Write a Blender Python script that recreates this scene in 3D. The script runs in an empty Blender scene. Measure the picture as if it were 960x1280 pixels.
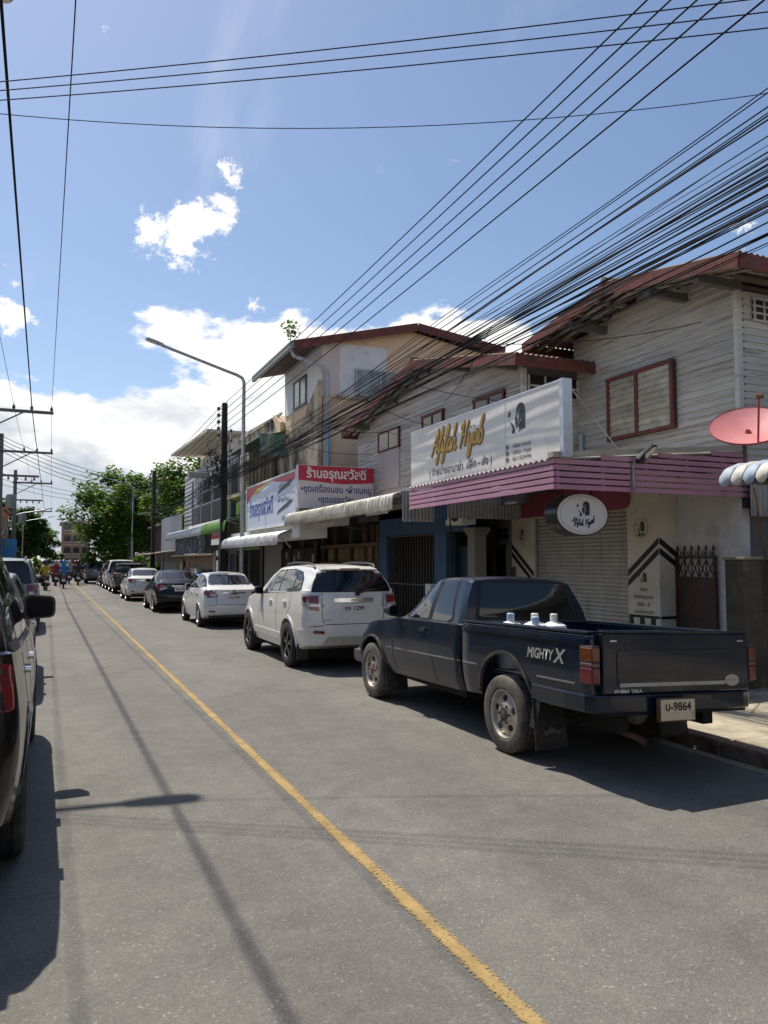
import bpy, bmesh, math, random
import numpy as np
from mathutils import Vector, Matrix
from mathutils.bvhtree import BVHTree
random.seed(7)
R = math.radians
sc = bpy.context.scene
COL = sc.collection

# ---------------------------------------------------------------- camera, sky, sun, exposure
cam_d = bpy.data.cameras.new('camera'); cam = bpy.data.objects.new('camera', cam_d); COL.objects.link(cam)
sc.camera = cam
cam_d.sensor_fit = 'VERTICAL'; cam_d.sensor_height = 36; cam_d.lens = 27.03
cam_d.clip_start = 0.05; cam_d.clip_end = 5000
cam.location = (0, 0, 1.66)
cam.rotation_euler = (R(90 + 3.69), 0, R(-23.36))

SUN_EL, SUN_AZ = 61.0, -20.0            # azimuth measured from +Y towards +X
world = bpy.data.worlds.new('World'); sc.world = world; world.use_nodes = True
def build_world():
    nt = world.node_tree; N = nt.nodes; L = nt.links; N.clear()
    out = N.new('ShaderNodeOutputWorld')
    sky = N.new('ShaderNodeTexSky'); sky.sky_type = 'NISHITA'; sky.sun_disc = False
    sky.sun_elevation = R(SUN_EL); sky.sun_rotation = R(SUN_AZ)
    sky.air_density = 1.0; sky.dust_density = 1.0; sky.ozone_density = 2.2; sky.altitude = 200
    bg = N.new('ShaderNodeBackground'); bg.inputs[1].default_value = SKY_STRENGTH
    L.new(sky.outputs[0], bg.inputs[0])
    tc = N.new('ShaderNodeTexCoord')
    sep = N.new('ShaderNodeSeparateXYZ'); L.new(tc.outputs['Generated'], sep.inputs[0])
    def math_(op, a, b=None, c=None, clamp=False):
        n = N.new('ShaderNodeMath'); n.operation = op; n.use_clamp = clamp
        for i, s in enumerate((a, b, c)):
            if s is None: continue
            if isinstance(s, (int, float)): n.inputs[i].default_value = s
            else: L.new(s, n.inputs[i])
        return n.outputs[0]
    def maprange(v, a, b, c, d, smooth=True):
        n = N.new('ShaderNodeMapRange'); n.interpolation_type = 'SMOOTHSTEP' if smooth else 'LINEAR'
        L.new(v, n.inputs[0])
        for i, s in enumerate((a, b, c, d)): n.inputs[i + 1].default_value = s
        return n.outputs[0]
    def noise(scale, off, detail=9, rough=.6, stretch=(1, 1, 1.9), dist=0.0):
        mp = N.new('ShaderNodeMapping'); mp.inputs['Location'].default_value = off; mp.inputs['Scale'].default_value = stretch
        L.new(tc.outputs['Generated'], mp.inputs[0])
        n = N.new('ShaderNodeTexNoise'); n.inputs['Scale'].default_value = scale; n.inputs['Detail'].default_value = detail
        n.inputs['Roughness'].default_value = rough; n.inputs['Distortion'].default_value = dist
        L.new(mp.outputs[0], n.inputs[0]); return n.outputs[0]
    el = sep.outputs[2]
    # cumulus bank: full towards the horizon, broken top near 15 degrees
    big = noise(3.4, CLOUD_OFF, 10, .58)
    cover = maprange(el, .08, .36, .36, -.26, False)
    dens = math_('ADD', math_('MULTIPLY_ADD', big, 1.7, -.35), cover)
    mask_low = maprange(dens, .50, .575, 0, 1)
    # small puffs higher up, each a soft ball of directions broken up by noise
    fine = noise(17, (3.1, .7, 2.2), 8, .72, (1, 1, 1.2))
    puffs = None
    for (dx, dy, dz), rad, gain in PUFFS:
        dot = N.new('ShaderNodeVectorMath'); dot.operation = 'DISTANCE'
        nv = N.new('ShaderNodeVectorMath'); nv.operation = 'NORMALIZE'; L.new(tc.outputs['Generated'], nv.inputs[0])
        L.new(nv.outputs[0], dot.inputs[0]); dot.inputs[1].default_value = Vector((dx, dy, dz)).normalized()
        m = maprange(dot.outputs['Value'], 0, rad, gain, -.35, False)
        puffs = m if puffs is None else math_('MAXIMUM', puffs, m)
    mask_puff = maprange(math_('ADD', math_('MULTIPLY', fine, 1.5), puffs), .92, 1.08, 0, 1)
    # thin veil streaks
    veil = noise(2.2, (8.3, 2.2, .4), 6, .55, (1.0, .6, .5), 1.2)
    mask_veil = maprange(veil, .56, .80, 0, .30)
    mask = math_('MAXIMUM', math_('MAXIMUM', mask_low, mask_puff), mask_veil)
    above = maprange(el, -.01, .02, 0, 1)
    mask = math_('MULTIPLY', mask, above)
    # cloud shade: thicker = greyer base, bright rims
    thick = maprange(dens, .56, .95, 1.06, .58)
    grain = noise(7.5, (1.7, 6.0, .3), 9, .6)
    shade = math_('MULTIPLY', thick, maprange(grain, .30, .64, .78, 1.10))
    cr = N.new('ShaderNodeMix'); cr.data_type = 'RGBA'
    L.new(maprange(shade, .60, 1.0, 0, 1, False), cr.inputs['Factor'])
    cr.inputs['A'].default_value = (.50, .55, .62, 1); cr.inputs['B'].default_value = (1.0, .985, .96, 1)
    cbg = N.new('ShaderNodeBackground'); L.new(cr.outputs['Result'], cbg.inputs[0]); cbg.inputs[1].default_value = CLOUD_STRENGTH
    mx = N.new('ShaderNodeMixShader'); L.new(mask, mx.inputs[0]); L.new(bg.outputs[0], mx.inputs[1]); L.new(cbg.outputs[0], mx.inputs[2])
    L.new(mx.outputs[0], out.inputs[0])
SKY_STRENGTH = 0.090; CLOUD_STRENGTH = .78; CLOUD_OFF = (.35, 1.9, .2)
PUFFS = [((.100, .915, .390), .07, .46), ((.135, .911, .388), .085, .50), ((.160, .900, .403), .07, .48), ((.176, .888, .424), .06, .48), ((.180, .876, .448), .055, .46), ((-.05, .955, .285), .10, .42), ((.685, .627, .372), .12, .22), ((.45, .84, .30), .05, .26), ((.22, .922, .318), .05, .26), ((.035, .825, .564), .05, .2)]
build_world()
world.cycles.sampling_method = 'MANUAL'; world.cycles.sample_map_resolution = 512
sun_d = bpy.data.lights.new('sun', 'SUN'); sun_d.energy = 3.6; sun_d.angle = R(.53); sun_d.color = (1, .94, .83)
sun = bpy.data.objects.new('sun', sun_d); COL.objects.link(sun)
sv = Vector((math.sin(R(SUN_AZ)) * math.cos(R(SUN_EL)), math.cos(R(SUN_AZ)) * math.cos(R(SUN_EL)), math.sin(R(SUN_EL))))
sun.rotation_euler = sv.to_track_quat('Z', 'Y').to_euler(); sun.location = (0, 0, 60)
sc.view_settings.view_transform = 'Standard'; sc.view_settings.look = 'None'
sc.view_settings.gamma = 1; sc.view_settings.exposure = 0.60; sc.view_settings.use_curve_mapping = False

# ---------------------------------------------------------------- materials
MATS = {}
def mat(name, col=(.5, .5, .5), rough=.6, metal=0.0, var=.12, scale=6.0, bump=0.0, bscale=60.0, coat=0.0, spec=.5,
        col2=None, c2=(.48, .62), c2scale=2.5, c2stretch=(1, 1, 1), rnd=0.0, rloc=0.0, emit=0.0, trans=0.0, stretch=(1, 1, 1), rvar=0.0):
    """Principled with a noise-varied base colour, an optional second colour in irregular stains and an optional per-object shift"""
    if name in MATS: return MATS[name]
    m = bpy.data.materials.new(name); m.use_nodes = True; MATS[name] = m
    nt = m.node_tree; N = nt.nodes; L = nt.links; b = N['Principled BSDF']
    tc = N.new('ShaderNodeTexCoord')
    def nz(s, d=6, st=stretch, r=.6):
        mp = N.new('ShaderNodeMapping'); mp.inputs['Scale'].default_value = st
        L.new(tc.outputs['Object'], mp.inputs[0])
        if rloc:
            oi_ = N.new('ShaderNodeObjectInfo'); vs_ = N.new('ShaderNodeVectorMath'); vs_.operation = 'SCALE'; vs_.inputs[0].default_value = (rloc, rloc * 1.7, rloc * .6); L.new(oi_.outputs['Random'], vs_.inputs['Scale']); L.new(vs_.outputs[0], mp.inputs['Location'])
        n = N.new('ShaderNodeTexNoise'); n.inputs['Scale'].default_value = s; n.inputs['Detail'].default_value = d; n.inputs['Roughness'].default_value = r
        L.new(mp.outputs[0], n.inputs[0]); return n.outputs[0]
    def mr(v, a, b_, c, d):
        n = N.new('ShaderNodeMapRange'); L.new(v, n.inputs[0])
        for i, s in enumerate((a, b_, c, d)): n.inputs[i + 1].default_value = s
        return n.outputs[0]
    def mul(a, b_):
        n = N.new('ShaderNodeMath'); n.operation = 'MULTIPLY'
        for i, s in enumerate((a, b_)):
            if isinstance(s, (int, float)): n.inputs[i].default_value = s
            else: L.new(s, n.inputs[i])
        return n.outputs[0]
    base = None
    if col2 is not None:
        mx = N.new('ShaderNodeMix'); mx.data_type = 'RGBA'
        L.new(mr(nz(c2scale, 8, c2stretch, .68), c2[0], c2[1], 0, 1), mx.inputs['Factor'])
        mx.inputs['A'].default_value = (*col, 1); mx.inputs['B'].default_value = (*col2, 1); base = mx.outputs['Result']
    f = None
    if var: f = mr(nz(scale), .3, .7, 1 - var, 1 + var)
    if rnd:
        oi = N.new('ShaderNodeObjectInfo'); q = mr(oi.outputs['Random'], 0, 1, 1 - rnd, 1 + rnd)
        f = q if f is None else mul(f, q)
    if f is not None:
        hv = N.new('ShaderNodeVectorMath'); hv.operation = 'SCALE'
        if base is not None: L.new(base, hv.inputs[0])
        else: hv.inputs[0].default_value = col
        L.new(f, hv.inputs['Scale']); base = hv.outputs[0]
    if base is not None: L.new(base, b.inputs['Base Color'])
    else: b.inputs['Base Color'].default_value = (*col, 1)
    b.inputs['Roughness'].default_value = rough; b.inputs['Metallic'].default_value = metal
    b.inputs['Specular IOR Level'].default_value = spec
    if rvar: L.new(mr(nz(scale * .7, 5), .3, .7, max(0.02, rough - rvar), min(1, rough + rvar)), b.inputs['Roughness'])
    if coat: b.inputs['Coat Weight'].default_value = coat; b.inputs['Coat Roughness'].default_value = .04
    if trans: b.inputs['Transmission Weight'].default_value = trans
    if emit: b.inputs['Emission Color'].default_value = (*col, 1); b.inputs['Emission Strength'].default_value = emit
    if bump:
        bp = N.new('ShaderNodeBump'); bp.inputs['Strength'].default_value = bump; bp.inputs['Distance'].default_value = .01
        L.new(nz(bscale, 5), bp.inputs['Height']); L.new(bp.outputs[0], b.inputs['Normal'])
    return m
def paint(name, col, rough=.28, dust=.25, dcol=(.30, .27, .23)):
    return mat(name, col, rough, 0, .06, 3, 0, coat=.55, col2=tuple(col[i] * (1 - dust) + dcol[i] * dust for i in range(3)), c2=(.42, .75), c2scale=3.0, rvar=.10)
black_rub = mat('rubber', (.018, .018, .018), .8, 0, .25, 30, .15, 140, col2=(.07, .062, .052), c2=(.48, .7), c2scale=5)
tyre_dusty = mat('tyre_dusty', (.045, .042, .037), .85, 0, .3, 25, .2, 140, col2=(.16, .14, .11), c2=(.40, .68), c2scale=4)
glass_dark = mat('tinted_glass', (.006, .007, .008), .05, 0, .0, spec=.6, coat=.2)
glass_grey = mat('window_glass', (.03, .035, .036), .10, 0, .3, 3, spec=.6)
chrome = mat('chrome', (.75, .75, .75), .12, 1, .08, 8)
steel = mat('galvanised_steel', (.36, .37, .38), .42, .75, .18, 9, col2=(.26, .25, .24), c2=(.5, .75))
alloy = mat('alloy', (.60, .56, .49), .38, .6, .2, 9, col2=(.28, .23, .18), c2=(.45, .7), c2scale=7)
alloy_silver = mat('alloy_silver', (.55, .55, .55), .3, .8, .1, 9)
dark_metal = mat('dark_metal', (.02, .02, .022), .45, .2, .2, 12)
plastic_black = mat('black_plastic', (.016, .016, .017), .5, 0, .2, 10, .05, 200)
under = mat('underbody', (.012, .012, .012), .9, 0, .3, 8)
lamp_red = mat('lamp_red', (.20, .008, .009), .12, 0, .25, 18, coat=.6)
lamp_amber = mat('lamp_amber', (.30, .07, .010), .14, 0, .2, 18, coat=.6)
lamp_clear = mat('lamp_clear', (.55, .53, .53), .1, .3, .25, 25, coat=.6)
white_pl = mat('number_plate_white', (.72, .72, .70), .4, 0, .06, 9)
old_pl = mat('number_plate_old', (.66, .575, .40), .5, 0, .12, 9, col2=(.38, .26, .15), c2=(.56, .72), c2scale=9)
ink = mat('black_print', (.012, .012, .013), .5, 0, 0)
ink_grey = mat('charcoal_print', (.03, .03, .035), .5, 0, 0)

# ---------------------------------------------------------------- mesh helpers
class MB:
    def __init__(s): s.v = []; s.f = []
    def add(s, vs, fs):
        o = len(s.v); s.v += [tuple(p) for p in vs]; s.f += [tuple(i + o for i in f) for f in fs]; return s
    def hexa(s, p):     # 8 points: bottom ring 0-3, top ring 4-7
        return s.add(p, [(3, 2, 1, 0), (4, 5, 6, 7), (0, 1, 5, 4), (1, 2, 6, 5), (2, 3, 7, 6), (3, 0, 4, 7)])
    def box(s, x0, x1, y0, y1, z0, z1):
        return s.hexa([(x0, y0, z0), (x1, y0, z0), (x1, y1, z0), (x0, y1, z0), (x0, y0, z1), (x1, y0, z1), (x1, y1, z1), (x0, y1, z1)])
    def bar(s, a, b, w, h, up=(0, 0, 1)):
        a = Vector(a); b = Vector(b); d = (b - a).normalized(); up = Vector(up)
        if abs(d.dot(up)) > .98: up = Vector((0, 1, 0))
        r = d.cross(up).normalized() * w / 2; u = r.cross(d).normalized() * h / 2
        return s.hexa([a - r - u, a + r - u, a + r + u, a - r + u, b - r - u, b + r - u, b + r + u, b - r + u])
    def tube(s, pts, r, n=8, cap=True):
        pts = [Vector(p) for p in pts]; k = len(pts); rs = r if isinstance(r, (list, tuple)) else [r] * k
        o = len(s.v); prev = None
        for i, p in enumerate(pts):
            d = (pts[min(i + 1, k - 1)] - pts[max(i - 1, 0)]).normalized()
            if prev is None: x = d.orthogonal().normalized()
            else: x = (prev - d * prev.dot(d)).normalized()
            prev = x; y = d.cross(x)
            for j in range(n):
                a = 2 * math.pi * j / n; s.v.append(tuple(p + (x * math.cos(a) + y * math.sin(a)) * rs[i]))
        for i in range(k - 1):
            for j in range(n):
                a = o + i * n + j; b = o + i * n + (j + 1) % n; s.f.append((a, b, b + n, a + n))
        if cap: s.f.append(tuple(o + j for j in reversed(range(n)))); s.f.append(tuple(o + (k - 1) * n + j for j in range(n)))
        return s
    def lathe(s, prof, n=24, axis='z', c=(0, 0, 0), closed=False):
        o = len(s.v); k = len(prof)
        for (r, h) in prof:
            for j in range(n):
                a = 2 * math.pi * j / n; x, y = r * math.cos(a), r * math.sin(a)
                p = (x, y, h) if axis == 'z' else ((h, x, y) if axis == 'x' else (y, h, x))
                s.v.append((p[0] + c[0], p[1] + c[1], p[2] + c[2]))
        m = k if closed else k - 1
        for i in range(m):
            for j in range(n):
                a = o + i * n + j; b = o + i * n + (j + 1) % n; i2 = (i + 1) % k
                s.f.append((a, b, o + i2 * n + (j + 1) % n, o + i2 * n + j))
        if not closed:
            s.f.append(tuple(o + j for j in reversed(range(n)))); s.f.append(tuple(o + (k - 1) * n + j for j in range(n)))
        return s
    def prism(s, poly, axis, a, b):
        """extrude a 2-D polygon along an axis from a to b. x: poly=(y,z); y: poly=(x,z); z: poly=(x,y)"""
        n = len(poly)
        def P(p, t): return (t, p[0], p[1]) if axis == 'x' else ((p[0], t, p[1]) if axis == 'y' else (p[0], p[1], t))
        o = len(s.v); s.v += [P(p, a) for p in poly] + [P(p, b) for p in poly]
        s.f.append(tuple(o + i for i in range(n))); s.f.append(tuple(o + n + i for i in reversed(range(n))))
        for i in range(n): s.f.append((o + i, o + n + i, o + n + (i + 1) % n, o + (i + 1) % n))
        return s
    def sheet(s, o, u, v, nu, nv, t=0.0, fn=None):
        """grid sheet: origin, full vectors u and v, fn(a,b) -> offset along normal; t thickness"""
        o = Vector(o); u = Vector(u); v = Vector(v); nrm = u.cross(v).normalized(); base = len(s.v)
        for layer in ((0, 1) if t else (0,)):
            for j in range(nv + 1):
                for i in range(nu + 1):
                    a, b = i / nu, j / nv
                    s.v.append(tuple(o + u * a + v * b + nrm * ((fn(a, b) if fn else 0) - layer * t)))
        W = nu + 1; n1 = W * (nv + 1)
        for j in range(nv):
            for i in range(nu):
                a = base + j * W + i; s.f.append((a, a + 1, a + W + 1, a + W))
                if t: s.f.append((a + n1, a + n1 + W, a + n1 + W + 1, a + n1 + 1))
        if t:
            rim = [base + i for i in range(W)] + [base + j * W + nu for j in range(1, nv + 1)] + [base + nv * W + i for i in range(nu - 1, -1, -1)] + [base + j * W for j in range(nv - 1, 0, -1)]
            for q in range(len(rim)):
                a, b = rim[q], rim[(q + 1) % len(rim)]; s.f.append((b, a, a + n1, b + n1))
        return s
    def xf(s, fn): s.v = [tuple(fn(Vector(p))) for p in s.v]; return s
    def mesh(s, name, m, smooth=0, fix=True):
        me = bpy.data.meshes.new(name); me.from_pydata(s.v, [], s.f); me.update()
        if fix:
            bm = bmesh.new(); bm.from_mesh(me); bmesh.ops.recalc_face_normals(bm, faces=bm.faces); bm.to_mesh(me); bm.free()
        if m: me.materials.append(m)
        if smooth:
            for p in me.polygons: p.use_smooth = True
            me.set_sharp_from_angle(angle=R(smooth))
        return me
    def build(s, name, m, parent=None, smooth=0, bevel=0, world=False, fix=True):
        if world and parent is not None:
            l = WORLD_LOC[parent.name]
            s.v = [(p[0] - l[0], p[1] - l[1], p[2] - l[2]) for p in s.v]
        me = s.mesh(name, m, smooth, fix); return link(name, me, parent, bevel)
WORLD_LOC = {}
def link(name, me, parent=None, bevel=0, loc=None, rot=None):
    o = bpy.data.objects.new(name, me); COL.objects.link(o)
    if parent is not None: o.parent = parent; WORLD_LOC[o.name] = WORLD_LOC.get(parent.name, (0, 0, 0))
    else: WORLD_LOC[o.name] = (0, 0, 0)
    if loc: o.location = loc
    if rot: o.rotation_euler = rot
    if bevel:
        b = o.modifiers.new('bevel', 'BEVEL'); b.width = bevel; b.segments = 2; b.limit_method = 'ANGLE'; b.angle_limit = R(40)
    return o
def tag(o, label, cat, group=None, kind=None):
    if label: o['label'] = label
    if cat: o['category'] = cat
    if group: o['group'] = group
    if kind: o['kind'] = kind
    return o
def thing(name, label, cat, loc=(0, 0, 0), rotz=0, group=None):
    o = bpy.data.objects.new(name, None); COL.objects.link(o); o.empty_display_size = .2
    o.location = loc; o.rotation_euler = (0, 0, rotz); WORLD_LOC[o.name] = tuple(loc)
    return tag(o, label, cat, group)
def copy_tree(o, parent=None):
    c = o.copy(); COL.objects.link(c)
    if parent is not None: c.parent = parent; c.matrix_parent_inverse = o.matrix_parent_inverse
    for ch in o.children: copy_tree(ch, c)
    return c
def recolour(root, old, new):
    for ch in [root] + list(root.children_recursive):
        if ch.type == 'MESH':
            for sl in ch.material_slots:
                if sl.material == old: sl.link = 'OBJECT'; sl.material = new
AX = {'street': Matrix(((0, 0, -1), (-1, 0, 0), (0, 1, 0))), 'cam': Matrix(((1, 0, 0), (0, 0, -1), (0, 1, 0))), 'right': Matrix(((0, 0, 1), (1, 0, 0), (0, 1, 0)))}
def text_mesh(body, size, bold=0.0, shear=0.0, sx=1.0, align='CENTER', space=1.0):
    cu = bpy.data.curves.new('lettering', 'FONT'); cu.body = body; cu.size = size; cu.offset = bold; cu.shear = shear
    cu.align_x = align; cu.align_y = 'CENTER'; cu.space_character = space; cu.resolution_u = 3
    t = bpy.data.objects.new('lettering', cu); COL.objects.link(t)
    dg = bpy.context.evaluated_depsgraph_get(); me = bpy.data.meshes.new_from_object(t.evaluated_get(dg), depsgraph=dg)
    bpy.data.objects.remove(t); bpy.data.curves.remove(cu)
    if sx != 1:
        for v in me.vertices: v.co.x *= sx
    return me
def text(parent, body, size, pos, ax, m, name='lettering', world=True, rot=0.0, fit=None, fn=None, **kw):
    """flat lettering on a surface; pos is its centre; fit = wanted width"""
    me = text_mesh(body, size, **kw)
    if fit and len(me.vertices):
        xs = [v.co.x for v in me.vertices]; k = fit / max(1e-4, max(xs) - min(xs)); c = (max(xs) + min(xs)) / 2
        for v in me.vertices: v.co.x = (v.co.x - c) * k
    A = AX[ax]; l = WORLD_LOC[parent.name] if (world and parent) else (0, 0, 0)
    rm = Matrix.Rotation(rot, 3, 'Z')
    for v in me.vertices:
        p = A @ (rm @ v.co); p = Vector((p.x + pos[0] - l[0], p.y + pos[1] - l[1], p.z + pos[2] - l[2])); v.co = fn(p) if fn else p
    me.materials.clear(); me.materials.append(m); me.update()
    return link(name, me, parent)
def flat(parent, polys, pos, ax, m, name='logo', size=1.0, world=True, step=.0006, flip=False):
    """flat printed polygons (x right, y up) on a surface"""
    A = AX[ax]; l = WORLD_LOC[parent.name] if (world and parent) else (0, 0, 0); mb = MB()
    for k, poly in enumerate(polys):
        vs = []
        for x, y in poly:
            p = A @ Vector((x * size, y * size, step * k)); vs.append((p.x + pos[0] - l[0], p.y + pos[1] - l[1], p.z + pos[2] - l[2]))
        mb.add(vs, [tuple(range(len(vs)))])
    me = mb.mesh(name, m, fix=False)
    bm = bmesh.new(); bm.from_mesh(me); bmesh.ops.triangulate(bm, faces=bm.faces, ngon_method='EAR_CLIP'); bm.to_mesh(me); bm.free()
    return link(name, me, parent)
def rounded(poly, r, n=4):
    out = []; k = len(poly)
    for i in range(k):
        p = Vector(poly[i]); a = Vector(poly[i - 1]) - p; b = Vector(poly[(i + 1) % k]) - p
        q = min(r, a.length * .45, b.length * .45); A = p + a.normalized() * q; B = p + b.normalized() * q
        for j in range(n + 1):
            t = j / n; out.append(tuple(A * (1 - t) ** 2 + p * 2 * t * (1 - t) + B * t * t))
    return out
def ellipse(cx, cy, rx, ry, n=32): return [(cx + rx * math.cos(2 * math.pi * i / n), cy + ry * math.sin(2 * math.pi * i / n)) for i in range(n)]
# ---------------------------------------------------------------- vehicles
def pchip(keys):
    xs = np.array([k[0] for k in keys], float); ys = np.array([k[1] for k in keys], float)
    o = np.argsort(xs); xs, ys = xs[o], ys[o]; n = len(xs)
    if n == 1: return lambda x: float(ys[0])
    h = np.diff(xs); d = np.diff(ys) / h; m = np.zeros(n)
    m[0], m[-1] = d[0], d[-1]
    for i in range(1, n - 1):
        if d[i - 1] * d[i] > 0:
            w1, w2 = 2 * h[i] + h[i - 1], h[i] + 2 * h[i - 1]; m[i] = (w1 + w2) / (w1 / d[i - 1] + w2 / d[i])
    def f(x):
        x = min(max(x, xs[0]), xs[-1]); i = min(int(np.searchsorted(xs, x, 'right')) - 1, n - 2); i = max(i, 0)
        t = (x - xs[i]) / h[i]
        return float((1 + 2 * t) * (1 - t) ** 2 * ys[i] + t * (1 - t) ** 2 * h[i] * m[i] + t * t * (3 - 2 * t) * ys[i + 1] + t * t * (t - 1) * h[i] * m[i + 1])
    return f
def sm(t): t = min(max(t, 0), 1); return t * t * (3 - 2 * t)
def loft_body(S):
    K = {k: pchip(S[k] if isinstance(S[k], list) else [(0, S[k])]) for k in ('zf', 'wf', 'zm', 'wm', 'zb', 'wb', 'zt', 'wt')}
    ys = sorted(set([round(k[0], 4) for k in (S['zt'] if isinstance(S['zt'], list) else [])] + [round(v, 4) for v in np.linspace(S['y0'], S['y1'], 46)] + [S['y0'] + .03, S['y0'] + .09, S['y1'] - .03, S['y1'] - .09]))
    ys = [y for y in ys if S['y0'] <= y <= S['y1']]
    rear = pchip(S.get('rear', [(0, 0), (2, 0)])); front = pchip(S.get('front', [(0, 0), (2, 0)]))
    cr, cf = S.get('cr', .09), S.get('cf', .16); crown = S.get('crown', .03)
    rings = []
    for y in ys:
        zf, wf, zm, wm, zb, wb, zt, wt = (K[k](y) for k in ('zf', 'wf', 'zm', 'wm', 'zb', 'wb', 'zt', 'wt'))
        e = min(sm((y - S['y0']) / .10 + .25), sm((S['y1'] - y) / .16 + .2)); ins = S.get('ins', .05) * (1 - e)
        wf -= ins; wm -= ins; wb -= ins
        h = zt - zb; pts = [(0, zf), (wf * .5, zf), (wf - .05, zf), (wf - .012, zf + .015), (wf, zf + .05)]
        for t in (.25, .5, .75, 1): q = math.sin(t * math.pi / 2); pts.append((wf + (wm - wf) * q, zf + .05 + (zm - zf - .05) * t))
        for t in (.25, .5, .75, 1): q = 1 - math.cos(t * math.pi / 2); pts.append((wm + (wb - wm) * q, zm + (zb - zm) * t))
        r = min(.07, max(h, .01) * .45); s0 = (wb - min(.025, wb * .03), zb + min(.012, max(h, .005) * .25)); s1 = (wt, zt - crown - r)
        if s1[1] < s0[1] + .003: s1 = (wt, s0[1] + .003)
        pts.append(s0)
        for t in (.17, .34, .5, .67, .84, 1):
            pts.append((s0[0] + (s1[0] - s0[0]) * t + .018 * math.sin(math.pi * t) * min(1, h / .3), s0[1] + (s1[1] - s0[1]) * t))
        zc = max(zt - crown, s1[1] + .001)
        for a in (30, 60, 90): pts.append((wt - r * 1.1 * (1 - math.cos(R(a))), s1[1] + (zc - s1[1]) * math.sin(R(a))))
        w2 = pts[-1][0]
        for t in (.72, .45, .2, 0): pts.append((w2 * t, zc + (zt - zc) * (1 - t * t)))
        sr, sf = sm(1 - (y - S['y0']) / .6), sm(1 - (S['y1'] - y) / .7)
        ring = []
        for x, z in pts:
            q = min(1, abs(x) / max(.1, S['W']))
            yy = y + rear(z) * sr + cr * q ** 2.5 * sr - front(z) * sf - cf * q ** 2.5 * sf
            ring.append((x, yy, z))
        rings.append(ring)
    n = len(rings[0]); mb = MB(); full = [[(x, y, z) for x, y, z in r] + [(-x, y, z) for x, y, z in reversed(r[1:-1])] for r in rings]
    k = len(full[0])
    for r in full: mb.v += r
    for i in range(len(full) - 1):
        for j in range(k):
            a, b = i * k + j, i * k + (j + 1) % k; mb.f.append((a, b, b + k, a + k))
    for i in (0, len(full) - 1):        # end caps, with inner points so that they can curve
        L_, s = i * k, 1
        M = 8; prev = None
        for j in range(1, n - 1):
            x, y, z = rings[i][j]; row = []
            yc = y - (cr * min(1, abs(x) / S['W']) ** 2.5 if i == 0 else -cf * min(1, abs(x) / S['W']) ** 2.5)
            for q in range(M + 1):
                xx = x * (1 - 2 * q / M); qq = min(1, abs(xx) / S['W']) ** 2.5
                if q == 0: row.append(L_ + j)
                elif q == M: row.append(L_ + k - j)
                else: row.append(len(mb.v)); mb.v.append((xx, yc + (cr * qq if i == 0 else -cf * qq), z))
            if prev:
                for q in range(M): mb.f.append((prev[q], prev[q + 1], row[q + 1], row[q]))
            else: mb.f.append(tuple([L_] + row))
            prev = row
        mb.f.append(tuple(prev + [L_ + n - 1]))
    me = mb.mesh('body', None); return me
def cut(me, cutters):
    """boolean difference of closed meshes (wheel wells, load bed)"""
    o = bpy.data.objects.new('tmp', me); COL.objects.link(o); cs = []
    for c in cutters:
        q = bpy.data.objects.new('tmpc', c); COL.objects.link(q); cs.append(q)
        md = o.modifiers.new('b', 'BOOLEAN'); md.operation = 'DIFFERENCE'; md.object = q; md.solver = 'EXACT'
    dg = bpy.context.evaluated_depsgraph_get(); dg.update()
    out = bpy.data.meshes.new_from_object(o.evaluated_get(dg), depsgraph=dg)
    for q in cs + [o]: bpy.data.objects.remove(q)
    return out
DIRS = {'L': (Vector((1, 0, 0)), lambda a, b: Vector((-6, a, b))), 'R': (Vector((-1, 0, 0)), lambda a, b: Vector((6, a, b))),
        'rear': (Vector((0, 1, 0)), lambda a, b: Vector((a, -9, b))), 'front': (Vector((0, -1, 0)), lambda a, b: Vector((a, 9, b))),
        'top': (Vector((0, 0, -1)), lambda a, b: Vector((a, b, 6)))}
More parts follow.
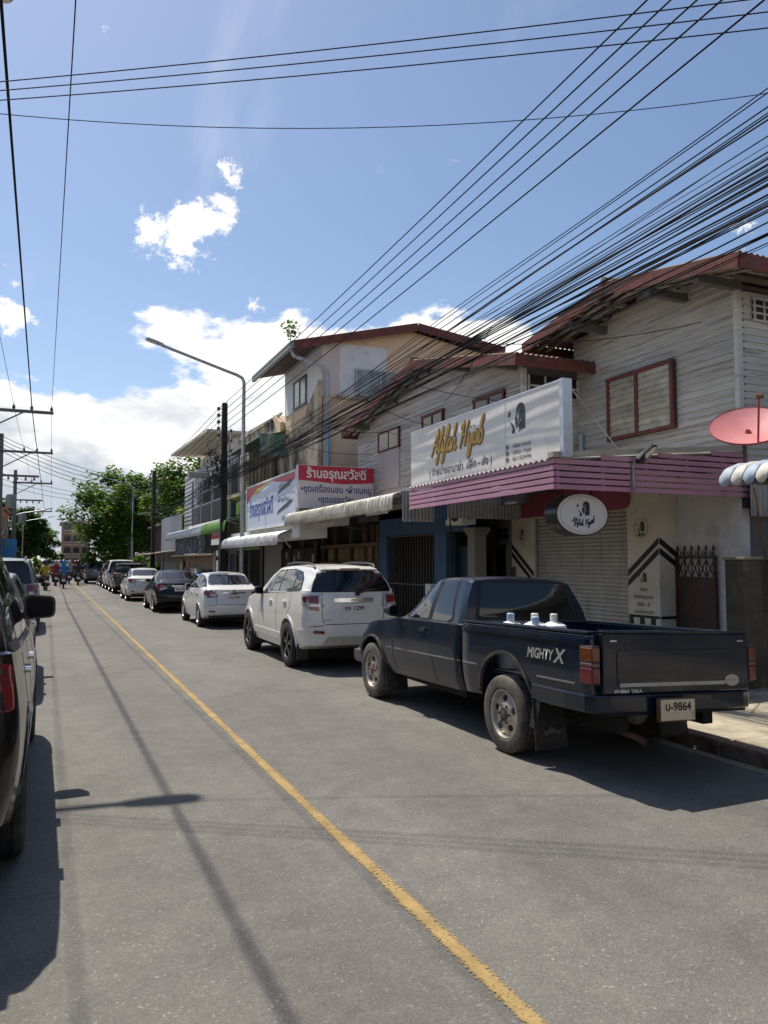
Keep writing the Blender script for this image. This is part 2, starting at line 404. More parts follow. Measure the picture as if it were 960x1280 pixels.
class Car:
    def __init__(s, root, bvh, post=None): s.root = root; s.bvh = bvh; s.post = post
    def build(s, mb, name, m, parent=None, smooth=0, bevel=0):
        if s.post: mb.xf(s.post)
        return mb.build(name, m, parent or s.root, smooth, bevel)
    def patch(s, name, m, view, poly, off=.004, grid=.06, parent=None, skirt=.012, holes=None, smooth=40):
        """a panel whose outline is drawn in a side / rear / front / top view and laid on the body"""
        d, st = DIRS[view]
        bm = bmesh.new(); vs = [bm.verts.new((p[0], p[1], 0)) for p in poly]; bm.faces.new(vs)
        xs = [p[0] for p in poly]; ys = [p[1] for p in poly]
        for ax, lo, hi in ((0, min(xs), max(xs)), (1, min(ys), max(ys))):
            for t in np.arange(math.ceil(lo / grid) * grid, hi, grid):
                co = [0, 0, 0]; no = [0, 0, 0]; co[ax] = t; no[ax] = 1
                bmesh.ops.bisect_plane(bm, geom=bm.verts[:] + bm.edges[:] + bm.faces[:], plane_co=co, plane_no=no)
        bm.verts.ensure_lookup_table(); pos = {}; last = None
        for v in bm.verts:
            h = s.bvh.ray_cast(st(v.co.x, v.co.y), d)
            if h[0] is None:
                h2 = s.bvh.find_nearest(st(v.co.x, v.co.y) + d * (6 if view != 'rear' else 8)); p = h2[0]
            else: p = h[0]
            pos[v] = p - d * off
        border = [e for e in bm.edges if e.is_boundary]
        mb = MB(); idx = {}
        for v in bm.verts: idx[v] = len(mb.v); mb.v.append(tuple(pos[v]))
        for f in bm.faces: mb.f.append(tuple(idx[v] for v in f.verts))
        if skirt:
            sk = {}
            for e in border:
                for v in e.verts:
                    if v not in sk: sk[v] = len(mb.v); mb.v.append(tuple(pos[v] + d * skirt))
            for e in border: a, b = e.verts; mb.f.append((idx[a], idx[b], sk[b], sk[a]))
        bm.free()
        return s.build(mb, name, m, parent, smooth)
    def both(s, name, m, poly, **k):
        return [s.patch(name, m, v, poly, **k) for v in ('L', 'R')]
    def line(s, name, m, view, pts, w=.008, off=.0018, parent=None):
        out = []
        for side in (1, -1):
            q = []
            for i, p in enumerate(pts):
                a = Vector(pts[max(i - 1, 0)]); b = Vector(pts[min(i + 1, len(pts) - 1)]); t = (b - a).normalized()
                q.append((p[0] - t.y * w / 2 * side, p[1] + t.x * w / 2 * side))
            out += q if side == 1 else q[::-1]
        return s.patch(name, m, view, out, off, .05, parent, .004, smooth=0)
    def surf(s, view, a, b, off=0):
        d, st = DIRS[view]; h = s.bvh.ray_cast(st(a, b), d)
        return (h[0] - d * off) if h[0] else (st(a, b) + d * 5.2)
def wheel(root, x, y, r, w, side, kind='five', tm=None, rm=None, name='wheel'):
    """tyre with shoulder and tread grooves, rim with spokes and hub; side -1 = left"""
    tm = tm or black_rub; rm = rm or alloy_silver; rr = r * .64
    t = MB(); prof = [(rr * .97, -w * .40), (rr * 1.06, -w * .48), (r * .90, -w * .50), (r * .965, -w * .45), (r * .99, -w * .38)]
    for g in (-.2, 0, .2): prof += [(r, w * (g - .08)), (r * .982, w * (g - .055)), (r * .982, w * (g + .055)), (r, w * (g + .08))] if g else [(r, -w * .03), (r * .982, -w * .02), (r * .982, w * .02), (r, w * .03)]
    prof += [(r * .99, w * .38), (r * .965, w * .45), (r * .90, w * .50), (rr * 1.06, w * .48), (rr * .97, w * .40)]
    t.lathe(prof, 36, 'x', (x, y, r), closed=True); W = t.build(name, tm, root, 35)
    b = MB(); s_ = side; xf_ = x + s_ * w * .5
    b.lathe([(rr * .99, x - s_ * w * .4), (rr * 1.0, x + s_ * w * .44), (rr * .94, x + s_ * w * .45), (rr * .90, x + s_ * w * .30), (rr * .86, x - s_ * w * .2), (.02, x - s_ * w * .22)], 36, 'x', (0, y, r))
    barrel = b.build('rim', rm if kind != 'black' else dark_metal, W, 35)
    sp = MB(); n = {'five': 5, 'black': 5, 'ten': 10, 'steel': 8, 'truck': 5}[kind]
    c = Vector((x + s_ * w * .38, y, r))
    if kind in ('truck', 'steel'):     # dished disc with round holes between solid webs
        nn = 5 if kind == 'truck' else 8
        sp.lathe([(rr * .92, x + s_ * w * .22), (rr * .70, x + s_ * w * .30), (rr * .42, x + s_ * w * .37), (rr * .34, x + s_ * w * .42), (.02, x + s_ * w * .42)], 30, 'x', (0, y, r))
        d = sp.build('spokes', rm, W, 30); hol = None
        for i in range(nn):
            a = 2 * math.pi * i / nn + .3; cy, cz = y + math.cos(a) * rr * .62, r + math.sin(a) * rr * .62
            MB().lathe([(rr * .135, x + s_ * w * .25), (rr * .135, x + s_ * w * (.352)), (.001, x + s_ * w * .352)], 12, 'x', (0, cy, cz)).build('rim_hole', under, W, 0)
    else:
        for i in range(n):
            a = 2 * math.pi * i / n + .4
            if kind in ('five', 'black'):
                for da in (-.17, .17):
                    e = Vector((x + s_ * w * .36, y + math.cos(a + da) * rr * .95, r + math.sin(a + da) * rr * .95)); st = Vector((x + s_ * w * .38, y + math.cos(a) * rr * .2, r + math.sin(a) * rr * .2))
                    sp.bar(st, e, .03, .022, (1, 0, 0))
            else:
                e = Vector((x + s_ * w * .36, y + math.cos(a) * rr * .95, r + math.sin(a) * rr * .95)); sp.bar(c, e, .028, .02, (1, 0, 0))
        sp.build('spokes', rm, W, 0)
    h = MB().lathe([(rr * .26, x + s_ * w * .25), (rr * .25, x + s_ * w * .43), (rr * .14, x + s_ * w * .46), (.004, x + s_ * w * .465)], 18, 'x', (0, y, r)).build('hub_cap', rm if kind != 'truck' else mat('hub_red', (.13, .06, .05), .6), W, 30)
    if kind == 'truck':
        for i in range(6):
            a = 2 * math.pi * i / 6; MB().lathe([(.012, x + s_ * w * .36), (.012, x + s_ * w * .44), (.001, x + s_ * w * .45)], 6, 'x', (0, y + math.cos(a) * rr * .36, r + math.sin(a) * rr * .36)).build('wheel_nut', dark_metal, W)
    return W
def arch_cutters(specs):
    out = []
    for y, z, r, x0, x1 in specs:
        for s_ in (-1, 1): out.append(MB().lathe([(r, s_ * x0), (r, s_ * x1)], 40, 'x', (0, y, z)).mesh('c', None))
    return out
def make_body(S, name, label, cat, m, group=None, post=None, arches=None):
    root = thing(name, label, cat, group=group)
    me = loft_body(S); bm = bmesh.new(); bm.from_mesh(me); bvh = BVHTree.FromBMesh(bm); bm.free()
    if arches: me = cut(me, arch_cutters(arches))
    me.materials.clear(); me.materials.append(m)
    for p in me.polygons: p.use_smooth = True
    me.set_sharp_from_angle(angle=R(32))
    if post:
        for v in me.vertices: v.co = post(v.co)
    b = link('body', me, root)
    return root, Car(root, bvh, post), b
def mirror(car, side, y, z, w, m, parent=None, sz=(.2, .15)):
    x = car.surf('L' if side < 0 else 'R', y, z).x
    mb = MB(); x0 = x + side * .025; prof = rounded([(x0, z - sz[1] * .5), (x0 + side * sz[0], z - sz[1] * .42), (x0 + side * sz[0], z + sz[1] * .45), (x0, z + sz[1] * .55)], .05)
    mb.prism(prof, 'y', y - .03, y + .05); prof2 = [((p[0] - x0 - side * .1) * .7 + x0 + side * .1, (p[1] - z) * .7 + z) for p in prof]
    n = len(prof2); o = len(mb.v); mb.v += [(p[0], y + .12, p[1]) for p in prof2]; mb.f.append(tuple(range(o, o + n)))
    for i in range(n): mb.f.append((o - n + i, o - n + (i + 1) % n, o + (i + 1) % n, o + i))
    mb.bar((x - side * .03, y + .04, z - sz[1] * .35), (x0 + side * .05, y + .03, z - sz[1] * .3), .05, .05)
    h = car.build(mb, 'door_mirror', m, parent, 50)
    g = MB().prism([((p[0] - x0 - side * sz[0] / 2) * .85 + x0 + side * sz[0] / 2, (p[1] - z) * .85 + z) for p in prof], 'y', y - .036, y - .031)
    car.build(g, 'mirror_glass', mat('mirror_glass', (.006, .007, .010), .12, 0, 0, spec=.15), h)
    return h
def plate(car, x, y, z, body, w=.34, h=.15, m=None, tilt=0):
    p = MB().box(x - w / 2, x + w / 2, y - .008, y + .004, z - h / 2, z + h / 2); P = car.build(p, 'number_plate', m or white_pl, None, 0, .004)
    if body: text(P, body, h * .62, (x, y - .0105, z + h * .03), 'cam', ink, world=False, fit=w * .78, fn=car.post, bold=.002)
    return P

# ---------------------------------------------------------------- the dark blue pickup truck
def build_truck():
    navy = mat('navy_paint', (.007, .014, .030), .24, 0, .1, 3, coat=.35, spec=.35, col2=(.012, .015, .022), c2=(.45, .72), c2scale=2.2, rvar=.10)
    navy_in = mat('navy_bed', (.010, .014, .026), .5, 0, .2, 6, col2=(.03, .032, .036), c2=(.45, .65), c2scale=5)
    strip = mat('dull_bright_trim', (.30, .29, .27), .4, .4, .2, 12)
    post = lambda p: Vector((p[0], p[1], p[2] - .022 * (p[1] - 1.4) - .038 * p[0]))
    S = dict(W=.8, y0=.78, y1=3.6, ins=.03, cr=.02, cf=.14, crown=.025, zf=.35, wf=.755, zm=.66, wm=.805,
             zb=[(.78, 1.0), (2.2, 1.0), (2.6, .96), (3.3, .90), (3.6, .80)], wb=[(.78, .785), (2.2, .785), (3.3, .76), (3.6, .72)],
             zt=[(.78, 1.47), (.9, 1.495), (1.2, 1.50), (1.55, 1.49), (1.72, 1.445), (2.28, 1.055), (2.4, 1.035), (3.2, .97), (3.45, .92), (3.56, .86), (3.6, .80)],
             wt=[(.78, .60), (1.6, .60), (1.75, .60), (2.3, .70), (3.3, .68), (3.6, .64)],
             rear=[(.3, 0), (1.0, 0), (1.5, .13)], front=[(.3, .04), (.5, 0), (.62, 0), (.66, .05), (.85, .08), (1.0, .1)])
    root, c, body = make_body(S, 'pickup_truck', 'dark navy extended-cab pickup truck with white bottles in its open bed, parked at the kerb', 'pickup truck', navy, post=post,
                              arches=[(3.0, .35, .405, .52, .95)])
    # load bed: solid lofted box with the load space and the wheel wells cut out
    B = dict(W=.8, y0=-1.20, y1=.745, ins=.02, cr=.02, cf=0, crown=.002, zf=[(-1.2, .46), (-.5, .42), (.74, .36)], wf=.765, zm=.68, wm=.805, zb=1.0, wb=.80, zt=1.035, wt=.765)
    bme = loft_body(B); bm = bmesh.new(); bm.from_mesh(bme); bb = BVHTree.FromBMesh(bm); bm.free()
    bme = cut(bme, arch_cutters([(0, .37, .43, .52, .95)]) + [MB().box(-.70, .70, -1.15, .69, .60, 1.6).mesh('c', None)])
    bme.materials.clear(); bme.materials.append(navy)
    for p in bme.polygons: p.use_smooth = True
    bme.set_sharp_from_angle(angle=R(30))
    for v in bme.vertices: v.co = post(v.co)
    bed = link('load_bed', bme, root); bc = Car(root, bb, post)
    # bed rim rail, inner ribs, floor ribs
    for s_ in (-1, 1):
        bc.build(MB().box(min(s_ * .69, s_ * .79), max(s_ * .69, s_ * .79), -1.15, .73, 1.036, 1.058), 'bed_rail', navy, bed, 0, .008)
    bc.build(MB().box(-.69, .69, .655, .73, 1.036, 1.058), 'bed_rail', navy, bed, 0, .008)
    bc.build(MB().box(-.70, .70, -1.14, .68, .60, .606), 'bed_floor', navy_in, bed)
    for i in range(9): bc.build(MB().box(-.66 + i * .16, -.60 + i * .16, -1.13, .67, .606, .618), 'floor_rib', navy_in, bed)
    # outer pressed step under the rim, tie hooks
    for v in ('L', 'R'):
        bc.line('pressed_line', mat('seam', (.004, .004, .005), .7, 0, 0), v, [(-1.12, .955), (.72, .955)], .012, .001, bed)
        bc.patch('side_pressing', navy, v, [(-1.14, .962), (.73, .962), (.73, .99), (-1.14, .99)], .010, .1, bed)
        bc.patch('trim_strip', strip, v, [(-1.02, .655), (-.52, .655), (-.52, .668), (-1.02, .668)], .006, .08, bed)
        bc.patch('trim_strip', strip, v, [(.44, .655), (.73, .655), (.73, .668), (.44, .668)], .006, .08, bed)
    # arch lips
    def arch(car, cy, cz, r, par, a0=-8, a1=188, w=.028):
        for v in ('L', 'R'):
            po = [(cy + math.cos(R(a)) * r, cz + math.sin(R(a)) * r) for a in np.linspace(a0, a1, 25)] + [(cy + math.cos(R(a)) * (r + w), cz + math.sin(R(a)) * (r + w)) for a in np.linspace(a1, a0, 25)]
            car.patch('arch_lip', mat('arch_edge', (.05, .05, .052), .45, .2, .3, 9, col2=(.17, .14, .10), c2=(.45, .65), c2scale=6), v, po, .012, .09, par, .03)
    arch(bc, 0, .37, .425, bed); arch(c, 3.0, .35, .40, body)
    # tailgate with its pressings, handle, bright strip and oval badge
    tg = c.build(MB().box(-.725, .725, -1.245, -1.195, .60, 1.05), 'tailgate', navy, None, 0, .012)
    c.build(MB().prism(rounded([(-.60, .66), (.60, .66), (.60, .93), (-.60, .93)], .04), 'y', -1.252, -1.24), 'pressed_panel', navy, tg, 0, .006)
    c.build(MB().prism(rounded([(-.56, .70), (.56, .70), (.56, .89), (-.56, .89)], .04), 'y', -1.2535, -1.24), 'pressed_panel', navy, tg, 0, .004)
    c.build(MB().box(-.725, .725, -1.26, -1.19, 1.05, 1.068), 'top_edge', navy, tg, 0, .006)
    pale = mat('aged_sticker', (.44, .43, .38), .5, 0, .15, 12, col2=(.25, .23, .19), c2=(.5, .7), c2scale=12)
    c.build(MB().box(-.58, .46, -1.2565, -1.25, .655, .682), 'bright_strip', pale, tg)
    c.build(MB().prism(ellipse(.53, .685, .075, .045), 'y', -1.260, -1.25), 'oval_badge', pale, tg)
    text(tg, 'TOYOTA', .028, (.53, -1.2607, .685), 'cam', mat('faded_print', (.24, .23, .20), .6, 0, 0), world=False, fit=.09, fn=post)
    text(tg, 'W-9864  YALA', .036, (-.50, -1.2487, .622), 'cam', mat('white_print', (.62, .62, .60), .5, 0, 0), world=False, fit=.265, fn=post, bold=.0015)
    for v in (-1, 1):
        c.build(MB().box(min(v * .60, v * .665), max(v * .60, v * .665), -1.256, -1.23, .985, 1.0), 'tailgate_latch', chrome, tg, 0, .004)
    # tail lamps: amber over clear over red, wrapped round the corner
    for s_ in (-1, 1):
        hs = c.build(MB().box(min(s_ * .738, s_ * .812), max(s_ * .738, s_ * .812), -1.235, -1.085, .665, .955), 'tail_lamp', plastic_black, None, 0, .01)
        for nm, m_, z0, z1 in (('amber_lens', mat('old_amber_lens', (.14, .036, .010), .2, 0, .35, 14, coat=.4), .835, .945), ('red_lens', mat('old_red_lens', (.13, .008, .009), .2, 0, .3, 14, coat=.4), .675, .795), ('clear_lens', mat('lamp_smoke', (.12, .05, .05), .15, 0, .2, 20, coat=.5), .797, .833)):
            c.build(MB().box(min(s_ * .743, s_ * .819), max(s_ * .743, s_ * .819), -1.242, -1.092, z0, z1), nm, m_, hs, 0, .012)
    # rear bumper / valance and number plate with its rusty frame
    plan = [(-.80, -.42), (-.812, -.9), (-.80, -1.12), (-.76, -1.215), (-.66, -1.248), (-.3, -1.262), (.3, -1.262), (.66, -1.248), (.76, -1.215), (.80, -1.12), (.812, -.9), (.80, -.42), (.74, -.42), (.70, -1.1), (-.70, -1.1), (-.74, -.42)]
    c.build(MB().prism(plan, 'z', .455, .598), 'rear_bumper', navy, None, 0, .018)
    c.build(MB().box(-.69, .69, -1.235, -1.12, .44, .46), 'rear_valance', under)
    rust = mat('rusty_steel', (.14, .075, .04), .8, .1, .3, 20)
    c.build(MB().box(-.285, .065, -1.335, -1.30, .40, .575), 'plate_frame', rust, None, 0, .004)
    pl = c.build(MB().box(-.275, .055, -1.343, -1.334, .41, .565), 'number_plate', old_pl, None, 0, .004)
    text(pl, 'บ-9864', .085, (-.11, -1.3445, .510), 'cam', ink, world=False, fit=.25, fn=post, bold=.0025)
    c.build(MB().box(-.24, .02, -1.315, -1.20, .48, .52), 'plate_bracket', dark_metal)
    # cab glass, seals, door seams, handles, mirrors
    seal = mat('window_seal', (.008, .008, .008), .6, 0, 0)
    seam = MATS['seam']
    c.patch('window_seal', seal, 'rear', rounded([(-.615, 1.055), (.615, 1.055), (.515, 1.455), (-.515, 1.455)], .05), .003, .08)
    rw = c.patch('rear_window', glass_dark, 'rear', rounded([(-.575, 1.085), (.575, 1.085), (.485, 1.43), (-.485, 1.43)], .045), .006, .08)
    fd = [(1.52, 1.035), (2.17, 1.035), (1.72, 1.425), (1.52, 1.44)]
    qw = [(1.00, 1.06), (1.09, 1.025), (1.43, 1.025), (1.43, 1.44), (1.16, 1.445)]
    for v in ('L', 'R'):
        c.patch('window_seal', seal, v, rounded([(1.485, 1.01), (2.235, 1.01), (1.745, 1.452), (1.485, 1.462)], .03), .003, .06, body)
        c.patch('side_window', glass_dark, v, rounded(fd, .03), .007, .06)
        c.patch('window_seal', seal, v, rounded([(.975, 1.045), (1.08, 1.005), (1.46, 1.005), (1.46, 1.462), (1.14, 1.468)], .04), .003, .06, body)
        c.patch('quarter_window', glass_dark, v, rounded(qw, .03), .007, .06)
        d = c.line('door_seam', seam, v, [(1.47, 1.46), (1.47, 1.0), (1.42, .80), (1.34, .55), (1.32, .40)], .010, .0015, body)
        c.line('door_seam', seam, v, [(2.29, 1.0), (2.37, .88), (2.36, .62), (2.32, .40)], .010, .0015, body)
        c.line('panel_seam', seam, v, [(.80, .99), (.80, .72), (.89, .42)], .010, .0015, body)
        c.patch('door_handle', plastic_black, v, rounded([(1.52, .895), (1.66, .895), (1.66, .935), (1.52, .935)], .012), .018, .06, None, .03)
        c.patch('trim_strip', strip, v, [(.80, .655), (2.30, .655), (2.30, .667), (.80, .667)], .006, .1, body)
        c.patch('trim_strip', strip, v, [(2.38, .655), (2.54, .655), (2.54, .667), (2.38, .667)], .006, .1, body)
        c.patch('side_indicator', lamp_amber, v, [(3.40, .74), (3.47, .74), (3.47, .84), (3.40, .84)], .012, .06, None, .03)
    for s_ in (-1, 1): mirror(c, s_, 2.20, 1.09, .2, plastic_black, sz=(.11, .13))
    c.patch('windscreen', glass_dark, 'front', rounded([(-.60, 1.08), (.60, 1.08), (.52, 1.42), (-.52, 1.42)], .05), .005, .1)
    c.patch('grille', plastic_black, 'front', [(-.42, .66), (.42, .66), (.42, .80), (-.42, .80)], .006, .1)
    for s_ in (-1, 1): c.patch('headlamp', lamp_clear, 'front', [(s_ * .44, .66), (s_ * .64, .66), (s_ * .64, .80), (s_ * .44, .80)][::s_], .008, .1)
    c.build(MB().prism([(3.44, .36), (3.72, .38), (3.76, .46), (3.74, .56), (3.46, .58)], 'x', -.70, .70).prism([(3.20, .38), (3.62, .40), (3.66, .48), (3.64, .55), (3.20, .56)], 'x', -.79, -.68).prism([(3.20, .38), (3.62, .40), (3.66, .48), (3.64, .55), (3.20, .56)], 'x', .68, .79), 'front_bumper', mat('bumper_grey', (.08, .08, .085), .5, .2, .2, 9), None, 0, .02)
    # lettering on the bed side
    silver = mat('silver_letter', (.42, .41, .38), .45, .2, .2, 15)
    for ax, v, s_ in (('street', 'L', -1), ('right', 'R', 1)):
        xx = bc.surf(v, -.6, .84).x
        for body_, yo, wdt, sz in (('MIGHTY', -.58, .37, .115), ('X', -.835, .17, .155)):
            text(bed, body_, sz, (xx + s_ * .008, yo, .842), ax, silver, world=False, fit=wdt, fn=post, bold=.0035, shear=.25)
    # mud flaps, exhaust, axle, chassis, wheels (not tilted with the body)
    for s_ in (-1, 1):
        fl = MB().sheet((s_ * .50, -.50, .13), (s_ * .31, 0, 0), (0, .04, .42), 4, 5, .008, lambda a, b: .012 * math.sin(a * 3)).build('mud_flap', mat('mud_flap', (.022, .021, .02), .7, 0, .2, 10, col2=(.07, .06, .05), c2=(.5, .7), c2scale=6), root)
        MB().sheet((s_ * .79, -.49, .30), (0, .10, 0), (0, -.10, .38), 3, 4, .006).build('splash_guard', MATS['mud_flap'], root)
        MB().sheet((s_ * .52, 2.55, .14), (s_ * .27, 0, 0), (0, .05, .30), 3, 4, .008).build('mud_flap', MATS['mud_flap'], root)
        if s_ < 0:      # pale pickup outline and letters printed on the flap
            lines = [rounded([(-.08, -.01), (.09, -.01), (.09, .012), (.03, .015), (.01, .04), (-.03, .04), (-.035, .015), (-.08, .015)], .006)]
            pr = mat('flap_print', (.10, .098, .092), .7, 0, 0)
            flat(fl, lines + [ellipse(-.05, -.012, .016, .016, 12), ellipse(.06, -.012, .016, .016, 12)], (-.655, -.512, .27), 'cam', pr, 'print', world=False)
            text(fl, 'TOYOTA', .03, (-.655, -.5125, .22), 'cam', pr, world=False, fit=.15)
    tb = MB().tube([(-.30, -.3, .34), (-.34, -.8, .35), (-.33, -1.1, .33), (-.31, -1.22, .30)], .026, 12, False).build('exhaust_pipe', rust, root, 40)
    MB().tube([(-.8, 0, .33), (.8, 0, .33)], .06, 10).lathe([(.05, -.12), (.14, -.06), (.14, .06), (.05, .12)], 16, 'x', (.05, 0, .33)).build('rear_axle', under, root, 40)
    MB().box(-.48, -.38, -1.1, 3.3, .36, .48).box(.38, .48, -1.1, 3.3, .36, .48).box(-.6, .6, 2.4, 3.4, .30, .5).box(-.66, .66, .9, 2.4, .32, .40).build('chassis', under, root)
    for y, z in ((0, 0), (3.0, 0)):
        for s_ in (-1, 1): wheel(root, s_ * .715, y, .335, .19, s_, 'truck', tyre_dusty, alloy)
    root.location = (4.45, 5.83, 0)
    # white bottles standing in the bed (things of their own)
    wht = mat('white_bottle', (.74, .74, .72), .4, 0, .05, 8)
    blue = mat('pale_blue_cap', (.40, .52, .72), .4, 0, 0); crm = mat('cream_cap', (.70, .68, .60), .4, 0, 0)
    for i, (x, y, cp, nm) in enumerate(((-.42, .46, blue, 'pale blue cap'), (-.25, .30, blue, 'low pale blue cap'), (-.12, .50, crm, 'cream cap beside the blue ones'), (.06, .44, crm, 'cream cap nearest the far bed side'))):
        hh = .44 if i != 1 else .415
        o = MB().lathe([(.12, 0), (.135, .02), (.135, hh - .09), (.115, hh - .035), (.06, hh - .008), (.034, hh), (.034, hh + .03)], 20).build('plastic_bottle', wht, None, 40)
        tag(o, 'white plastic bottle with %s standing in the pickup bed' % nm, 'bottle', 'bottles in the pickup bed')
        MB().lathe([(.036, hh + .015), (.036, hh + .07), (.03, hh + .076)], 14).build('cap', cp, o, 40)
        o.location = (4.45 + x, 5.83 + y, .618 - .022 * (y - 1.4) - .038 * x)
build_truck()
# ---------------------------------------------------------------- other vehicles
SEAL = MATS['window_seal']; SEAM = MATS['seam']
def dress(c, body, m, D):
    wb, r, w = D['wb'], D['r'], D['w']; root = c.root; X = D['x']
    for y in (0, wb):
        for s_ in (-1, 1):
            wheel(root, s_ * X, y, r, w, s_, D.get('kind', 'five'), D.get('tm'), D.get('rm'))
        for v in ('L', 'R'):
            ro = D['ar']; fl = D.get('flare', .03)
            po = [(y + math.cos(R(a)) * ro, r + math.sin(R(a)) * ro) for a in np.linspace(-12, 192, 27)] + [(y + math.cos(R(a)) * (ro + fl), r + math.sin(R(a)) * (ro + fl)) for a in np.linspace(192, -12, 27)]
            c.patch('arch_flare', D.get('fm', m), v, po, .010, .09, body, .03)
    MB().box(-X + .1, X - .1, -.5, wb + .4, .17, .32).build('underbody', under, root)
    for v in ('L', 'R'):
        if 'seal' in D: c.patch('window_seal', SEAL, v, rounded(D['seal'], .04), .002, .07, body)
        for p in D['wins']: c.patch('side_window', D.get('gm', glass_dark), v, rounded(p, .035), .006, .06)
        for q in D.get('seams', []): c.line('door_seam', SEAM, v, q, .009, .0014, body)
        for (y, z) in D.get('handles', []):
            c.patch('door_handle', D.get('hm', m), v, rounded([(y - .085, z - .017), (y + .085, z - .012), (y + .085, z + .02), (y - .085, z + .017)], .012), .026, .06, None, .03)
        for q in D.get('mould', []): c.patch('side_moulding', D.get('mm', m), v, rounded(q, .01), .014, .1, body)
    c.patch('window_seal', SEAL, 'rear', rounded(D['rseal'], .05), .002, .07, body)
    c.patch('rear_window', D.get('rgm', glass_dark), 'rear', rounded(D['rwin'], .045), .006, .07)
    if 'wind' in D: c.patch('windscreen', glass_dark, 'front', rounded(D['wind'], .05), .005, .09)
    for nm, view, po, mm_, off in D.get('patches', []):
        views = [view] if view in ('L', 'R', 'top', 'front', 'rear') else []
        if view == 'LR': views = ['L', 'R']
        if view == 'rear2':
            c.patch(nm, mm_, 'rear', po, off, .05); c.patch(nm, mm_, 'rear', [(-p[0], p[1]) for p in po][::-1], off, .05)
        if view == 'front2':
            c.patch(nm, mm_, 'front', po, off, .05); c.patch(nm, mm_, 'front', [(-p[0], p[1]) for p in po][::-1], off, .05)
        for v in views: c.patch(nm, mm_, v, po, off, .06)
    for q in D.get('rlines', []): c.line('panel_gap', SEAM, 'rear', q, .010, .0014, body)
    if 'mirror' in D:
        for s_ in (-1, 1): mirror(c, s_, D['mirror'][0], D['mirror'][1], .2, D.get('mirm', m), sz=D.get('mirs', (.16, .13)))
    if 'plate' in D:
        x, z, t = D['plate']; y = c.surf('rear', x, z).y - .012; plate(c, x, y, z, t, D.get('pw', .34), D.get('ph', .14))
    if 'exhaust' in D: MB().tube([(D['exhaust'], -.4, .27), (D['exhaust'], c.surf('rear', D['exhaust'], .42).y - .01, .26)], .028, 10, False).build('exhaust_pipe', steel, root)

def suv_spec(W=.80, wb=2.62, roof=1.60, belt=1.17, rear=-.93):
    return dict(W=W, y0=rear, y1=wb + .80, ins=.07, cr=.12, cf=.22, crown=.03, zf=[(rear, .40), (-.45, .30), (0, .26), (wb, .26), (wb + .8, .32)],
                wf=[(rear, W - .08), (-.3, W - .04), (wb + .3, W - .05), (wb + .8, W - .2)], zm=[(rear, .78), (1.2, .74), (wb + .8, .6)], wm=[(rear, W - .02), (-.2, W), (wb, W), (wb + .6, W - .05), (wb + .8, W - .14)],
                zb=[(rear, belt + .05), (0, belt + .02), (1.2, belt - .03), (wb - .5, belt - .09), (wb + .5, belt - .24), (wb + .8, belt - .42)],
                wb=[(rear, W - .07), (0, W - .04), (wb - .4, W - .05), (wb + .5, W - .1), (wb + .8, W - .2)],
                zt=[(rear, roof - .06), (rear + .25, roof - .015), (.4, roof + .02), (1.1, roof - .005), (1.45, roof - .08), (wb - .27, belt - .02), (wb - .15, belt - .05), (wb + .5, belt - .15), (wb + .72, belt - .26), (wb + .8, belt - .40)],
                wt=[(rear, W - .25), (.5, W - .21), (1.3, W - .21), (wb - .2, W - .14), (wb + .5, W - .16), (wb + .8, W - .24)])
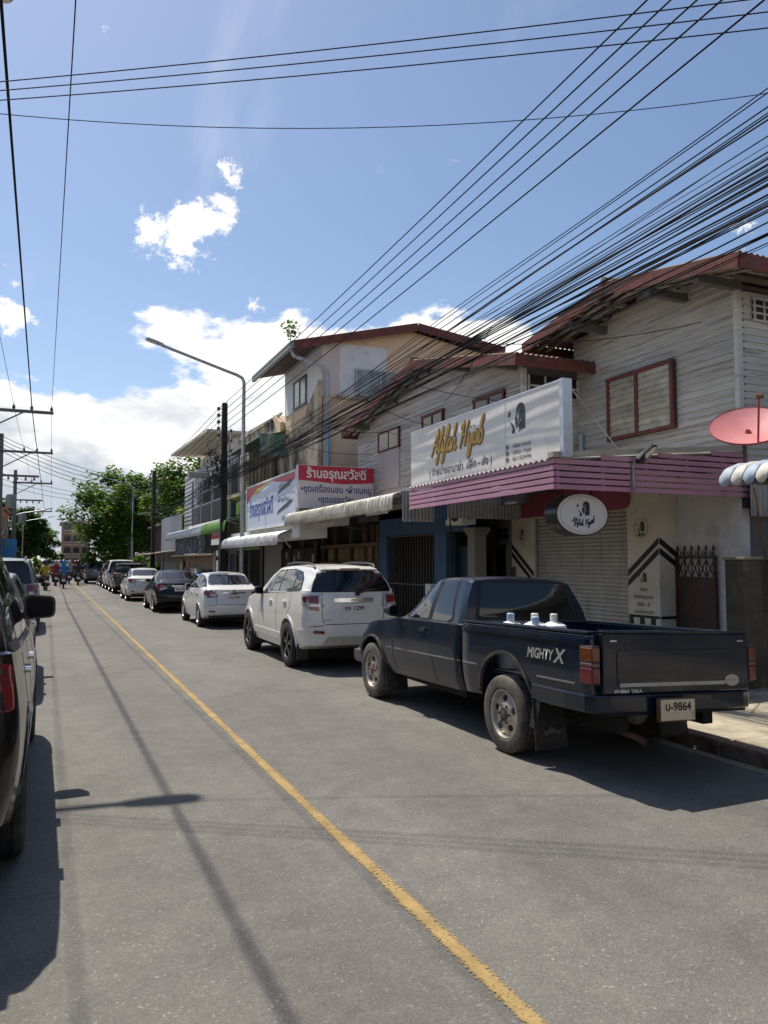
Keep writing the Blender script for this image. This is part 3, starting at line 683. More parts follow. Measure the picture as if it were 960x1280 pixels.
def white_suv():
    m = paint('cream_white_paint', (.78, .765, .70), .22, .08, (.45, .40, .32))
    silver = mat('satin_silver', (.42, .41, .39), .35, .5, .1, 9)
    S = suv_spec(); S['rear'] = [(.25, .16), (.42, .02), (.6, 0), (.85, .01), (1.2, .06), (1.58, .27)]; S['front'] = [(.2, .1), (.5, 0), (.9, .1)]
    root, c, b = make_body(S, 'sport_utility_vehicle', 'cream white sport utility vehicle with black wheels and roof rails, beyond the navy pickup', 'car', m,
                           arches=[(0, .36, .415, .5, .95), (2.62, .36, .415, .5, .95)])
    W1 = [(-.10, 1.215), (.62, 1.185), (.62, 1.525), (.10, 1.53), (-.02, 1.50)]; W2 = [(.68, 1.18), (1.62, 1.115), (1.30, 1.38), (1.05, 1.49), (.68, 1.522)]; W3 = [(-.48, 1.235), (-.15, 1.22), (-.08, 1.475), (-.24, 1.45), (-.40, 1.37)]
    red_r = lamp_red
    D = dict(wb=2.62, r=.36, w=.23, x=.69, kind='black', rm=mat('gloss_black_alloy', (.015, .015, .016), .25, .3, .1, 9, coat=.4), ar=.405, flare=.055,
             seal=[(-.54, 1.21), (1.74, 1.09), (1.36, 1.40), (1.08, 1.52), (.2, 1.545), (-.2, 1.50), (-.44, 1.39)], wins=[W1, W2, W3],
             seams=[[(.65, 1.17), (.66, .8), (.66, .34)], [(-.14, 1.2), (-.12, .95), (.16, .72), (.36, .60), (.40, .34)], [(1.72, 1.09), (1.80, .9), (1.80, .34)]],
             handles=[(.18, 1.02), (1.05, 1.0)], mould=[[(.45, .40), (2.15, .40), (2.15, .50), (.45, .50)]],
             rseal=[(-.66, 1.195), (.66, 1.195), (.53, 1.53), (-.53, 1.53)], rwin=[(-.645, 1.208), (.645, 1.208), (.515, 1.518), (-.515, 1.518)], wind=[(-.6, 1.13), (.6, 1.13), (.5, 1.5), (-.5, 1.5)],
             patches=[('tail_lamp', 'rear2', rounded([(.53, .90), (.72, .93), (.745, 1.06), (.735, 1.17), (.53, 1.175)], .03), lamp_clear, .014),
                      ('red_lens', 'rear2', rounded([(.555, 1.02), (.70, 1.04), (.71, 1.14), (.555, 1.15)], .02), red_r, .020), ('red_lens', 'rear2', rounded([(.545, .91), (.69, .935), (.70, .985), (.545, .98)], .015), red_r, .020),
                      ('tail_lamp', 'LR', rounded([(-.88, .96), (-.72, 1.00), (-.64, 1.17), (-.84, 1.18)], .03), lamp_clear, .012), ('red_lens', 'LR', rounded([(-.86, 1.03), (-.74, 1.05), (-.70, 1.13), (-.84, 1.14)], .02), red_r, .018),
                      ('chrome_bar', 'rear', rounded([(-.32, 1.045), (.32, 1.045), (.32, 1.105), (-.32, 1.105)], .012), chrome, .022),
                      ('badge', 'rear', [(-.06, 1.065), (.06, 1.065), (.07, 1.09), (-.05, 1.09)], mat('gold_badge', (.5, .38, .12), .3, .7, .05, 9), .028),
                      ('reflector', 'rear2', rounded([(.47, .575), (.64, .585), (.63, .63), (.48, .62)], .015), red_r, .012),
                      ('bumper_trim', 'rear', rounded([(-.52, .39), (.52, .39), (.42, .53), (-.42, .53)], .03), silver, .012),
                      ('bumper_step', 'LR', [(-.90, .60), (-.55, .60), (-.55, .635), (-.90, .635)], m, .018),
                      ('headlamp', 'front2', [(.3, .72), (.62, .76), (.6, .88), (.32, .84)], lamp_clear, .01), ('grille', 'front', [(-.26, .62), (.26, .62), (.26, .86), (-.26, .86)], plastic_black, .01)],
             rlines=[[(-.50, 1.19), (-.505, .90), (-.49, .76), (-.45, .715), (.45, .715), (.49, .76), (.505, .90), (.50, 1.19)], [(-.70, .68), (-.47, .70)], [(.47, .70), (.70, .68)]],
             mirror=(1.70, 1.15), mirm=dark_metal, mirs=(.15, .14), plate=(0, .945, 'กง 1299'), pw=.40, ph=.15, exhaust=.3)
    dress(c, b, m, D)
    # roof rails, spoiler with brake lamp, wiper, hinges
    for s_ in (-1, 1):
        xx = s_ * .50; zz = c.surf('top', xx, .1).z
        MB().tube([(xx, -.52, zz - .03), (xx, -.46, zz + .02), (xx, -.2, zz + .05), (xx, .5, zz + .055), (xx, .95, zz + .03), (xx, 1.05, zz - .02)], .016, 8).build('roof_rail', dark_metal, root, 50)
    sp = MB().prism([(-.72, 1.545), (-.44, 1.585), (-.44, 1.56), (-.70, 1.52)], 'x', -.46, .46).build('spoiler', m, root, 0, .008)
    MB().box(-.16, .16, -.728, -.715, 1.535, 1.556).build('brake_lamp', lamp_red, sp)
    p0 = c.surf('rear', .06, 1.17, .02); p1 = c.surf('rear', .44, 1.235, .025)
    wi = MB().lathe([(.035, -.03), (.035, .03)], 12, 'y', p0).tube([p0, (p0 + p1) / 2 + Vector((-.02, -.02, .02)), p1], [.014, .012, .006], 6)
    wi.build('rear_wiper', plastic_black, root, 40)
    for s_ in (-1, 1): p = c.surf('rear', s_ * .25, 1.51, .012); MB().box(p.x - .02, p.x + .02, p.y - .01, p.y + .01, p.z - .02, p.z + .025).build('window_hinge', plastic_black, root)
    MB().box(-.78, -.56, -.50, -.485, .16, .40).build('mud_flap', MATS['mud_flap'], root); MB().box(-.78, -.56, 2.14, 2.155, .16, .38).build('mud_flap', MATS['mud_flap'], root)
    text(root, 'CAPTIVA', .03, (-.38, c.surf('rear', -.38, .775).y - .004, .775), 'cam', chrome, world=False, fit=.17)
    root.location = (4.26, 11.92, 0)
white_suv()

def sedan_spec(W=.78, wb=2.38, roof=1.39, belt=.92, rear=-.86, deck=.955):
    return dict(W=W, y0=rear, y1=wb + .78, ins=.07, cr=.12, cf=.22, crown=.03, zf=[(rear, .34), (-.45, .24), (0, .20), (wb, .20), (wb + .78, .26)],
                wf=[(rear, W - .06), (-.2, W - .04), (wb + .3, W - .05), (wb + .78, W - .2)], zm=[(rear, .72), (1.2, .64), (wb + .78, .52)], wm=[(rear, W - .03), (-.1, W), (wb, W), (wb + .55, W - .05), (wb + .78, W - .14)],
                zb=[(rear, belt + .03), (0, belt + .05), (1.2, belt), (wb - .4, belt - .06), (wb + .5, belt - .2), (wb + .78, belt - .36)],
                wb=[(rear, W - .09), (0, W - .05), (wb - .4, W - .06), (wb + .5, W - .1), (wb + .78, W - .2)],
                zt=[(rear, deck - .02), (rear + .06, deck), (rear + .36, deck + .05), (rear + .44, deck + .085), (.12, roof - .12), (.35, roof - .03), (.8, roof), (1.15, roof - .02), (1.42, roof - .11), (wb - .14, belt + .03), (wb + .0, belt - .01), (wb + .45, belt - .12), (wb + .7, belt - .24), (wb + .78, belt - .34)],
                wt=[(rear, W - .18), (rear + .4, W - .16), (.2, W - .24), (.5, W - .24), (1.3, W - .23), (wb - .2, W - .13), (wb + .5, W - .16), (wb + .78, W - .24)],
                rear=[(.2, .14), (.42, .0), (.6, 0), (.7, .05), (deck, .09), (1.4, .1)], front=[(.2, .1), (.5, 0), (.9, .1)])
def sedan(name, label, m, loc, lamps, ptext, group=None, kind='ten', W=.78, roof=1.39, rgm=None, parent=None):
    S = sedan_spec(W=W, roof=roof); wb = 2.38
    root, c, b = make_body(S, name, label, 'car', m, group, arches=[(0, .29, .335, .48, .95), (wb, .29, .335, .48, .95)])
    h = roof - 1.39
    D = dict(wb=wb, r=.29, w=.185, x=W - .095, kind=kind, ar=.328, flare=.02,
             seal=[(-.28, 1.03), (-.05, .985), (1.92, .955), (1.45, 1.21 + h), (1.1, 1.315 + h), (.55, 1.325 + h), (.22, 1.27 + h)],
             wins=[[(.02, 1.005), (.72, .99), (.72, 1.305 + h), (.5, 1.305 + h), (.26, 1.26 + h)], [(.77, .99), (1.80, .975), (1.43, 1.19 + h), (1.1, 1.295 + h), (.77, 1.308 + h)], [(-.20, 1.03), (-.03, 1.008), (.18, 1.235 + h)]],
             seams=[[(.745, .98), (.75, .6), (.75, .26)], [(-.06, .98), (.02, .8), (.28, .62), (.36, .27)], [(1.88, .95), (1.90, .7), (1.88, .26)]], handles=[(.22, .86), (1.05, .85)],
             rseal=[(-.59, 1.06), (.59, 1.06), (.48, 1.325 + h), (-.48, 1.325 + h)], rwin=[(-.565, 1.075), (.565, 1.075), (.455, 1.31 + h), (-.455, 1.31 + h)], rgm=rgm or glass_dark,
             wind=[(-.6, .97), (.6, .97), (.48, 1.3), (-.48, 1.3)], patches=lamps(m), rlines=[[(-.46, .95), (-.45, .62), (-.40, .585), (.40, .585), (.45, .62), (.46, .95)], [(-.70, .56), (-.44, .585)], [(.44, .585), (.70, .56)]],
             mirror=(1.84, 1.0), mirs=(.15, .11), mirm=m, plate=(0, .76, ptext), pw=.36, ph=.15, exhaust=.35)
    dress(c, b, m, D); root.location = loc; return root
def lamps_city(m):
    return [('tail_lamp', 'rear2', rounded([(.40, .79), (.67, .765), (.70, .88), (.68, .935), (.46, .90)], .03), lamp_red, .012), ('tail_lamp', 'LR', rounded([(-.82, .78), (-.62, .84), (-.50, .92), (-.68, .955), (-.80, .94)], .03), lamp_red, .010),
            ('lamp_lens', 'rear2', rounded([(.44, .81), (.60, .80), (.60, .84), (.46, .85)], .012), lamp_clear, .018), ('chrome_bar', 'rear', rounded([(-.28, .865), (.28, .865), (.28, .895), (-.28, .895)], .01), chrome, .016),
            ('reflector', 'rear2', rounded([(.48, .40), (.64, .41), (.63, .45), (.49, .44)], .01), lamp_red, .01), ('bumper_lower', 'rear', rounded([(-.62, .28), (.62, .28), (.58, .36), (-.58, .36)], .02), plastic_black, .008),
            ('badge', 'rear', ellipse(0, .935, .03, .025, 14), chrome, .012), ('headlamp', 'front2', [(.3, .6), (.62, .66), (.6, .76), (.32, .7)], lamp_clear, .01)]
def lamps_dark(m):
    return [('tail_lamp', 'rear2', rounded([(.36, .80), (.62, .70), (.71, .72), (.70, .93), (.60, .945)], .03), lamp_red, .012), ('tail_lamp', 'LR', rounded([(-.84, .74), (-.62, .83), (-.52, .93), (-.66, .96), (-.80, .95)], .03), lamp_red, .010),
            ('lamp_lens', 'rear2', rounded([(.42, .80), (.62, .735), (.64, .79), (.44, .84)], .012), lamp_clear, .018), ('chrome_bar', 'rear', rounded([(-.26, .855), (.26, .855), (.26, .88), (-.26, .88)], .01), chrome, .016),
            ('boot_spoiler', 'rear', rounded([(-.52, .955), (.52, .955), (.50, .985), (-.50, .985)], .01), m, .05), ('headlamp', 'front2', [(.3, .6), (.62, .66), (.6, .76), (.32, .7)], lamp_clear, .01)]
white1 = paint('white_paint', (.72, .72, .70), .22, .08); white2 = paint('pearl_white_paint', (.66, .65, .61), .24, .10)
blackp = mat('black_paint', (.004, .005, .009), .22, 0, .05, 3, coat=.3, spec=.3, rvar=.05)
sedan('sedan_car', 'white sedan with red wrap-round tail lamps parked ahead of the white sport utility vehicle', white1, (4.24, 20.05, 0), lamps_city, 'กฉ 434', 'sedans parked along the kerb')
sedan('sedan_car', 'black sedan with a small boot spoiler parked between two white sedans', blackp, (3.88, 26.5, 0), lamps_dark, 'กจ 52', 'sedans parked along the kerb', 'five')
sedan('sedan_car', 'pearl white sedan parked ahead of the black sedan', white2, (3.70, 34.4, 0), lamps_city, 'ขข 781', 'sedans parked along the kerb')

def tall_car(name, label, m, loc, W=.82, wb=2.65, roof=1.70, belt=1.10, rear=-.95, r=.36, kind='five', fm=None, group=None, flip=False, gm=None, mirs=(.16, .16), cat='car', sidegm=None, seal_only=False, lampv=True, rack=False, rearprof=None, mirm=None, hm=None, bumper=None, mz=.07):
    S = suv_spec(W, wb, roof, belt, rear); S['rear'] = rearprof or [(.25, .16), (.42, .02), (.6, 0), (.85, .03), (belt, .08), (roof, .25)]; S['front'] = [(.2, .1), (.5, 0), (.9, .1)]
    root, c, b = make_body(S, name, label, cat, m, group, arches=[(0, r, r + .055, W - .3, W + .2), (wb, r, r + .055, W - .3, W + .2)])
    t = roof - .075; bl = belt + .045; g = gm or glass_dark
    pt = [('tail_lamp', 'rear2', rounded([(W - .26, .90), (W - .13, .91), (W - .14, belt + .01), (W - .26, belt + .01)], .03), lamp_red, .014), ('tail_lamp', 'LR', rounded([(rear + .13, .94), (rear + .19, .95), (rear + .24, belt + .0), (rear + .16, belt + .01)], .02), lamp_red, .010),
          ('lamp_lens', 'rear2', rounded([(W - .22, .90), (W - .12, .91), (W - .12, .97), (W - .22, .96)], .015), lamp_clear, .020), ('chrome_bar', 'rear', rounded([(-.3, .97), (.3, .97), (.3, 1.01), (-.3, 1.01)], .01), chrome, .018),
          ('reflector', 'rear2', rounded([(W - .3, .52), (W - .14, .53), (W - .14, .57), (W - .3, .56)], .012), lamp_red, .012), ('headlamp', 'front2', [(.3, .72), (W - .2, .76), (W - .22, .88), (.32, .84)], lamp_clear, .01)]
    if bumper: pt.append(('bumper_lower', 'rear', rounded([(-W + .14, .40), (W - .14, .40), (W - .16, .56), (-W + .16, .56)], .03), bumper, .010))
    D = dict(wb=wb, r=r, w=.24, x=W - .12, kind=kind, ar=r + .045, flare=.05, fm=fm or m, seal=[(rear + .34, bl), (1.74, bl - .09), (1.36, t - .10), (1.08, t - .01), (.2, t + .02), (rear + .55, t)],
             wins=[[(-.16, bl + .02), (.62, bl - .01), (.62, t - .012), (-.10, t - .015)], [(.68, bl - .01), (1.60, bl - .06), (1.30, t - .12), (1.05, t - .03), (.68, t - .014)], [(rear + .40, bl + .02), (-.22, bl + .02), (-.16, t - .018), (rear + .60, t - .03)]], gm=sidegm or g,
             seams=[[(.65, bl), (.66, .8), (.66, .34)], [(-.19, bl), (-.14, .95), (.18, .72), (.40, .60), (.43, .34)], [(1.74, bl - .1), (1.82, .9), (1.82, .34)]], handles=[(.10, belt - .13), (.98, belt - .15)], hm=hm or chrome,
             mould=[[(.5, .42), (wb - .5, .42), (wb - .5, .48), (.5, .48)]], rseal=[(-W + .16, belt + .05), (W - .16, belt + .05), (W - .27, t + .01), (-W + .27, t + .01)], rwin=[(-W + .18, belt + .07), (W - .18, belt + .07), (W - .285, t - .01), (-W + .285, t - .01)], rgm=g,
             wind=[(-.6, belt), (.6, belt), (.5, t - .03), (-.5, t - .03)], patches=pt, rlines=[[(-W + .26, belt), (-W + .26, .8), (-W + .30, .64), (W - .30, .64), (W - .26, .8), (W - .26, belt)]],
             mirror=(1.72, belt + mz), mirm=mirm or m, mirs=mirs, plate=(0, .88, ''), exhaust=.3)
    dress(c, b, m, D)
    sp = MB().prism([(rear + .18, roof - .055), (rear + .48, roof - .01), (rear + .48, roof - .04), (rear + .20, roof - .085)], 'x', -W + .33, W - .33).build('spoiler', m, root, 0, .008)
    MB().box(-.15, .15, rear + .172, rear + .185, roof - .07, roof - .055).build('brake_lamp', lamp_red, sp)
    if rack:
        for s_ in (-1, 1):
            xx = s_ * (W - .32); zz = c.surf('top', xx, .2).z
            MB().tube([(xx, rear + .45, zz - .03), (xx, rear + .5, zz + .03), (xx, .2, zz + .05), (xx, 1.0, zz + .04), (xx, 1.1, zz - .02)], .018, 8).build('roof_rail', dark_metal, root, 50)
    root.location = loc; root.scale.x = 1
    return root, c
near_blk = mat('near_black_paint', (.006, .0055, .005), .18, 0, .1, 3, coat=.25, spec=.3, col2=(.011, .010, .008), c2=(.4, .7), rvar=.05)
# left kerb row
tall_car('sport_utility_vehicle', 'glossy black sport utility vehicle with chrome handles at the left kerb, first of its row', near_blk, (-1.05, 4.98, 0), W=.95, wb=3.0, roof=1.76, belt=1.16, rear=-1.0, r=.375, mirs=(.23, .19), mz=.14, mirm=mat('mirror_black', (.008, .008, .010), .22, 0, .05, 5, coat=.5), kind='five')
tall_car('hatchback_car', 'dusty grey-green car standing in front of the black sport utility vehicle', paint('grey_green_paint', (.12, .12, .105), .3, .2), (-1.00, 11.0, 0), W=.80, wb=2.5, roof=1.52, belt=1.0, rear=-.8, r=.31)
tall_car('sport_utility_vehicle', 'silver sport utility vehicle with black roof rails and dark rear window in the left row', paint('silver_paint', (.20, .205, .205), .3, .15), (-1.16, 20.5, 0), W=.92, wb=2.7, roof=1.74, belt=1.10, r=.37, rack=True)
tall_car('hatchback_car', 'white hatchback beyond the silver sport utility vehicle in the left row', white2, (-1.25, 27.0, 0), W=.80, wb=2.5, roof=1.50, belt=1.0, rear=-.8, r=.30)
# far right row
tall_car('pickup_truck', 'dark grey covered pickup parked ahead of the pearl white sedan', paint('dark_grey_paint', (.035, .036, .038), .3, .15), (3.78, 42.4, 0), W=.84, wb=2.8, roof=1.58, belt=1.08, r=.36, cat='pickup truck', rearprof=[(.25, .16), (.42, .02), (.6, 0), (1.05, .02), (1.12, .5), (1.6, .6)])
tall_car('sport_utility_vehicle', 'tall white sport utility vehicle parked ahead of the dark grey pickup', white1, (3.85, 48.6, 0), W=.88, wb=2.8, roof=1.76, belt=1.12, r=.37)
tall_car('hatchback_car', 'dark maroon hatchback parked ahead of the tall white sport utility vehicle', paint('maroon_paint', (.07, .012, .012), .25, .1), (3.80, 55.2, 0), W=.80, wb=2.5, roof=1.55, belt=1.0, rear=-.8, r=.31)
tall_car('minivan', 'grey minivan with a load on its roof parked beyond the maroon hatchback', paint('warm_grey_paint', (.16, .155, .145), .3, .15), (3.25, 63.5, 0), W=.86, wb=2.7, roof=1.72, belt=1.08, r=.33, cat='van', rack=True)
tall_car('hatchback_car', 'black hatchback parked far up the street past the grey minivan', blackp, (3.3, 74, 0), W=.80, wb=2.5, roof=1.52, belt=1.0, rear=-.8, r=.31)
# ---------------------------------------------------------------- ground, road, kerbs
asphalt = mat('asphalt', (.105, .102, .098), .88)
def asphalt_nodes(m):
    nt = m.node_tree; N = nt.nodes; L = nt.links; b = N['Principled BSDF']; tc = N.new('ShaderNodeTexCoord')
    def nz(s, d=3, r=.6, st=(1, 1, 1), kind='ShaderNodeTexNoise'):
        mp = N.new('ShaderNodeMapping'); mp.inputs['Scale'].default_value = st; L.new(tc.outputs['Object'], mp.inputs[0])
        n = N.new(kind); n.inputs['Scale'].default_value = s; L.new(mp.outputs[0], n.inputs[0])
        if kind == 'ShaderNodeTexNoise': n.inputs['Detail'].default_value = d; n.inputs['Roughness'].default_value = r; return n.outputs[0]
        return n
    def mr(v, a, b_, c, d):
        n = N.new('ShaderNodeMapRange'); L.new(v, n.inputs[0])
        for i, s in enumerate((a, b_, c, d)): n.inputs[i + 1].default_value = s
        return n.outputs[0]
    def mul(a, b_):
        n = N.new('ShaderNodeMath'); n.operation = 'MULTIPLY'
        for i, s in enumerate((a, b_)):
            if isinstance(s, (int, float)): n.inputs[i].default_value = s
            else: L.new(s, n.inputs[i])
        return n.outputs[0]
    vor = nz(95, kind='ShaderNodeTexVoronoi'); vc = N.new('ShaderNodeSeparateColor'); L.new(vor.outputs['Color'], vc.inputs[0])
    stones = mr(vc.outputs[0], .0, 1.0, .84, 1.15)                    # aggregate, each chip its own grey
    bright = mr(vc.outputs[1], .966, .970, 1.0, 1.5)                   # a few pale chips
    chips = mul(stones, bright)
    big = mr(nz(.55, 6, .65, (1, .35, 1)), .3, .72, .76, 1.18)        # long worn lanes and patches
    mid = mr(nz(5.5, 5, .65), .3, .7, .88, 1.12)
    fine = mr(nz(240, 2), .3, .7, .8, 1.2)
    stain_ = mr(nz(1.9, 4, .55, (1, .6, 1)), .64, .74, 1.0, .80)      # oil spots
    sx = N.new('ShaderNodeSeparateXYZ'); L.new(tc.outputs['Object'], sx.inputs[0]); wv = N.new('ShaderNodeMath'); wv.operation = 'SINE'
    wm = N.new('ShaderNodeMath'); wm.operation = 'MULTIPLY_ADD'; L.new(sx.outputs[0], wm.inputs[0]); wm.inputs[1].default_value = 3.6; wm.inputs[2].default_value = .8; L.new(wm.outputs[0], wv.inputs[0])
    tracks = mr(wv.outputs[0], -1, 1, .955, 1.045)                    # polished wheel tracks
    f = mul(mul(mul(mul(mul(chips, big), mid), fine), stain_), tracks)
    mx = N.new('ShaderNodeMix'); mx.data_type = 'RGBA'; L.new(mr(nz(1.3, 6, .7), .42, .7, 0, 1), mx.inputs['Factor'])
    mx.inputs['A'].default_value = (.153, .142, .124, 1); mx.inputs['B'].default_value = (.122, .114, .102, 1)
    sc_ = N.new('ShaderNodeVectorMath'); sc_.operation = 'SCALE'; L.new(mx.outputs['Result'], sc_.inputs[0]); L.new(f, sc_.inputs['Scale'])
    for l in list(b.inputs['Base Color'].links): L.remove(l)
    L.new(sc_.outputs[0], b.inputs['Base Color'])
    bp = N.new('ShaderNodeBump'); bp.inputs['Strength'].default_value = .5; bp.inputs['Distance'].default_value = .006
    L.new(vor.outputs['Distance'], bp.inputs['Height']); L.new(bp.outputs[0], b.inputs['Normal'])
asphalt_nodes(asphalt)
dirt = mat('bare_ground', (.20, .17, .13), .95, 0, .2, .6, .3, 30)
concrete = mat('pavement_concrete', (.41, .36, .27), .9, 0, .22, 2.5, .3, 60, col2=(.22, .18, .13), c2=(.46, .66), c2scale=1.6)
kerb_m = mat('kerb_concrete', (.25, .19, .145), .9, 0, .25, 6, .4, 40, col2=(.12, .055, .04), c2=(.47, .62), c2scale=3.0, rnd=.15)
gutter_m = mat('gutter_concrete', (.27, .245, .185), .9, 0, .2, 4, .3, 50, col2=(.2, .19, .17), c2=(.5, .7))
KX, LX = 5.28, -2.45
tag(MB().box(-400, 400, -60, 700, -.5, -.03).build('ground', dirt), None, None, kind='structure')
tag(MB().sheet((LX, -25, 0), (KX - LX, 0, 0), (0, 400, 0), 1, 1, .05).build('road', asphalt), None, None, kind='structure')
tag(MB().sheet((KX - .13, -25, .006), (.14, 0, 0), (0, 130, 0), 1, 1, .03).build('gutter', gutter_m), None, None, kind='structure')
def kerb(x0, x1, name):
    k = MB().box(min(x0, x1) + .02, max(x0, x1) - .02, -25, 105, -.03, .10).build(name, kerb_m); tag(k, None, None, kind='structure')
    for i in range(70):
        y = -6 + i * 1.0
        MB().box(min(x0, x1) + random.uniform(-.008, .008), max(x0, x1), y + .01, y + .99, 0, .135 + random.uniform(-.008, .006)).build('kerb_stone', kerb_m, k, 0, .018)
    return k
kerb(KX, KX + .16, 'kerb_right'); kerb(LX - .16, LX, 'kerb_left')
pv = tag(MB().box(KX + .16, 8.9, -25, 105, -.02, .115).build('pavement_right', concrete), None, None, kind='structure')
tag(MB().box(-4.4, LX - .16, -25, 105, -.02, .115).build('pavement_left', concrete), None, None, kind='structure')
for i in range(26):     # cast pavement bays with open joints
    for j in range(2):
        x0 = KX + .175 + j * 1.7; MB().box(x0, x0 + 1.685, -4 + i * 1.5, -4 + i * 1.5 + 1.48, .10, .128 + random.uniform(-.004, .004)).build('paving_slab', concrete, pv, 0, .006)
# worn yellow centre line
yel = mat('yellow_road_paint', (.37, .25, .095), .85, 0, .25, 5)
def worn(m):
    nt = m.node_tree; N = nt.nodes; L = nt.links; out = [n for n in N if n.type == 'OUTPUT_MATERIAL'][0]; b = N['Principled BSDF']
    tc = N.new('ShaderNodeTexCoord'); sp = N.new('ShaderNodeSeparateXYZ'); L.new(tc.outputs['Object'], sp.inputs[0])
    a = N.new('ShaderNodeMath'); a.operation = 'ABSOLUTE'; L.new(sp.outputs[0], a.inputs[0])
    e = N.new('ShaderNodeMapRange'); L.new(a.outputs[0], e.inputs[0])
    for i, s in enumerate((.022, .066, .26, -.12)): e.inputs[i + 1].default_value = s
    n = N.new('ShaderNodeTexNoise'); n.inputs['Scale'].default_value = 55; n.inputs['Detail'].default_value = 5; n.inputs['Roughness'].default_value = .7; L.new(tc.outputs['Object'], n.inputs[0])
    n2 = N.new('ShaderNodeTexNoise'); n2.inputs['Scale'].default_value = 1.1; n2.inputs['Detail'].default_value = 4; L.new(tc.outputs['Object'], n2.inputs[0])
    s1 = N.new('ShaderNodeMath'); s1.operation = 'ADD'; L.new(e.outputs[0], s1.inputs[0]); L.new(n.outputs[0], s1.inputs[1])
    s2 = N.new('ShaderNodeMath'); s2.operation = 'MULTIPLY_ADD'; L.new(n2.outputs[0], s2.inputs[0]); s2.inputs[1].default_value = .45; L.new(s1.outputs[0], s2.inputs[2])
    st = N.new('ShaderNodeMapRange'); L.new(s2.outputs[0], st.inputs[0])
    for i, s in enumerate((.80, .93, 0, .90)): st.inputs[i + 1].default_value = s
    tr = N.new('ShaderNodeBsdfTransparent'); mx = N.new('ShaderNodeMixShader'); L.new(st.outputs[0], mx.inputs[0]); L.new(tr.outputs[0], mx.inputs[1]); L.new(b.outputs[0], mx.inputs[2]); L.new(mx.outputs[0], out.inputs[0])
worn(yel)
yl = MB().sheet((-.065, -3, 0), (.13, 0, 0), (0, 130, 0), 2, 130).build('road_line', yel); yl.location = (1.64, 0, .0045); tag(yl, None, None, kind='structure')

# ---------------------------------------------------------------- building materials
wood_grey = mat('weathered_board', (.455, .44, .405), .85, 0, .16, 5, .25, 50, col2=(.27, .225, .18), c2=(.52, .68), c2scale=3.0, c2stretch=(1, .3, 5), stretch=(1, .4, 4), rloc=37.0, rnd=.10)
wood_side = mat('weathered_board_side', (.52, .515, .49), .85, 0, .12, 5, .25, 50, col2=(.30, .27, .23), c2=(.53, .70), c2scale=2.0, c2stretch=(.35, 1, 2.5), stretch=(.4, 1, 4), rloc=37.0, rnd=.08)
wood_b = mat('weathered_board_pinkish', (.47, .44, .42), .85, 0, .16, 5, .25, 50, col2=(.24, .19, .165), c2=(.53, .66), c2scale=3.0, c2stretch=(1, .3, 5), stretch=(1, .4, 4), rloc=37.0, rnd=.12)
red_wood = mat('red_painted_wood', (.15, .034, .026), .75, 0, .3, 6, .2, 50, col2=(.075, .042, .034), c2=(.46, .66), c2scale=3.5, c2stretch=(1, 1, 2))
tin = mat('corrugated_tin', (.33, .31, .28), .6, .3, .2, 3, col2=(.20, .11, .06), c2=(.45, .65), c2scale=1.4)
tin_roof = mat('rusty_tin_roof', (.22, .15, .10), .8, .1, .25, 3, col2=(.12, .07, .045), c2=(.4, .65), c2scale=1.8)
soffit_m = mat('aged_lath', (.33, .30, .25), .9, 0, .2, 5, col2=(.15, .13, .11), c2=(.45, .65), c2scale=2)
old_beam = mat('old_beam', (.10, .095, .09), .85, 0, .2, 6)
cream = mat('cream_plaster', (.72, .67, .55), .85, 0, .06, 3, .1, 40, col2=(.40, .36, .28), c2=(.5, .72), c2scale=1.5)
white_wall = mat('white_plaster', (.78, .77, .75), .85, 0, .06, 3, .1, 40, col2=(.47, .46, .44), c2=(.48, .7), c2scale=1.0)
mauve = mat('mauve_slat_paint', (.50, .25, .34), .6, 0, .14, 4, col2=(.38, .19, .26), c2=(.45, .68), c2scale=2, rnd=.05)
beige = mat('beige_beam_paint', (.42, .37, .30), .7, 0, .1, 4)
maroon = mat('maroon_board', (.30, .05, .09), .5, 0, .08, 4)
shutter_m = mat('roller_shutter_paint', (.50, .485, .45), .5, .3, .10, 4, col2=(.36, .34, .30), c2=(.5, .7), c2scale=2.5, c2stretch=(1, 3, .4))
sign_white = mat('sign_vinyl', (.76, .725, .67), .5, 0, .05, 1.5, col2=(.66, .62, .56), c2=(.5, .75), c2scale=.9)
sign_edge = mat('sign_aluminium', (.55, .56, .60), .35, .5, .1, 6)
rust_m = MATS['rusty_steel']
grey_pipe = mat('grey_pvc', (.33, .37, .40), .5, 0, .1, 5)

def corrugated(parent, name, m, o, u, v, n, amp=.014, t=.004, nv=2, sag=0):
    mb = MB().sheet(o, u, v, n * 6, nv, t, lambda a, b: amp * math.sin(2 * math.pi * n * a) + sag * math.sin(math.pi * b))
    return mb.build(name, m, parent, 60, world=True)
def boards_x(parent, x, y0, y1, z0, top, pitch, m, out=-1, t=.030, wob=.004):
    """horizontal lap boards on a wall facing -X; top(y) = wall top, boards shorten under a gable"""
    z = z0
    while True:
        ys = [y for y in np.linspace(y0, y1, 60) if top(y) >= z + .01]
        if not ys: break
        a, b = min(ys), max(ys); w0, w1 = random.uniform(-wob, wob), random.uniform(-wob, wob)
        zt = z + pitch * 1.12
        MB().hexa([(x, a, z + w0), (x - t, a, z + w0), (x - t, b, z + w1), (x, b, z + w1), (x, a, zt + w0), (x - .004, a, zt + w0), (x - .004, b, zt + w1), (x, b, zt + w1)]).build('board', m, parent, world=True)
        z += pitch
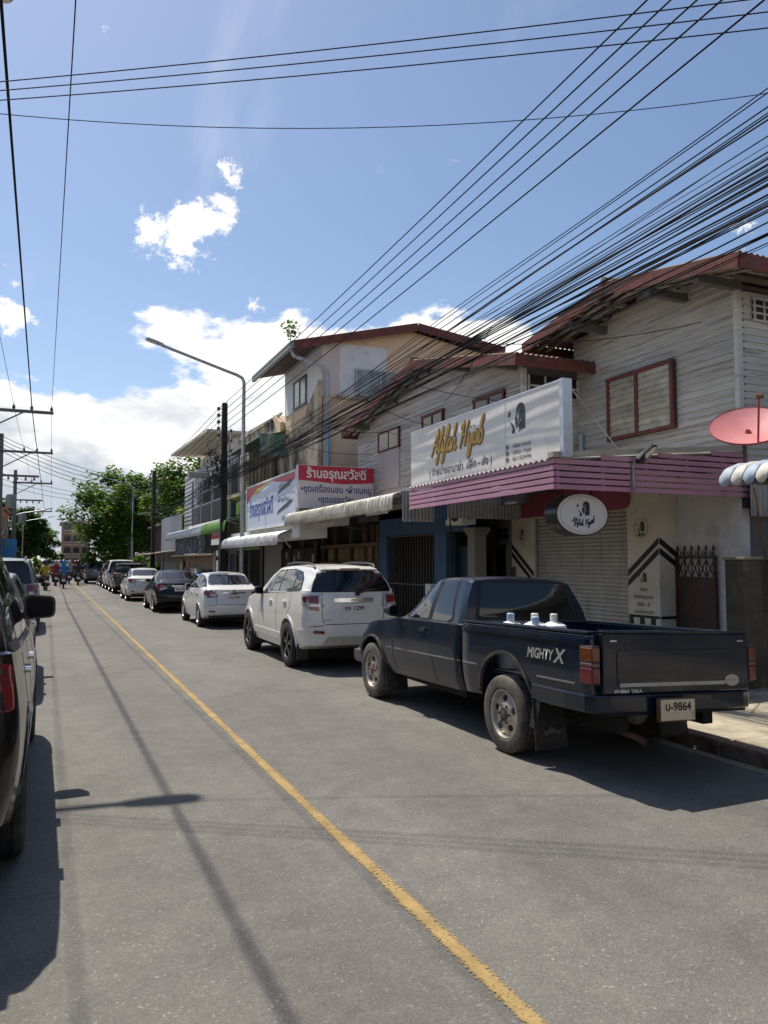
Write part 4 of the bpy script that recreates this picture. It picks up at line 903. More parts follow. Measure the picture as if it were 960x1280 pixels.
def boards_y(parent, y, x0, x1, z0, z1, pitch, m, t=.024, wob=.004):
    z = z0
    while z < z1 - .02:
        w0, w1 = random.uniform(-wob, wob), random.uniform(-wob, wob); zt = z + pitch * 1.12
        MB().hexa([(x0, y, z + w0), (x1, y, z + w1), (x1, y - t, z + w1), (x0, y - t, z + w0), (x0, y, zt + w0), (x1, y, zt + w1), (x1, y - .004, zt + w1), (x0, y - .004, zt + w0)]).build('board', m, parent, world=True)
        z += pitch
def gable_roof(parent, x0, x1, ya, za, yr, zr, yb, zb, m, waves, fascia=red_wood, under_m=soffit_m):
    """corrugated gable roof, ridge along X, with purlins, red verge boards and eave boards"""
    corrugated(parent, 'roof_sheet', m, (x0, ya, za + .06), (x1 - x0, 0, 0), (0, yr - ya, zr - za), waves, .018, .006)
    corrugated(parent, 'roof_sheet', m, (x0, yr, zr + .06), (x1 - x0, 0, 0), (0, yb - yr, zb - zr), waves, .018, .006)
    MB().tube([(x0 - .02, yr, zr + .085), (x1, yr, zr + .085)], .06, 8).build('ridge_cap', m, parent, 50, world=True)
    for (p, q) in (((ya, za), (yr, zr)), ((yr, zr), (yb, zb))):
        MB().bar((x0, p[0], p[1] - .05), (x0, q[0], q[1] - .05), .03, .20).build('verge_board', fascia, parent, world=True)
        n = max(2, int(abs(q[0] - p[0]) / .42))
        for i in range(1, n):
            t = i / n; y, z = p[0] + (q[0] - p[0]) * t, p[1] + (q[1] - p[1]) * t
            MB().box(x0 + .04, x1, y - .025, y + .025, z - .04, z + .03).build('purlin', under_m, parent, world=True)
    for (y, z) in ((ya, za), (yb, zb)):
        MB().box(x0, x1, y - .018, y + .018, z - .15, z + .045).build('eave_board', fascia, parent, world=True)
    # lath strips under the street overhang
    for k in range(3):
        xx = x0 + .12 + k * .2
        for (p, q) in (((ya, za), (yr, zr)), ((yr, zr), (yb, zb))):
            MB().bar((xx, p[0], p[1] - .055), (xx, q[0], q[1] - .055), .10, .012).build('soffit_strip', under_m, parent, world=True)

# ---------------------------------------------------------------- wooden house with the shop (nearest on the right)
def house_a():
    h = thing('wooden_shophouse', 'grey weathered wooden upper house with red louvred window above the mauve slatted awning', 'house', (8.8, 9.6, 0))
    gz = lambda y: (5.58 + (y - 7.04) * (6.06 - 5.58) / (9.65 - 7.04)) if y < 9.65 else (6.06 - (y - 9.65) * (6.06 - 5.68) / (11.98 - 9.65))
    MB().prism([(7.82, 2.4), (11.5, 2.4), (11.5, 5.6), (9.65, 5.92), (7.82, 5.58)], 'x', 8.82, 8.95).build('wall', old_beam, h, world=True)
    MB().box(8.95, 14, 7.84, 8.0, 2.3, 5.5).build('wall', old_beam, h, world=True)
    MB().box(8.6, 14, 8.0, 13.2, 3.0, 3.08).build('floor', old_beam, h, world=True); MB().box(13.9, 14, 7.84, 12, 0, 5.6).build('wall', old_beam, h, world=True)
    boards_x(h, 8.82, 7.80, 11.5, 3.1, lambda y: gz(y) - .06, .102, wood_grey)
    boards_y(h, 7.83, 8.86, 14, 2.95, 5.50, .102, wood_side)
    MB().box(8.78, 8.87, 7.785, 7.86, 2.9, 5.50).build('corner_post', wood_side, h, world=True)
    gable_roof(h, 8.0, 14.2, 7.04, 5.58, 9.65, 6.06, 11.98, 5.68, tin_roof, 60)
    for y, z in ((7.8, 5.62), (8.75, 5.74), (10.6, 5.76)):
        MB().box(8.04, 8.85, y - .05, y + .05, z - .13, z - .01).build('outrigger', old_beam, h, world=True)
    # gable vent on the side wall
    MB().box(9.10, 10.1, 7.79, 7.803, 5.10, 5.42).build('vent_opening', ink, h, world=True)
    for i in range(6): MB().box(9.10 + i * .19, 9.125 + i * .19, 7.765, 7.80, 5.10, 5.42).build('vent_bar', wood_side, h, world=True)
    for i in range(4): MB().box(9.08, 10.12, 7.77, 7.797, 5.085 + i * .105, 5.11 + i * .105).build('vent_bar', wood_side, h, world=True)
    # red framed louvre window
    y0, y1, z0, z1 = 8.97, 10.50, 3.71, 4.79; ym = 9.78
    w = MB().box(8.745, 8.80, y0, y1, z0, z1).build('window', mat('dim_interior', (.05, .048, .042), .9), h, world=True)
    for a, b, c_, d in ((y0, y0 + .06, z0, z1), (y1 - .06, y1, z0, z1), (ym - .035, ym + .035, z0, z1)): MB().box(8.70, 8.76, a, b, c_, d).build('window_frame', red_wood, w, world=True, bevel=.004)
    for c_ in (z0, z1 - .055): MB().box(8.698, 8.762, y0 - .01, y1 + .01, c_, c_ + .055).build('window_frame', red_wood, w, world=True, bevel=.004)
    louv = mat('dusty_louvre_glass', (.42, .385, .30), .45, 0, .2, 4, col2=(.27, .245, .19), c2=(.45, .65), c2scale=5, rnd=.18, spec=.4)
    for a, b in ((y0 + .065, ym - .04), (ym + .04, y1 - .065)):
        for i in range(10):
            z = z0 + .07 + i * .0975
            MB().hexa([(8.715, a, z - .005), (8.72, a, z - .01), (8.72, b, z - .01), (8.715, b, z - .005), (8.738, a, z + .105), (8.743, a, z + .10), (8.743, b, z + .10), (8.738, b, z + .105)]).build('louvre', louv, w, world=True)
    # ground floor: cream shop front with roller shutter, recessed white wall, brown gate
    MB().box(8.52, 8.80, 9.72, 12.42, 2.48, 3.1).build('lintel', cream, h, world=True)
    MB().box(8.80, 8.95, 7.83, 9.5, .1, 2.95).build('white_wall', white_wall, h, world=True)
    MB().box(8.95, 14, 7.84, 7.98, .1, 2.95).build('flank_wall', mat('grey_render', (.20, .195, .185), .9, 0, .2, 2), h, world=True)
    pl = MB().box(8.42, 8.80, 9.02, 9.72, .1, 3.1).build('shop_pillar', cream, h, world=True, bevel=.006)
    pr = MB().box(8.50, 8.86, 12.42, 13.20, .1, 3.1).build('shop_pillar', cream, h, world=True, bevel=.006)
    # roller shutter of interlocking slats
    sh = MB().box(8.60, 8.62, 9.74, 12.40, .13, 2.48).build('roller_shutter', shutter_m, h, world=True)
    n = 34
    for i in range(n):
        z = .14 + i * 2.34 / n; q = 2.34 / n
        prof = [(8.60, z), (8.583, z + q * .12), (8.572, z + q * .45), (8.578, z + q * .75), (8.594, z + q * .92), (8.60, z + q * .98)]
        MB().prism(prof, 'y', 9.745, 12.395).build('shutter_slat', shutter_m, sh, world=True, smooth=50)
    for y in (9.73, 12.38): MB().box(8.54, 8.60, y, y + .03, .13, 2.48).build('guide_rail', steel, sh, world=True)
    # maroon board above the shutter with rounded lower corners
    MB().prism(rounded([(9.62, 2.50), (13.0, 2.50), (13.0, 3.05), (9.62, 3.05)], .18, 6), 'x', 8.36, 8.41).build('maroon_board', maroon, h, world=True)
    # printed pillar faces: chevrons, logo, Thai lines
    x = 8.418
    # street face: bands climb towards the corner nearest the camera (x right = -y)
    ch = MB()
    for k, dz in ((0, 0), (1, -.155)):
        ch.add([(x - .003, 9.71, 1.52 + dz), (x - .003, 9.022, 2.03 + dz), (x - .003, 9.022, 1.93 + dz), (x - .003, 9.71, 1.42 + dz)], [(0, 1, 2, 3)])
        ch.add([(8.424, 9.015, 2.03 + dz), (8.79, 9.015, 1.79 + dz), (8.79, 9.015, 1.69 + dz), (8.424, 9.015, 1.93 + dz)], [(0, 1, 2, 3)])
    ch.build('chevron_stripes', ink, pl, world=True, fix=False)
    ch = MB()
    for k, dz in ((0, 0), (1, -.155)): ch.add([(8.497, 13.19, 2.02 + dz), (8.497, 12.43, 1.46 + dz), (8.497, 12.43, 1.36 + dz), (8.497, 13.19, 1.92 + dz)], [(0, 1, 2, 3)])
    ch.build('chevron_stripes', ink, pr, world=True, fix=False)
    logo(pl, (x - .003, 9.40, 2.19), 'street', .17, ring=True); logo(pl, (x - .003, 9.37, 1.40), 'street', .16)
    logo(pr, (8.4965, 12.85, 2.22), 'street', .15, ring=True)
    for i, (s_, fw) in enumerate((('จำหน่าย', .17), ('ผ้าคลุมหญิงมุสลิม', .42), ('ทั้งปลีก - ส่ง', .28), ('สอบถามรายละเอียด', .42))): text(pl, s_, .085, (x - .003, 9.37, 1.23 - i * .115), 'street', ink_grey, fit=fw)
    MB().box(8.414, 8.422, 9.03, 9.70, .795, .835).box(8.43, 8.80, 9.008, 9.022, .795, .835).build('dark_band', ink, pl, world=True)
    for i in range(3): MB().box(8.415, 8.421, 9.60 - i * .24, 9.70 - i * .24, .60, .795).build('dark_block', ink, pl, world=True)
    # brown metal gate with lattice and spear heads, standing before the white wall
    brown = mat('brown_gate_paint', (.075, .038, .030), .6, .1, .15, 6, col2=(.10, .06, .045), c2=(.5, .7), c2scale=4)
    g = thing('gate', 'brown sheet-metal gate with lattice band and spear heads against the white wall', 'gate', (8.74, 8.64, .115))
    MB().box(8.735, 8.755, 8.29, 9.00, .15, 1.41).build('sheet_panel', brown, g, world=True)
    for y in (8.27, 9.00): MB().box(8.72, 8.77, y - .02, y + .02, .12, 1.73).build('gate_stile', brown, g, world=True)
    for z in (.15, 1.40, 1.71): MB().box(8.722, 8.768, 8.25, 9.02, z, z + .035).build('gate_rail', brown, g, world=True)
    for i in range(5):
        ya, yb = 8.29 + i * .142, 8.29 + (i + 1) * .142
        MB().bar((8.745, ya, 1.43), (8.745, yb, 1.70), .012, .012).build('lattice_bar', brown, g, world=True); MB().bar((8.752, yb, 1.43), (8.752, ya, 1.70), .012, .012).build('lattice_bar', brown, g, world=True)
    for i in range(6):
        y = 8.29 + i * .138; sp = MB().box(8.738, 8.752, y - .008, y + .008, 1.43, 1.84).build('spear_bar', brown, g, world=True)
        MB().prism([(y - .032, 1.83), (y + .032, 1.83), (y, 1.91)], 'x', 8.74, 8.75).build('spear_head', brown, sp, world=True)
        MB().lathe([(.030, -.006), (.030, .006), (.020, .006), (.020, -.006)], 10, 'x', (8.745, y + .05, 1.785), closed=True).build('scroll_ring', brown, sp, world=True)
    # electricity meter on the far pillar, grey downpipe on the upper wall
    MB().box(8.44, 8.50, 13.05, 13.15, 1.33, 1.55).build('meter_box', old_beam, h, world=True)
    MB().tube([(8.74, 11.25, 3.1), (8.74, 11.25, 3.95)], .05, 10).build('downpipe', grey_pipe, h, world=True, smooth=40)
def logo_polys():
    head = [(-.05, -.28), (.05, -.20), (.10, -.30), (.02, -.42), (.14, -.36), (.30, -.335), (.46, -.32), (.44, -.15), (.455, .1), (.45, .30), (.40, .45), (.28, .55), (.12, .56), (.0, .50), (-.08, .38), (-.10, .26), (-.12, .16), (-.17, .04), (-.14, .0), (-.15, -.08), (-.11, -.13)]
    arm = [(-.52, .08), (-.42, -.02), (-.33, -.06), (-.24, -.16), (-.17, -.26), (-.16, -.40), (-.36, -.41), (-.34, -.30), (-.30, -.26), (-.36, -.14), (-.46, -.01)]
    rose = [(-.58, .20), (-.50, .16), (-.44, .24), (-.43, .38), (-.50, .36), (-.57, .30)]
    return [head, arm, rose]
def logo_lines():
    out = []
    for (a, b) in (((-.09, .26), (.10, -.10)), ((-.02, .30), (.08, -.02)), ((.12, .36), (.06, .0)), ((.10, .16), (.0, -.22)), ((.26, .0), (.02, -.20))):
        d = Vector((b[0] - a[0], b[1] - a[1])).normalized(); n = Vector((-d.y, d.x)) * .012
        out.append([(a[0] + n.x, a[1] + n.y), (b[0] + n.x * .4, b[1] + n.y * .4), (b[0] - n.x * .4, b[1] - n.y * .4), (a[0] - n.x, a[1] - n.y)])
    return out
def logo(parent, pos, ax, size, ring=False, name='logo'):
    flat(parent, logo_polys(), pos, ax, ink_grey, name, size)
    n = AX[ax] @ Vector((0, 0, .0025)); p2 = (pos[0] + n.x, pos[1] + n.y, pos[2] + n.z)
    flat(parent, logo_lines(), p2, ax, sign_white, name + '_lines', size)
    if ring:
        l = WORLD_LOC[parent.name]; mb = MB(); A = AX[ax]
        for r in (.86, .90):
            for i in range(36): p = A @ Vector((math.cos(i * math.pi / 18) * r * size, math.sin(i * math.pi / 18) * r * size, .0005)); mb.v.append((p.x + pos[0] - l[0], p.y + pos[1] - l[1], p.z + pos[2] - l[2]))
        for i in range(36): mb.f.append((i, (i + 1) % 36, 36 + (i + 1) % 36, 36 + i))
        mb.build(name + '_ring', ink_grey, parent, fix=False)
        script(parent, (pos[0], pos[1], pos[2] - size * .66), ax, size * .085, ink_grey, .022 * size, name='lettering')
LETTERS = {'A': (1.25, [[(0, -.15), (.15, .1), (.55, 1.2), (.95, 2.15), (1.0, 1.2), (1.02, 0)], [(.3, .75), (1.15, .85)]]), 'f': (.62, [[(.0, .2), (.35, 1.0), (.62, 1.9), (.45, 2.25), (.28, 1.7), (.24, .2), (.18, -.75), (-.08, -.85), (-.05, -.4), (.5, .25)], [(.05, 1.05), (.55, 1.1)]]),
           'i': (.48, [[(0, .2), (.22, 1.0), (.2, .15), (.34, -.02), (.5, .3)], [(.26, 1.5), (.27, 1.58)]]), 'a': (.86, [[(.66, .95), (.3, 1.02), (.06, .5), (.22, 0), (.5, .25), (.68, 1.0), (.66, .2), (.78, 0), (.92, .3)]]),
           'h': (.86, [[(0, .2), (.38, 1.5), (.42, 2.2), (.24, 1.7), (.14, 0)], [(.14, .4), (.42, .95), (.6, .8), (.58, .15), (.72, 0), (.9, .3)]]), 'H': (1.3, [[(.0, 1.5), (.2, 2.05), (.4, 1.9), (.3, .8), (.12, -.1)], [(1.15, 2.15), (.98, 1.4), (.88, 0)], [(.2, .95), (1.05, 1.1)]]),
           'j': (.5, [[(0, .2), (.28, 1.0), (.22, -.3), (.08, -.9), (-.16, -.8), (.0, -.3), (.5, .25)], [(.3, 1.5), (.31, 1.58)]]), 'b': (.85, [[(0, .2), (.36, 1.5), (.4, 2.2), (.22, 1.7), (.16, .2), (.4, -.02), (.66, .4), (.56, .95), (.3, .8)]]), ' ': (.65, [])}
def script(parent, pos, ax, s, m, w, name='lettering', arc=0.0, depth=.3, grow=0.0, slant=.28, off=0.0):
    """brush lettering 'Afifah Hijab' drawn stroke by stroke as flattened round strokes"""
    word = 'Afifah Hijab'; tot = sum(LETTERS[c][0] for c in word); x = -tot / 2; A = AX[ax]; l = WORLD_LOC[parent.name]; mb = MB()
    for c in word:
        adv, strokes = LETTERS[c]
        for st in strokes:
            k = len(st); pts = []
            for i in range(k - 1):     # Catmull-Rom
                p0, p1, p2, p3 = (Vector(st[max(i - 1, 0)]), Vector(st[i]), Vector(st[i + 1]), Vector(st[min(i + 2, k - 1)]))
                for t in (0, .33, .66): pts.append(.5 * ((2 * p1) + (-p0 + p2) * t + (2 * p0 - 5 * p1 + 4 * p2 - p3) * t * t + (-p0 + 3 * p1 - 3 * p2 + p3) * t ** 3))
            pts.append(Vector(st[-1])); q = []
            for p in pts:
                X, Y = (x + p.x + slant * p.y) * s, (p.y - .6) * s
                Y += arc * (X / (tot * s / 2)) ** 2 * s
                q.append(Vector((X, Y, off)))
            rs = [w * (1.0 if 0 < i < len(q) - 1 else .7) + grow for i in range(len(q))]
            t = MB().tube(q, rs, 6)
            for v in t.v:
                d = A @ Vector((v[0], v[1], off + (v[2] - off) * depth)); mb.v.append((d.x + pos[0] - l[0], d.y + pos[1] - l[1], d.z + pos[2] - l[2]))
            o = len(mb.v) - len(t.v); mb.f += [tuple(i + o for i in f) for f in t.f]
        x += adv
    return mb.build(name, m, parent, 60)
house_a()

# ---------------------------------------------------------------- mauve slatted awning, shop sign, hanging oval sign
def awning_a():
    a = thing('slatted_awning', 'mauve slatted awning with beige cap beam below the white shop sign', 'awning', (5.6, 9.8, 2.5))
    pitch = .0785; Y0, Y1, X0, X1 = 7.73, 11.85, 5.60, 8.84; zb = 2.545
    topx = lambda x: 2.935 + (x - X0) * .085
    for k in range(9):
        z = zb + k * pitch; z1 = z + .058
        if k < 5: MB().box(X0 - .012, X0 + .012, Y0, Y1, z, min(z1, 2.935)).build('slat', mauve, a, world=True, bevel=.003)
        # side slats: clipped by the sloping cap beam
        xs = X0 + .014 if topx(X0) > z1 else X0 + (z1 - 2.935) / .085
        if xs < X1 - .1: MB().box(max(xs, X0 + .014), X1, Y0 - .012, Y0 + .012, z, z1).build('slat', mauve, a, world=True, bevel=.003)
    for y in np.linspace(Y0 + .1, Y1 - .05, 6): MB().box(X0 + .014, X0 + .045, y - .02, y + .02, zb - .005, 2.92).build('slat_post', mauve, a, world=True)
    for x in (5.66, 6.35, 7.05, 7.75, 8.4): MB().box(x - .02, x + .02, Y0 + .014, Y0 + .045, zb - .005, topx(x) - .02).build('slat_post', mauve, a, world=True)
    MB().bar((X0 - .03, Y0 - .006, 2.965), (X1 + .03, Y0 - .006, topx(X1) + .03), .05, .062).build('cap_beam', beige, a, world=True)
    MB().box(X0 - .04, X0 + .10, Y0 - .03, Y0 + .08, 2.93, 2.995).build('cap_block', beige, a, world=True)
    corrugated(a, 'roof_sheet', mat('pale_tin', (.52, .50, .46), .55, .2, .15, 3, col2=(.36, .26, .18), c2=(.5, .7), c2scale=2), (X0 - .03, Y1, 2.915), (0, Y0 - Y1, 0), (X1 - X0, 0, .27), 34, .016, .004)
    for x in (6.4, 7.4, 8.4): MB().box(x - .03, x + .03, Y0 + .05, Y1 - .05, topx(x) - .13, topx(x) - .05).build('beam', old_beam, a, world=True)
    # shop sign standing on the street edge
    s = thing('shop_sign', 'long white shop sign with gold brush lettering, Thai line and veiled-woman emblem', 'sign', (5.72, 9.8, 2.93))
    MB().box(5.68, 5.78, 7.70, 11.97, 2.935, 3.885).build('sign_panel', sign_white, s, world=True, bevel=.004)
    MB().box(5.66, 5.80, 7.62, 7.70, 2.93, 3.90).build('end_post', sign_edge, s, world=True, bevel=.006)
    for z in (2.93, 3.885): MB().box(5.672, 5.79, 7.70, 11.98, z - .012, z + .012).build('sign_rim', sign_edge, s, world=True)
    for y in (8.95, 9.93, 10.95): MB().box(5.6765, 5.6795, y - .003, y + .003, 2.95, 3.87).build('panel_joint', sign_edge, s, world=True)
    MB().tube([(5.74, 7.66, 3.86), (6.62, 7.72, 3.04)], .009, 6).build('stay_rod', steel, s, world=True)
    gold = mat('gold_letters', (.50, .30, .055), .4, .15, .15, 6)
    script(s, (5.676, 10.36, 3.50), 'street', .176, mat('letter_outline', (.09, .05, .012), .6, 0, 0), .024, 'lettering_outline', grow=.016, depth=.1)
    script(s, (5.674, 10.36, 3.50), 'street', .176, gold, .026, 'lettering', depth=.35, off=.002)
    text(s, '( จำหน่ายอาบาย่า  ปลีก - ส่ง )', .17, (5.6765, 10.28, 3.10), 'street', ink_grey, fit=1.95, bold=.002)
    logo(s, (5.6765, 8.64, 3.55), 'street', .40)
    for i, t in enumerate(('Afifah batek', 'Afifah Hijab', '0611029496')):
        text(s, t, .082, (5.6765, 8.55, 3.21 - i * .088), 'street', ink_grey, fit=.44); flat(s, [ellipse(0, 0, 1, 1, 16)], (5.6765, 8.90, 3.215 - i * .088), 'street', ink_grey, 'icon', .034); text(s, ':', .08, (5.6765, 8.835, 3.21 - i * .088), 'street', ink_grey)
        text(s, ('f', 'o', 'c')[i], .06, (5.675, 8.90, 3.214 - i * .088), 'street', sign_white)
    # oval box sign hanging below
    o = thing('hanging_sign', 'black oval box sign with the veiled-woman emblem hanging under the mauve awning', 'sign', (6.23, 8.2, 2.27))
    cx, cz, rx, rz, ya, yb = 6.235, 2.265, .415, .275, 8.02, 8.26
    blk = mat('sign_black', (.012, .012, .016), .35, 0, .05, 5)
    MB().prism(ellipse(cx, cz, rx, rz, 48), 'y', ya, yb).build('sign_box', blk, o, world=True, smooth=40)
    for nm, k, yy, m_ in (('face_rim', .955, .004, mat('sign_cream', (.62, .55, .42), .4, 0, .03, 4)), ('sign_face', .93, .008, mat('sign_face_white', (.74, .74, .76), .35, 0, .02, 4)), ('gold_ring', .85, .0095, gold), ('sign_face', .835, .0112, MATS['sign_face_white'])):
        MB().prism(ellipse(cx, cz, rx * k, rz * k, 48), 'y', ya - yy, ya + .01).build(nm, m_, o, world=True)
    logo(o, (cx + .015, ya - .0125, cz + .055), 'cam', .20)
    script(o, (cx, ya - .0125, cz - .125), 'cam', .038, ink, .0065, arc=1.4, slant=.2)
    for x in (6.0, 6.47): MB().box(x - .012, x + .012, ya + .1, ya + .125, cz + .2, 2.86).build('hanger', blk, o, world=True)
    # small lamp on the awning side
    l = thing('wall_lamp', 'small grey lamp on a bent arm fixed to the side of the mauve awning', 'lamp', (6.78, 7.68, 2.65))
    MB().tube([(6.78, 7.69, 2.60), (6.78, 7.69, 2.90), (6.80, 7.62, 2.985)], .018, 8).build('lamp_arm', steel, l, world=True, smooth=50)
    MB().box(6.755, 6.805, 7.675, 7.715, 2.56, 2.66).build('bracket', steel, l, world=True)
    ang = R(36); ax_ = Vector((math.cos(ang), 0, math.sin(ang))); up_ = Vector((-math.sin(ang) * .8, -.45, math.cos(ang) * .8)).normalized(); fr = ax_.cross(up_).normalized(); fr = fr if fr.y < 0 else -fr
    def head(poly, d0, d1, nm, m_):
        mb = MB(); o0 = Vector((6.79, 7.60, 2.93)); n_ = len(poly)
        for d_ in (d0, d1): mb.v += [tuple(o0 + ax_ * p[0] + up_ * p[1] + fr * d_) for p in poly]
        mb.f = [tuple(range(n_)), tuple(range(2 * n_ - 1, n_ - 1, -1))] + [(i, n_ + i, n_ + (i + 1) % n_, (i + 1) % n_) for i in range(n_)]
        mb.build(nm, m_, l, world=True, bevel=.006)
    head(rounded([(-.02, -.035), (.10, -.065), (.30, -.06), (.38, 0), (.30, .06), (.10, .065), (-.02, .035)], .03), -.03, .02, 'lamp_head', dark_metal)
    head(rounded([(.11, -.045), (.29, -.042), (.345, 0), (.29, .042), (.11, .045)], .02), .019, .026, 'lamp_lens', lamp_clear)
awning_a()
# ---------------------------------------------------------------- second wooden house with its shops
def scallop_awning(name, label, y0, y1, x0, z0, x1, z1, m, m2=None, group=None, pw=.16, drop=.12, stripes=None, ribs=True):
    """bent corrugated awning with a rolled, scalloped front edge and steel ribs; street side towards -X"""
    a = thing(name, label, 'awning', ((x0 + x1) / 2, (y0 + y1) / 2, z0), group=group)
    n = max(1, int(round((y1 - y0) / (pw * 4))))
    for i in range(n):          # sheet by sheet
        ya, yb = y0 + (y1 - y0) * i / n, y0 + (y1 - y0) * (i + 1) / n - .004; k = max(2, int(round((yb - ya) / pw))); mb = MB()
        k_ = (z1 - z0) / (x1 - x0); e = min(.22, (x1 - x0) * .5)
        prof = [(x1, z1), (x0 + e, z0 + k_ * e), (x0 + e * .45, z0 + k_ * e * .45 - .008), (x0 + e * .15, z0 - .03), (x0 + .012, z0 - drop * .4), (x0, z0 - drop * .72), (x0 - .006, z0 - drop)]
        per = 6; cols = k * per + 1
        for ci in range(cols):
            t = ci / (cols - 1); y = ya + (yb - ya) * t; w = math.sin(2 * math.pi * k * t)
            for pi, (x, z) in enumerate(prof):
                zz = z + .014 * w - (drop * .22 * (abs(math.cos(math.pi * k * t)) if pi == len(prof) - 1 else 0)); mb.v.append((x - (.020 * w if pi > 2 else 0), y, zz))
        P = len(prof)
        for ci in range(cols - 1):
            for pi in range(P - 1): q = ci * P + pi; mb.f.append((q, q + 1, q + P + 1, q + P))
        o = mb.build('awning_sheet', (stripes[i % len(stripes)] if stripes else m), a, 50, world=True)
        so = o.modifiers.new('solid', 'SOLIDIFY'); so.thickness = .004
    if ribs:
        for y in np.linspace(y0 + .05, y1 - .05, max(3, int((y1 - y0) / 1.6))):
            MB().bar((x0 + .04, y, z0 - .05), (x1, y, z1 - .03), .03, .03).build('rib', steel, a, world=True)
        for t in (.15, .55, .95): MB().box(x0 + (x1 - x0) * t - .015, x0 + (x1 - x0) * t + .015, y0, y1, z0 + (z1 - z0) * t - .075, z0 + (z1 - z0) * t - .045).build('purlin', steel, a, world=True)
        for y in (y0 + .06, y1 - .06): MB().bar((x0 + .1, y, z0 - .05), (x1, y, z0 - .35), .025, .025).build('brace', steel, a, world=True)
    return a
pale_aw = mat('pale_awning', (.56, .53, .45), .6, .1, .15, 4, col2=(.36, .30, .22), c2=(.46, .68), c2scale=3)
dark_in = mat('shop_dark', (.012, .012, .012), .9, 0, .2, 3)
blue_wall = mat('blue_plaster', (.045, .10, .20), .75, 0, .1, 3, col2=(.035, .075, .145), c2=(.5, .7))
def house_b():
    h = thing('wooden_house', 'wooden gabled house with boarded window behind the white shop sign', 'house', (7.6, 15.3, 0))
    ya, za, yr, zr, yb, zb = 10.9, 5.14, 15.05, 6.02, 19.45, 5.14
    gz = lambda y: za + (y - ya) * (zr - za) / (yr - ya) if y < yr else zr - (y - yr) * (zr - zb) / (yb - yr)
    MB().prism([(11.4, 2.7), (19.4, 2.7), (19.4, 5.05), (15.05, 5.92), (11.4, 5.15)], 'x', 7.62, 7.75).build('wall', old_beam, h, world=True)
    MB().box(7.75, 8.82, 11.42, 11.55, 2.9, 5.2).build('wall', old_beam, h, world=True)
    boards_x(h, 7.62, 11.40, 19.40, 2.9, lambda y: gz(y) - .05, .105, wood_b)
    boards_y(h, 11.42, 7.66, 8.80, 2.95, 4.58, .105, wood_grey)
    MB().box(7.585, 7.68, 11.375, 11.45, 2.9, 5.1).build('corner_post', wood_side, h, world=True)
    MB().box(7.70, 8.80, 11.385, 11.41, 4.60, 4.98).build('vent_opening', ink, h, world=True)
    for x in (7.70, 8.05, 8.40, 8.76): MB().box(x, x + .035, 11.36, 11.39, 4.60, 4.98).build('vent_bar', wood_side, h, world=True)
    for z in (4.59, 4.78): MB().box(7.69, 8.80, 11.355, 11.383, z, z + .03).build('vent_bar', wood_side, h, world=True)
    MB().box(7.62, 13.4, 11.45, 19.4, 2.92, 3.0).build('floor', old_beam, h, world=True); MB().box(13.3, 13.4, 11.4, 19.4, 0, 5.1).build('wall', old_beam, h, world=True); MB().box(7.75, 13.3, 19.3, 19.4, 3.0, 5.1).build('wall', old_beam, h, world=True)
    gable_roof(h, 7.15, 13.5, ya, za, yr, zr, yb, zb, tin_roof, 60)
    for y, z in ((11.6, 5.24), (13.3, 5.60), (15.05, 5.97), (16.8, 5.62), (18.6, 5.26)): MB().box(7.18, 7.64, y - .05, y + .05, z - .14, z - .02).build('outrigger', old_beam, h, world=True)
    # boarded window and the heads of two windows that stand behind the sign
    w = MB().box(7.565, 7.60, 16.63, 17.85, 3.45, 4.86).build('window', mat('pinkish_ply', (.44, .40, .40), .8, 0, .12, 3, col2=(.36, .31, .30), c2=(.45, .65), c2scale=1.5), h, world=True)
    for y in (16.60, 17.83): MB().box(7.545, 7.598, y, y + .05, 4.40, 4.90).build('window_frame', red_wood, w, world=True)
    for z in (4.40, 4.86): MB().box(7.543, 7.597, 16.6, 17.88, z, z + .045).build('window_frame', red_wood, w, world=True)
    MB().box(7.545, 7.597, 17.20, 17.24, 4.42, 4.88).build('window_frame', red_wood, w, world=True)
    for i in range(2): MB().box(7.552, 7.562, 16.66 + i * .58, 17.18 + i * .58, 4.45, 4.85).build('pane', glass_grey, w, world=True)
    for (a, b, zt) in ((14.35, 15.35, 4.90), (11.95, 13.05, 4.83)):
        w = MB().box(7.565, 7.60, a, b, 3.5, zt).build('window', MATS['dim_interior'], h, world=True)
        for y in (a, (a + b) / 2 - .025, b - .05): MB().box(7.54, 7.598, y, y + .05, 3.5, zt).build('window_frame', red_wood, w, world=True)
        MB().box(7.535, 7.597, a - .02, b + .02, zt - .05, zt + .01).build('window_frame', red_wood, w, world=True)
        for y in (a + .05, (a + b) / 2 + .025): MB().box(7.555, 7.562, y, y + (b - a) / 2 - .075, 3.5, zt - .05).build('pane', glass_grey, w, world=True)
    # ground floor: blue front with barred opening, white pillar, recessed doorway with lattice vents
    MB().box(7.62, 7.80, 13.42, 17.95, 2.28, 2.95).build('blue_lintel', blue_wall, h, world=True)
    for y0_, y1_ in ((14.30, 14.86), (17.42, 17.95)): MB().box(7.60, 7.82, y0_, y1_, .12, 2.28).build('blue_pillar', blue_wall, h, world=True)
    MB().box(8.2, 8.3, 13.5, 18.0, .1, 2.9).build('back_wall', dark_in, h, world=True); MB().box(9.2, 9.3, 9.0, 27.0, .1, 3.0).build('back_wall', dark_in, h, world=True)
    MB().box(7.9, 7.96, 13.42, 14.30, .12, 1.98).build('blue_panel', mat('deep_blue_panel', (.022, .045, .095), .6, 0, .1, 3), h, world=True)
    grille = mat('grille_paint', (.10, .095, .085), .5, .4, .2, 9)
    for i in range(18): y = 14.90 + i * .145; MB().box(7.655, 7.68, y, y + .022, .3, 2.28).build('grille_bar', grille, h, world=True)
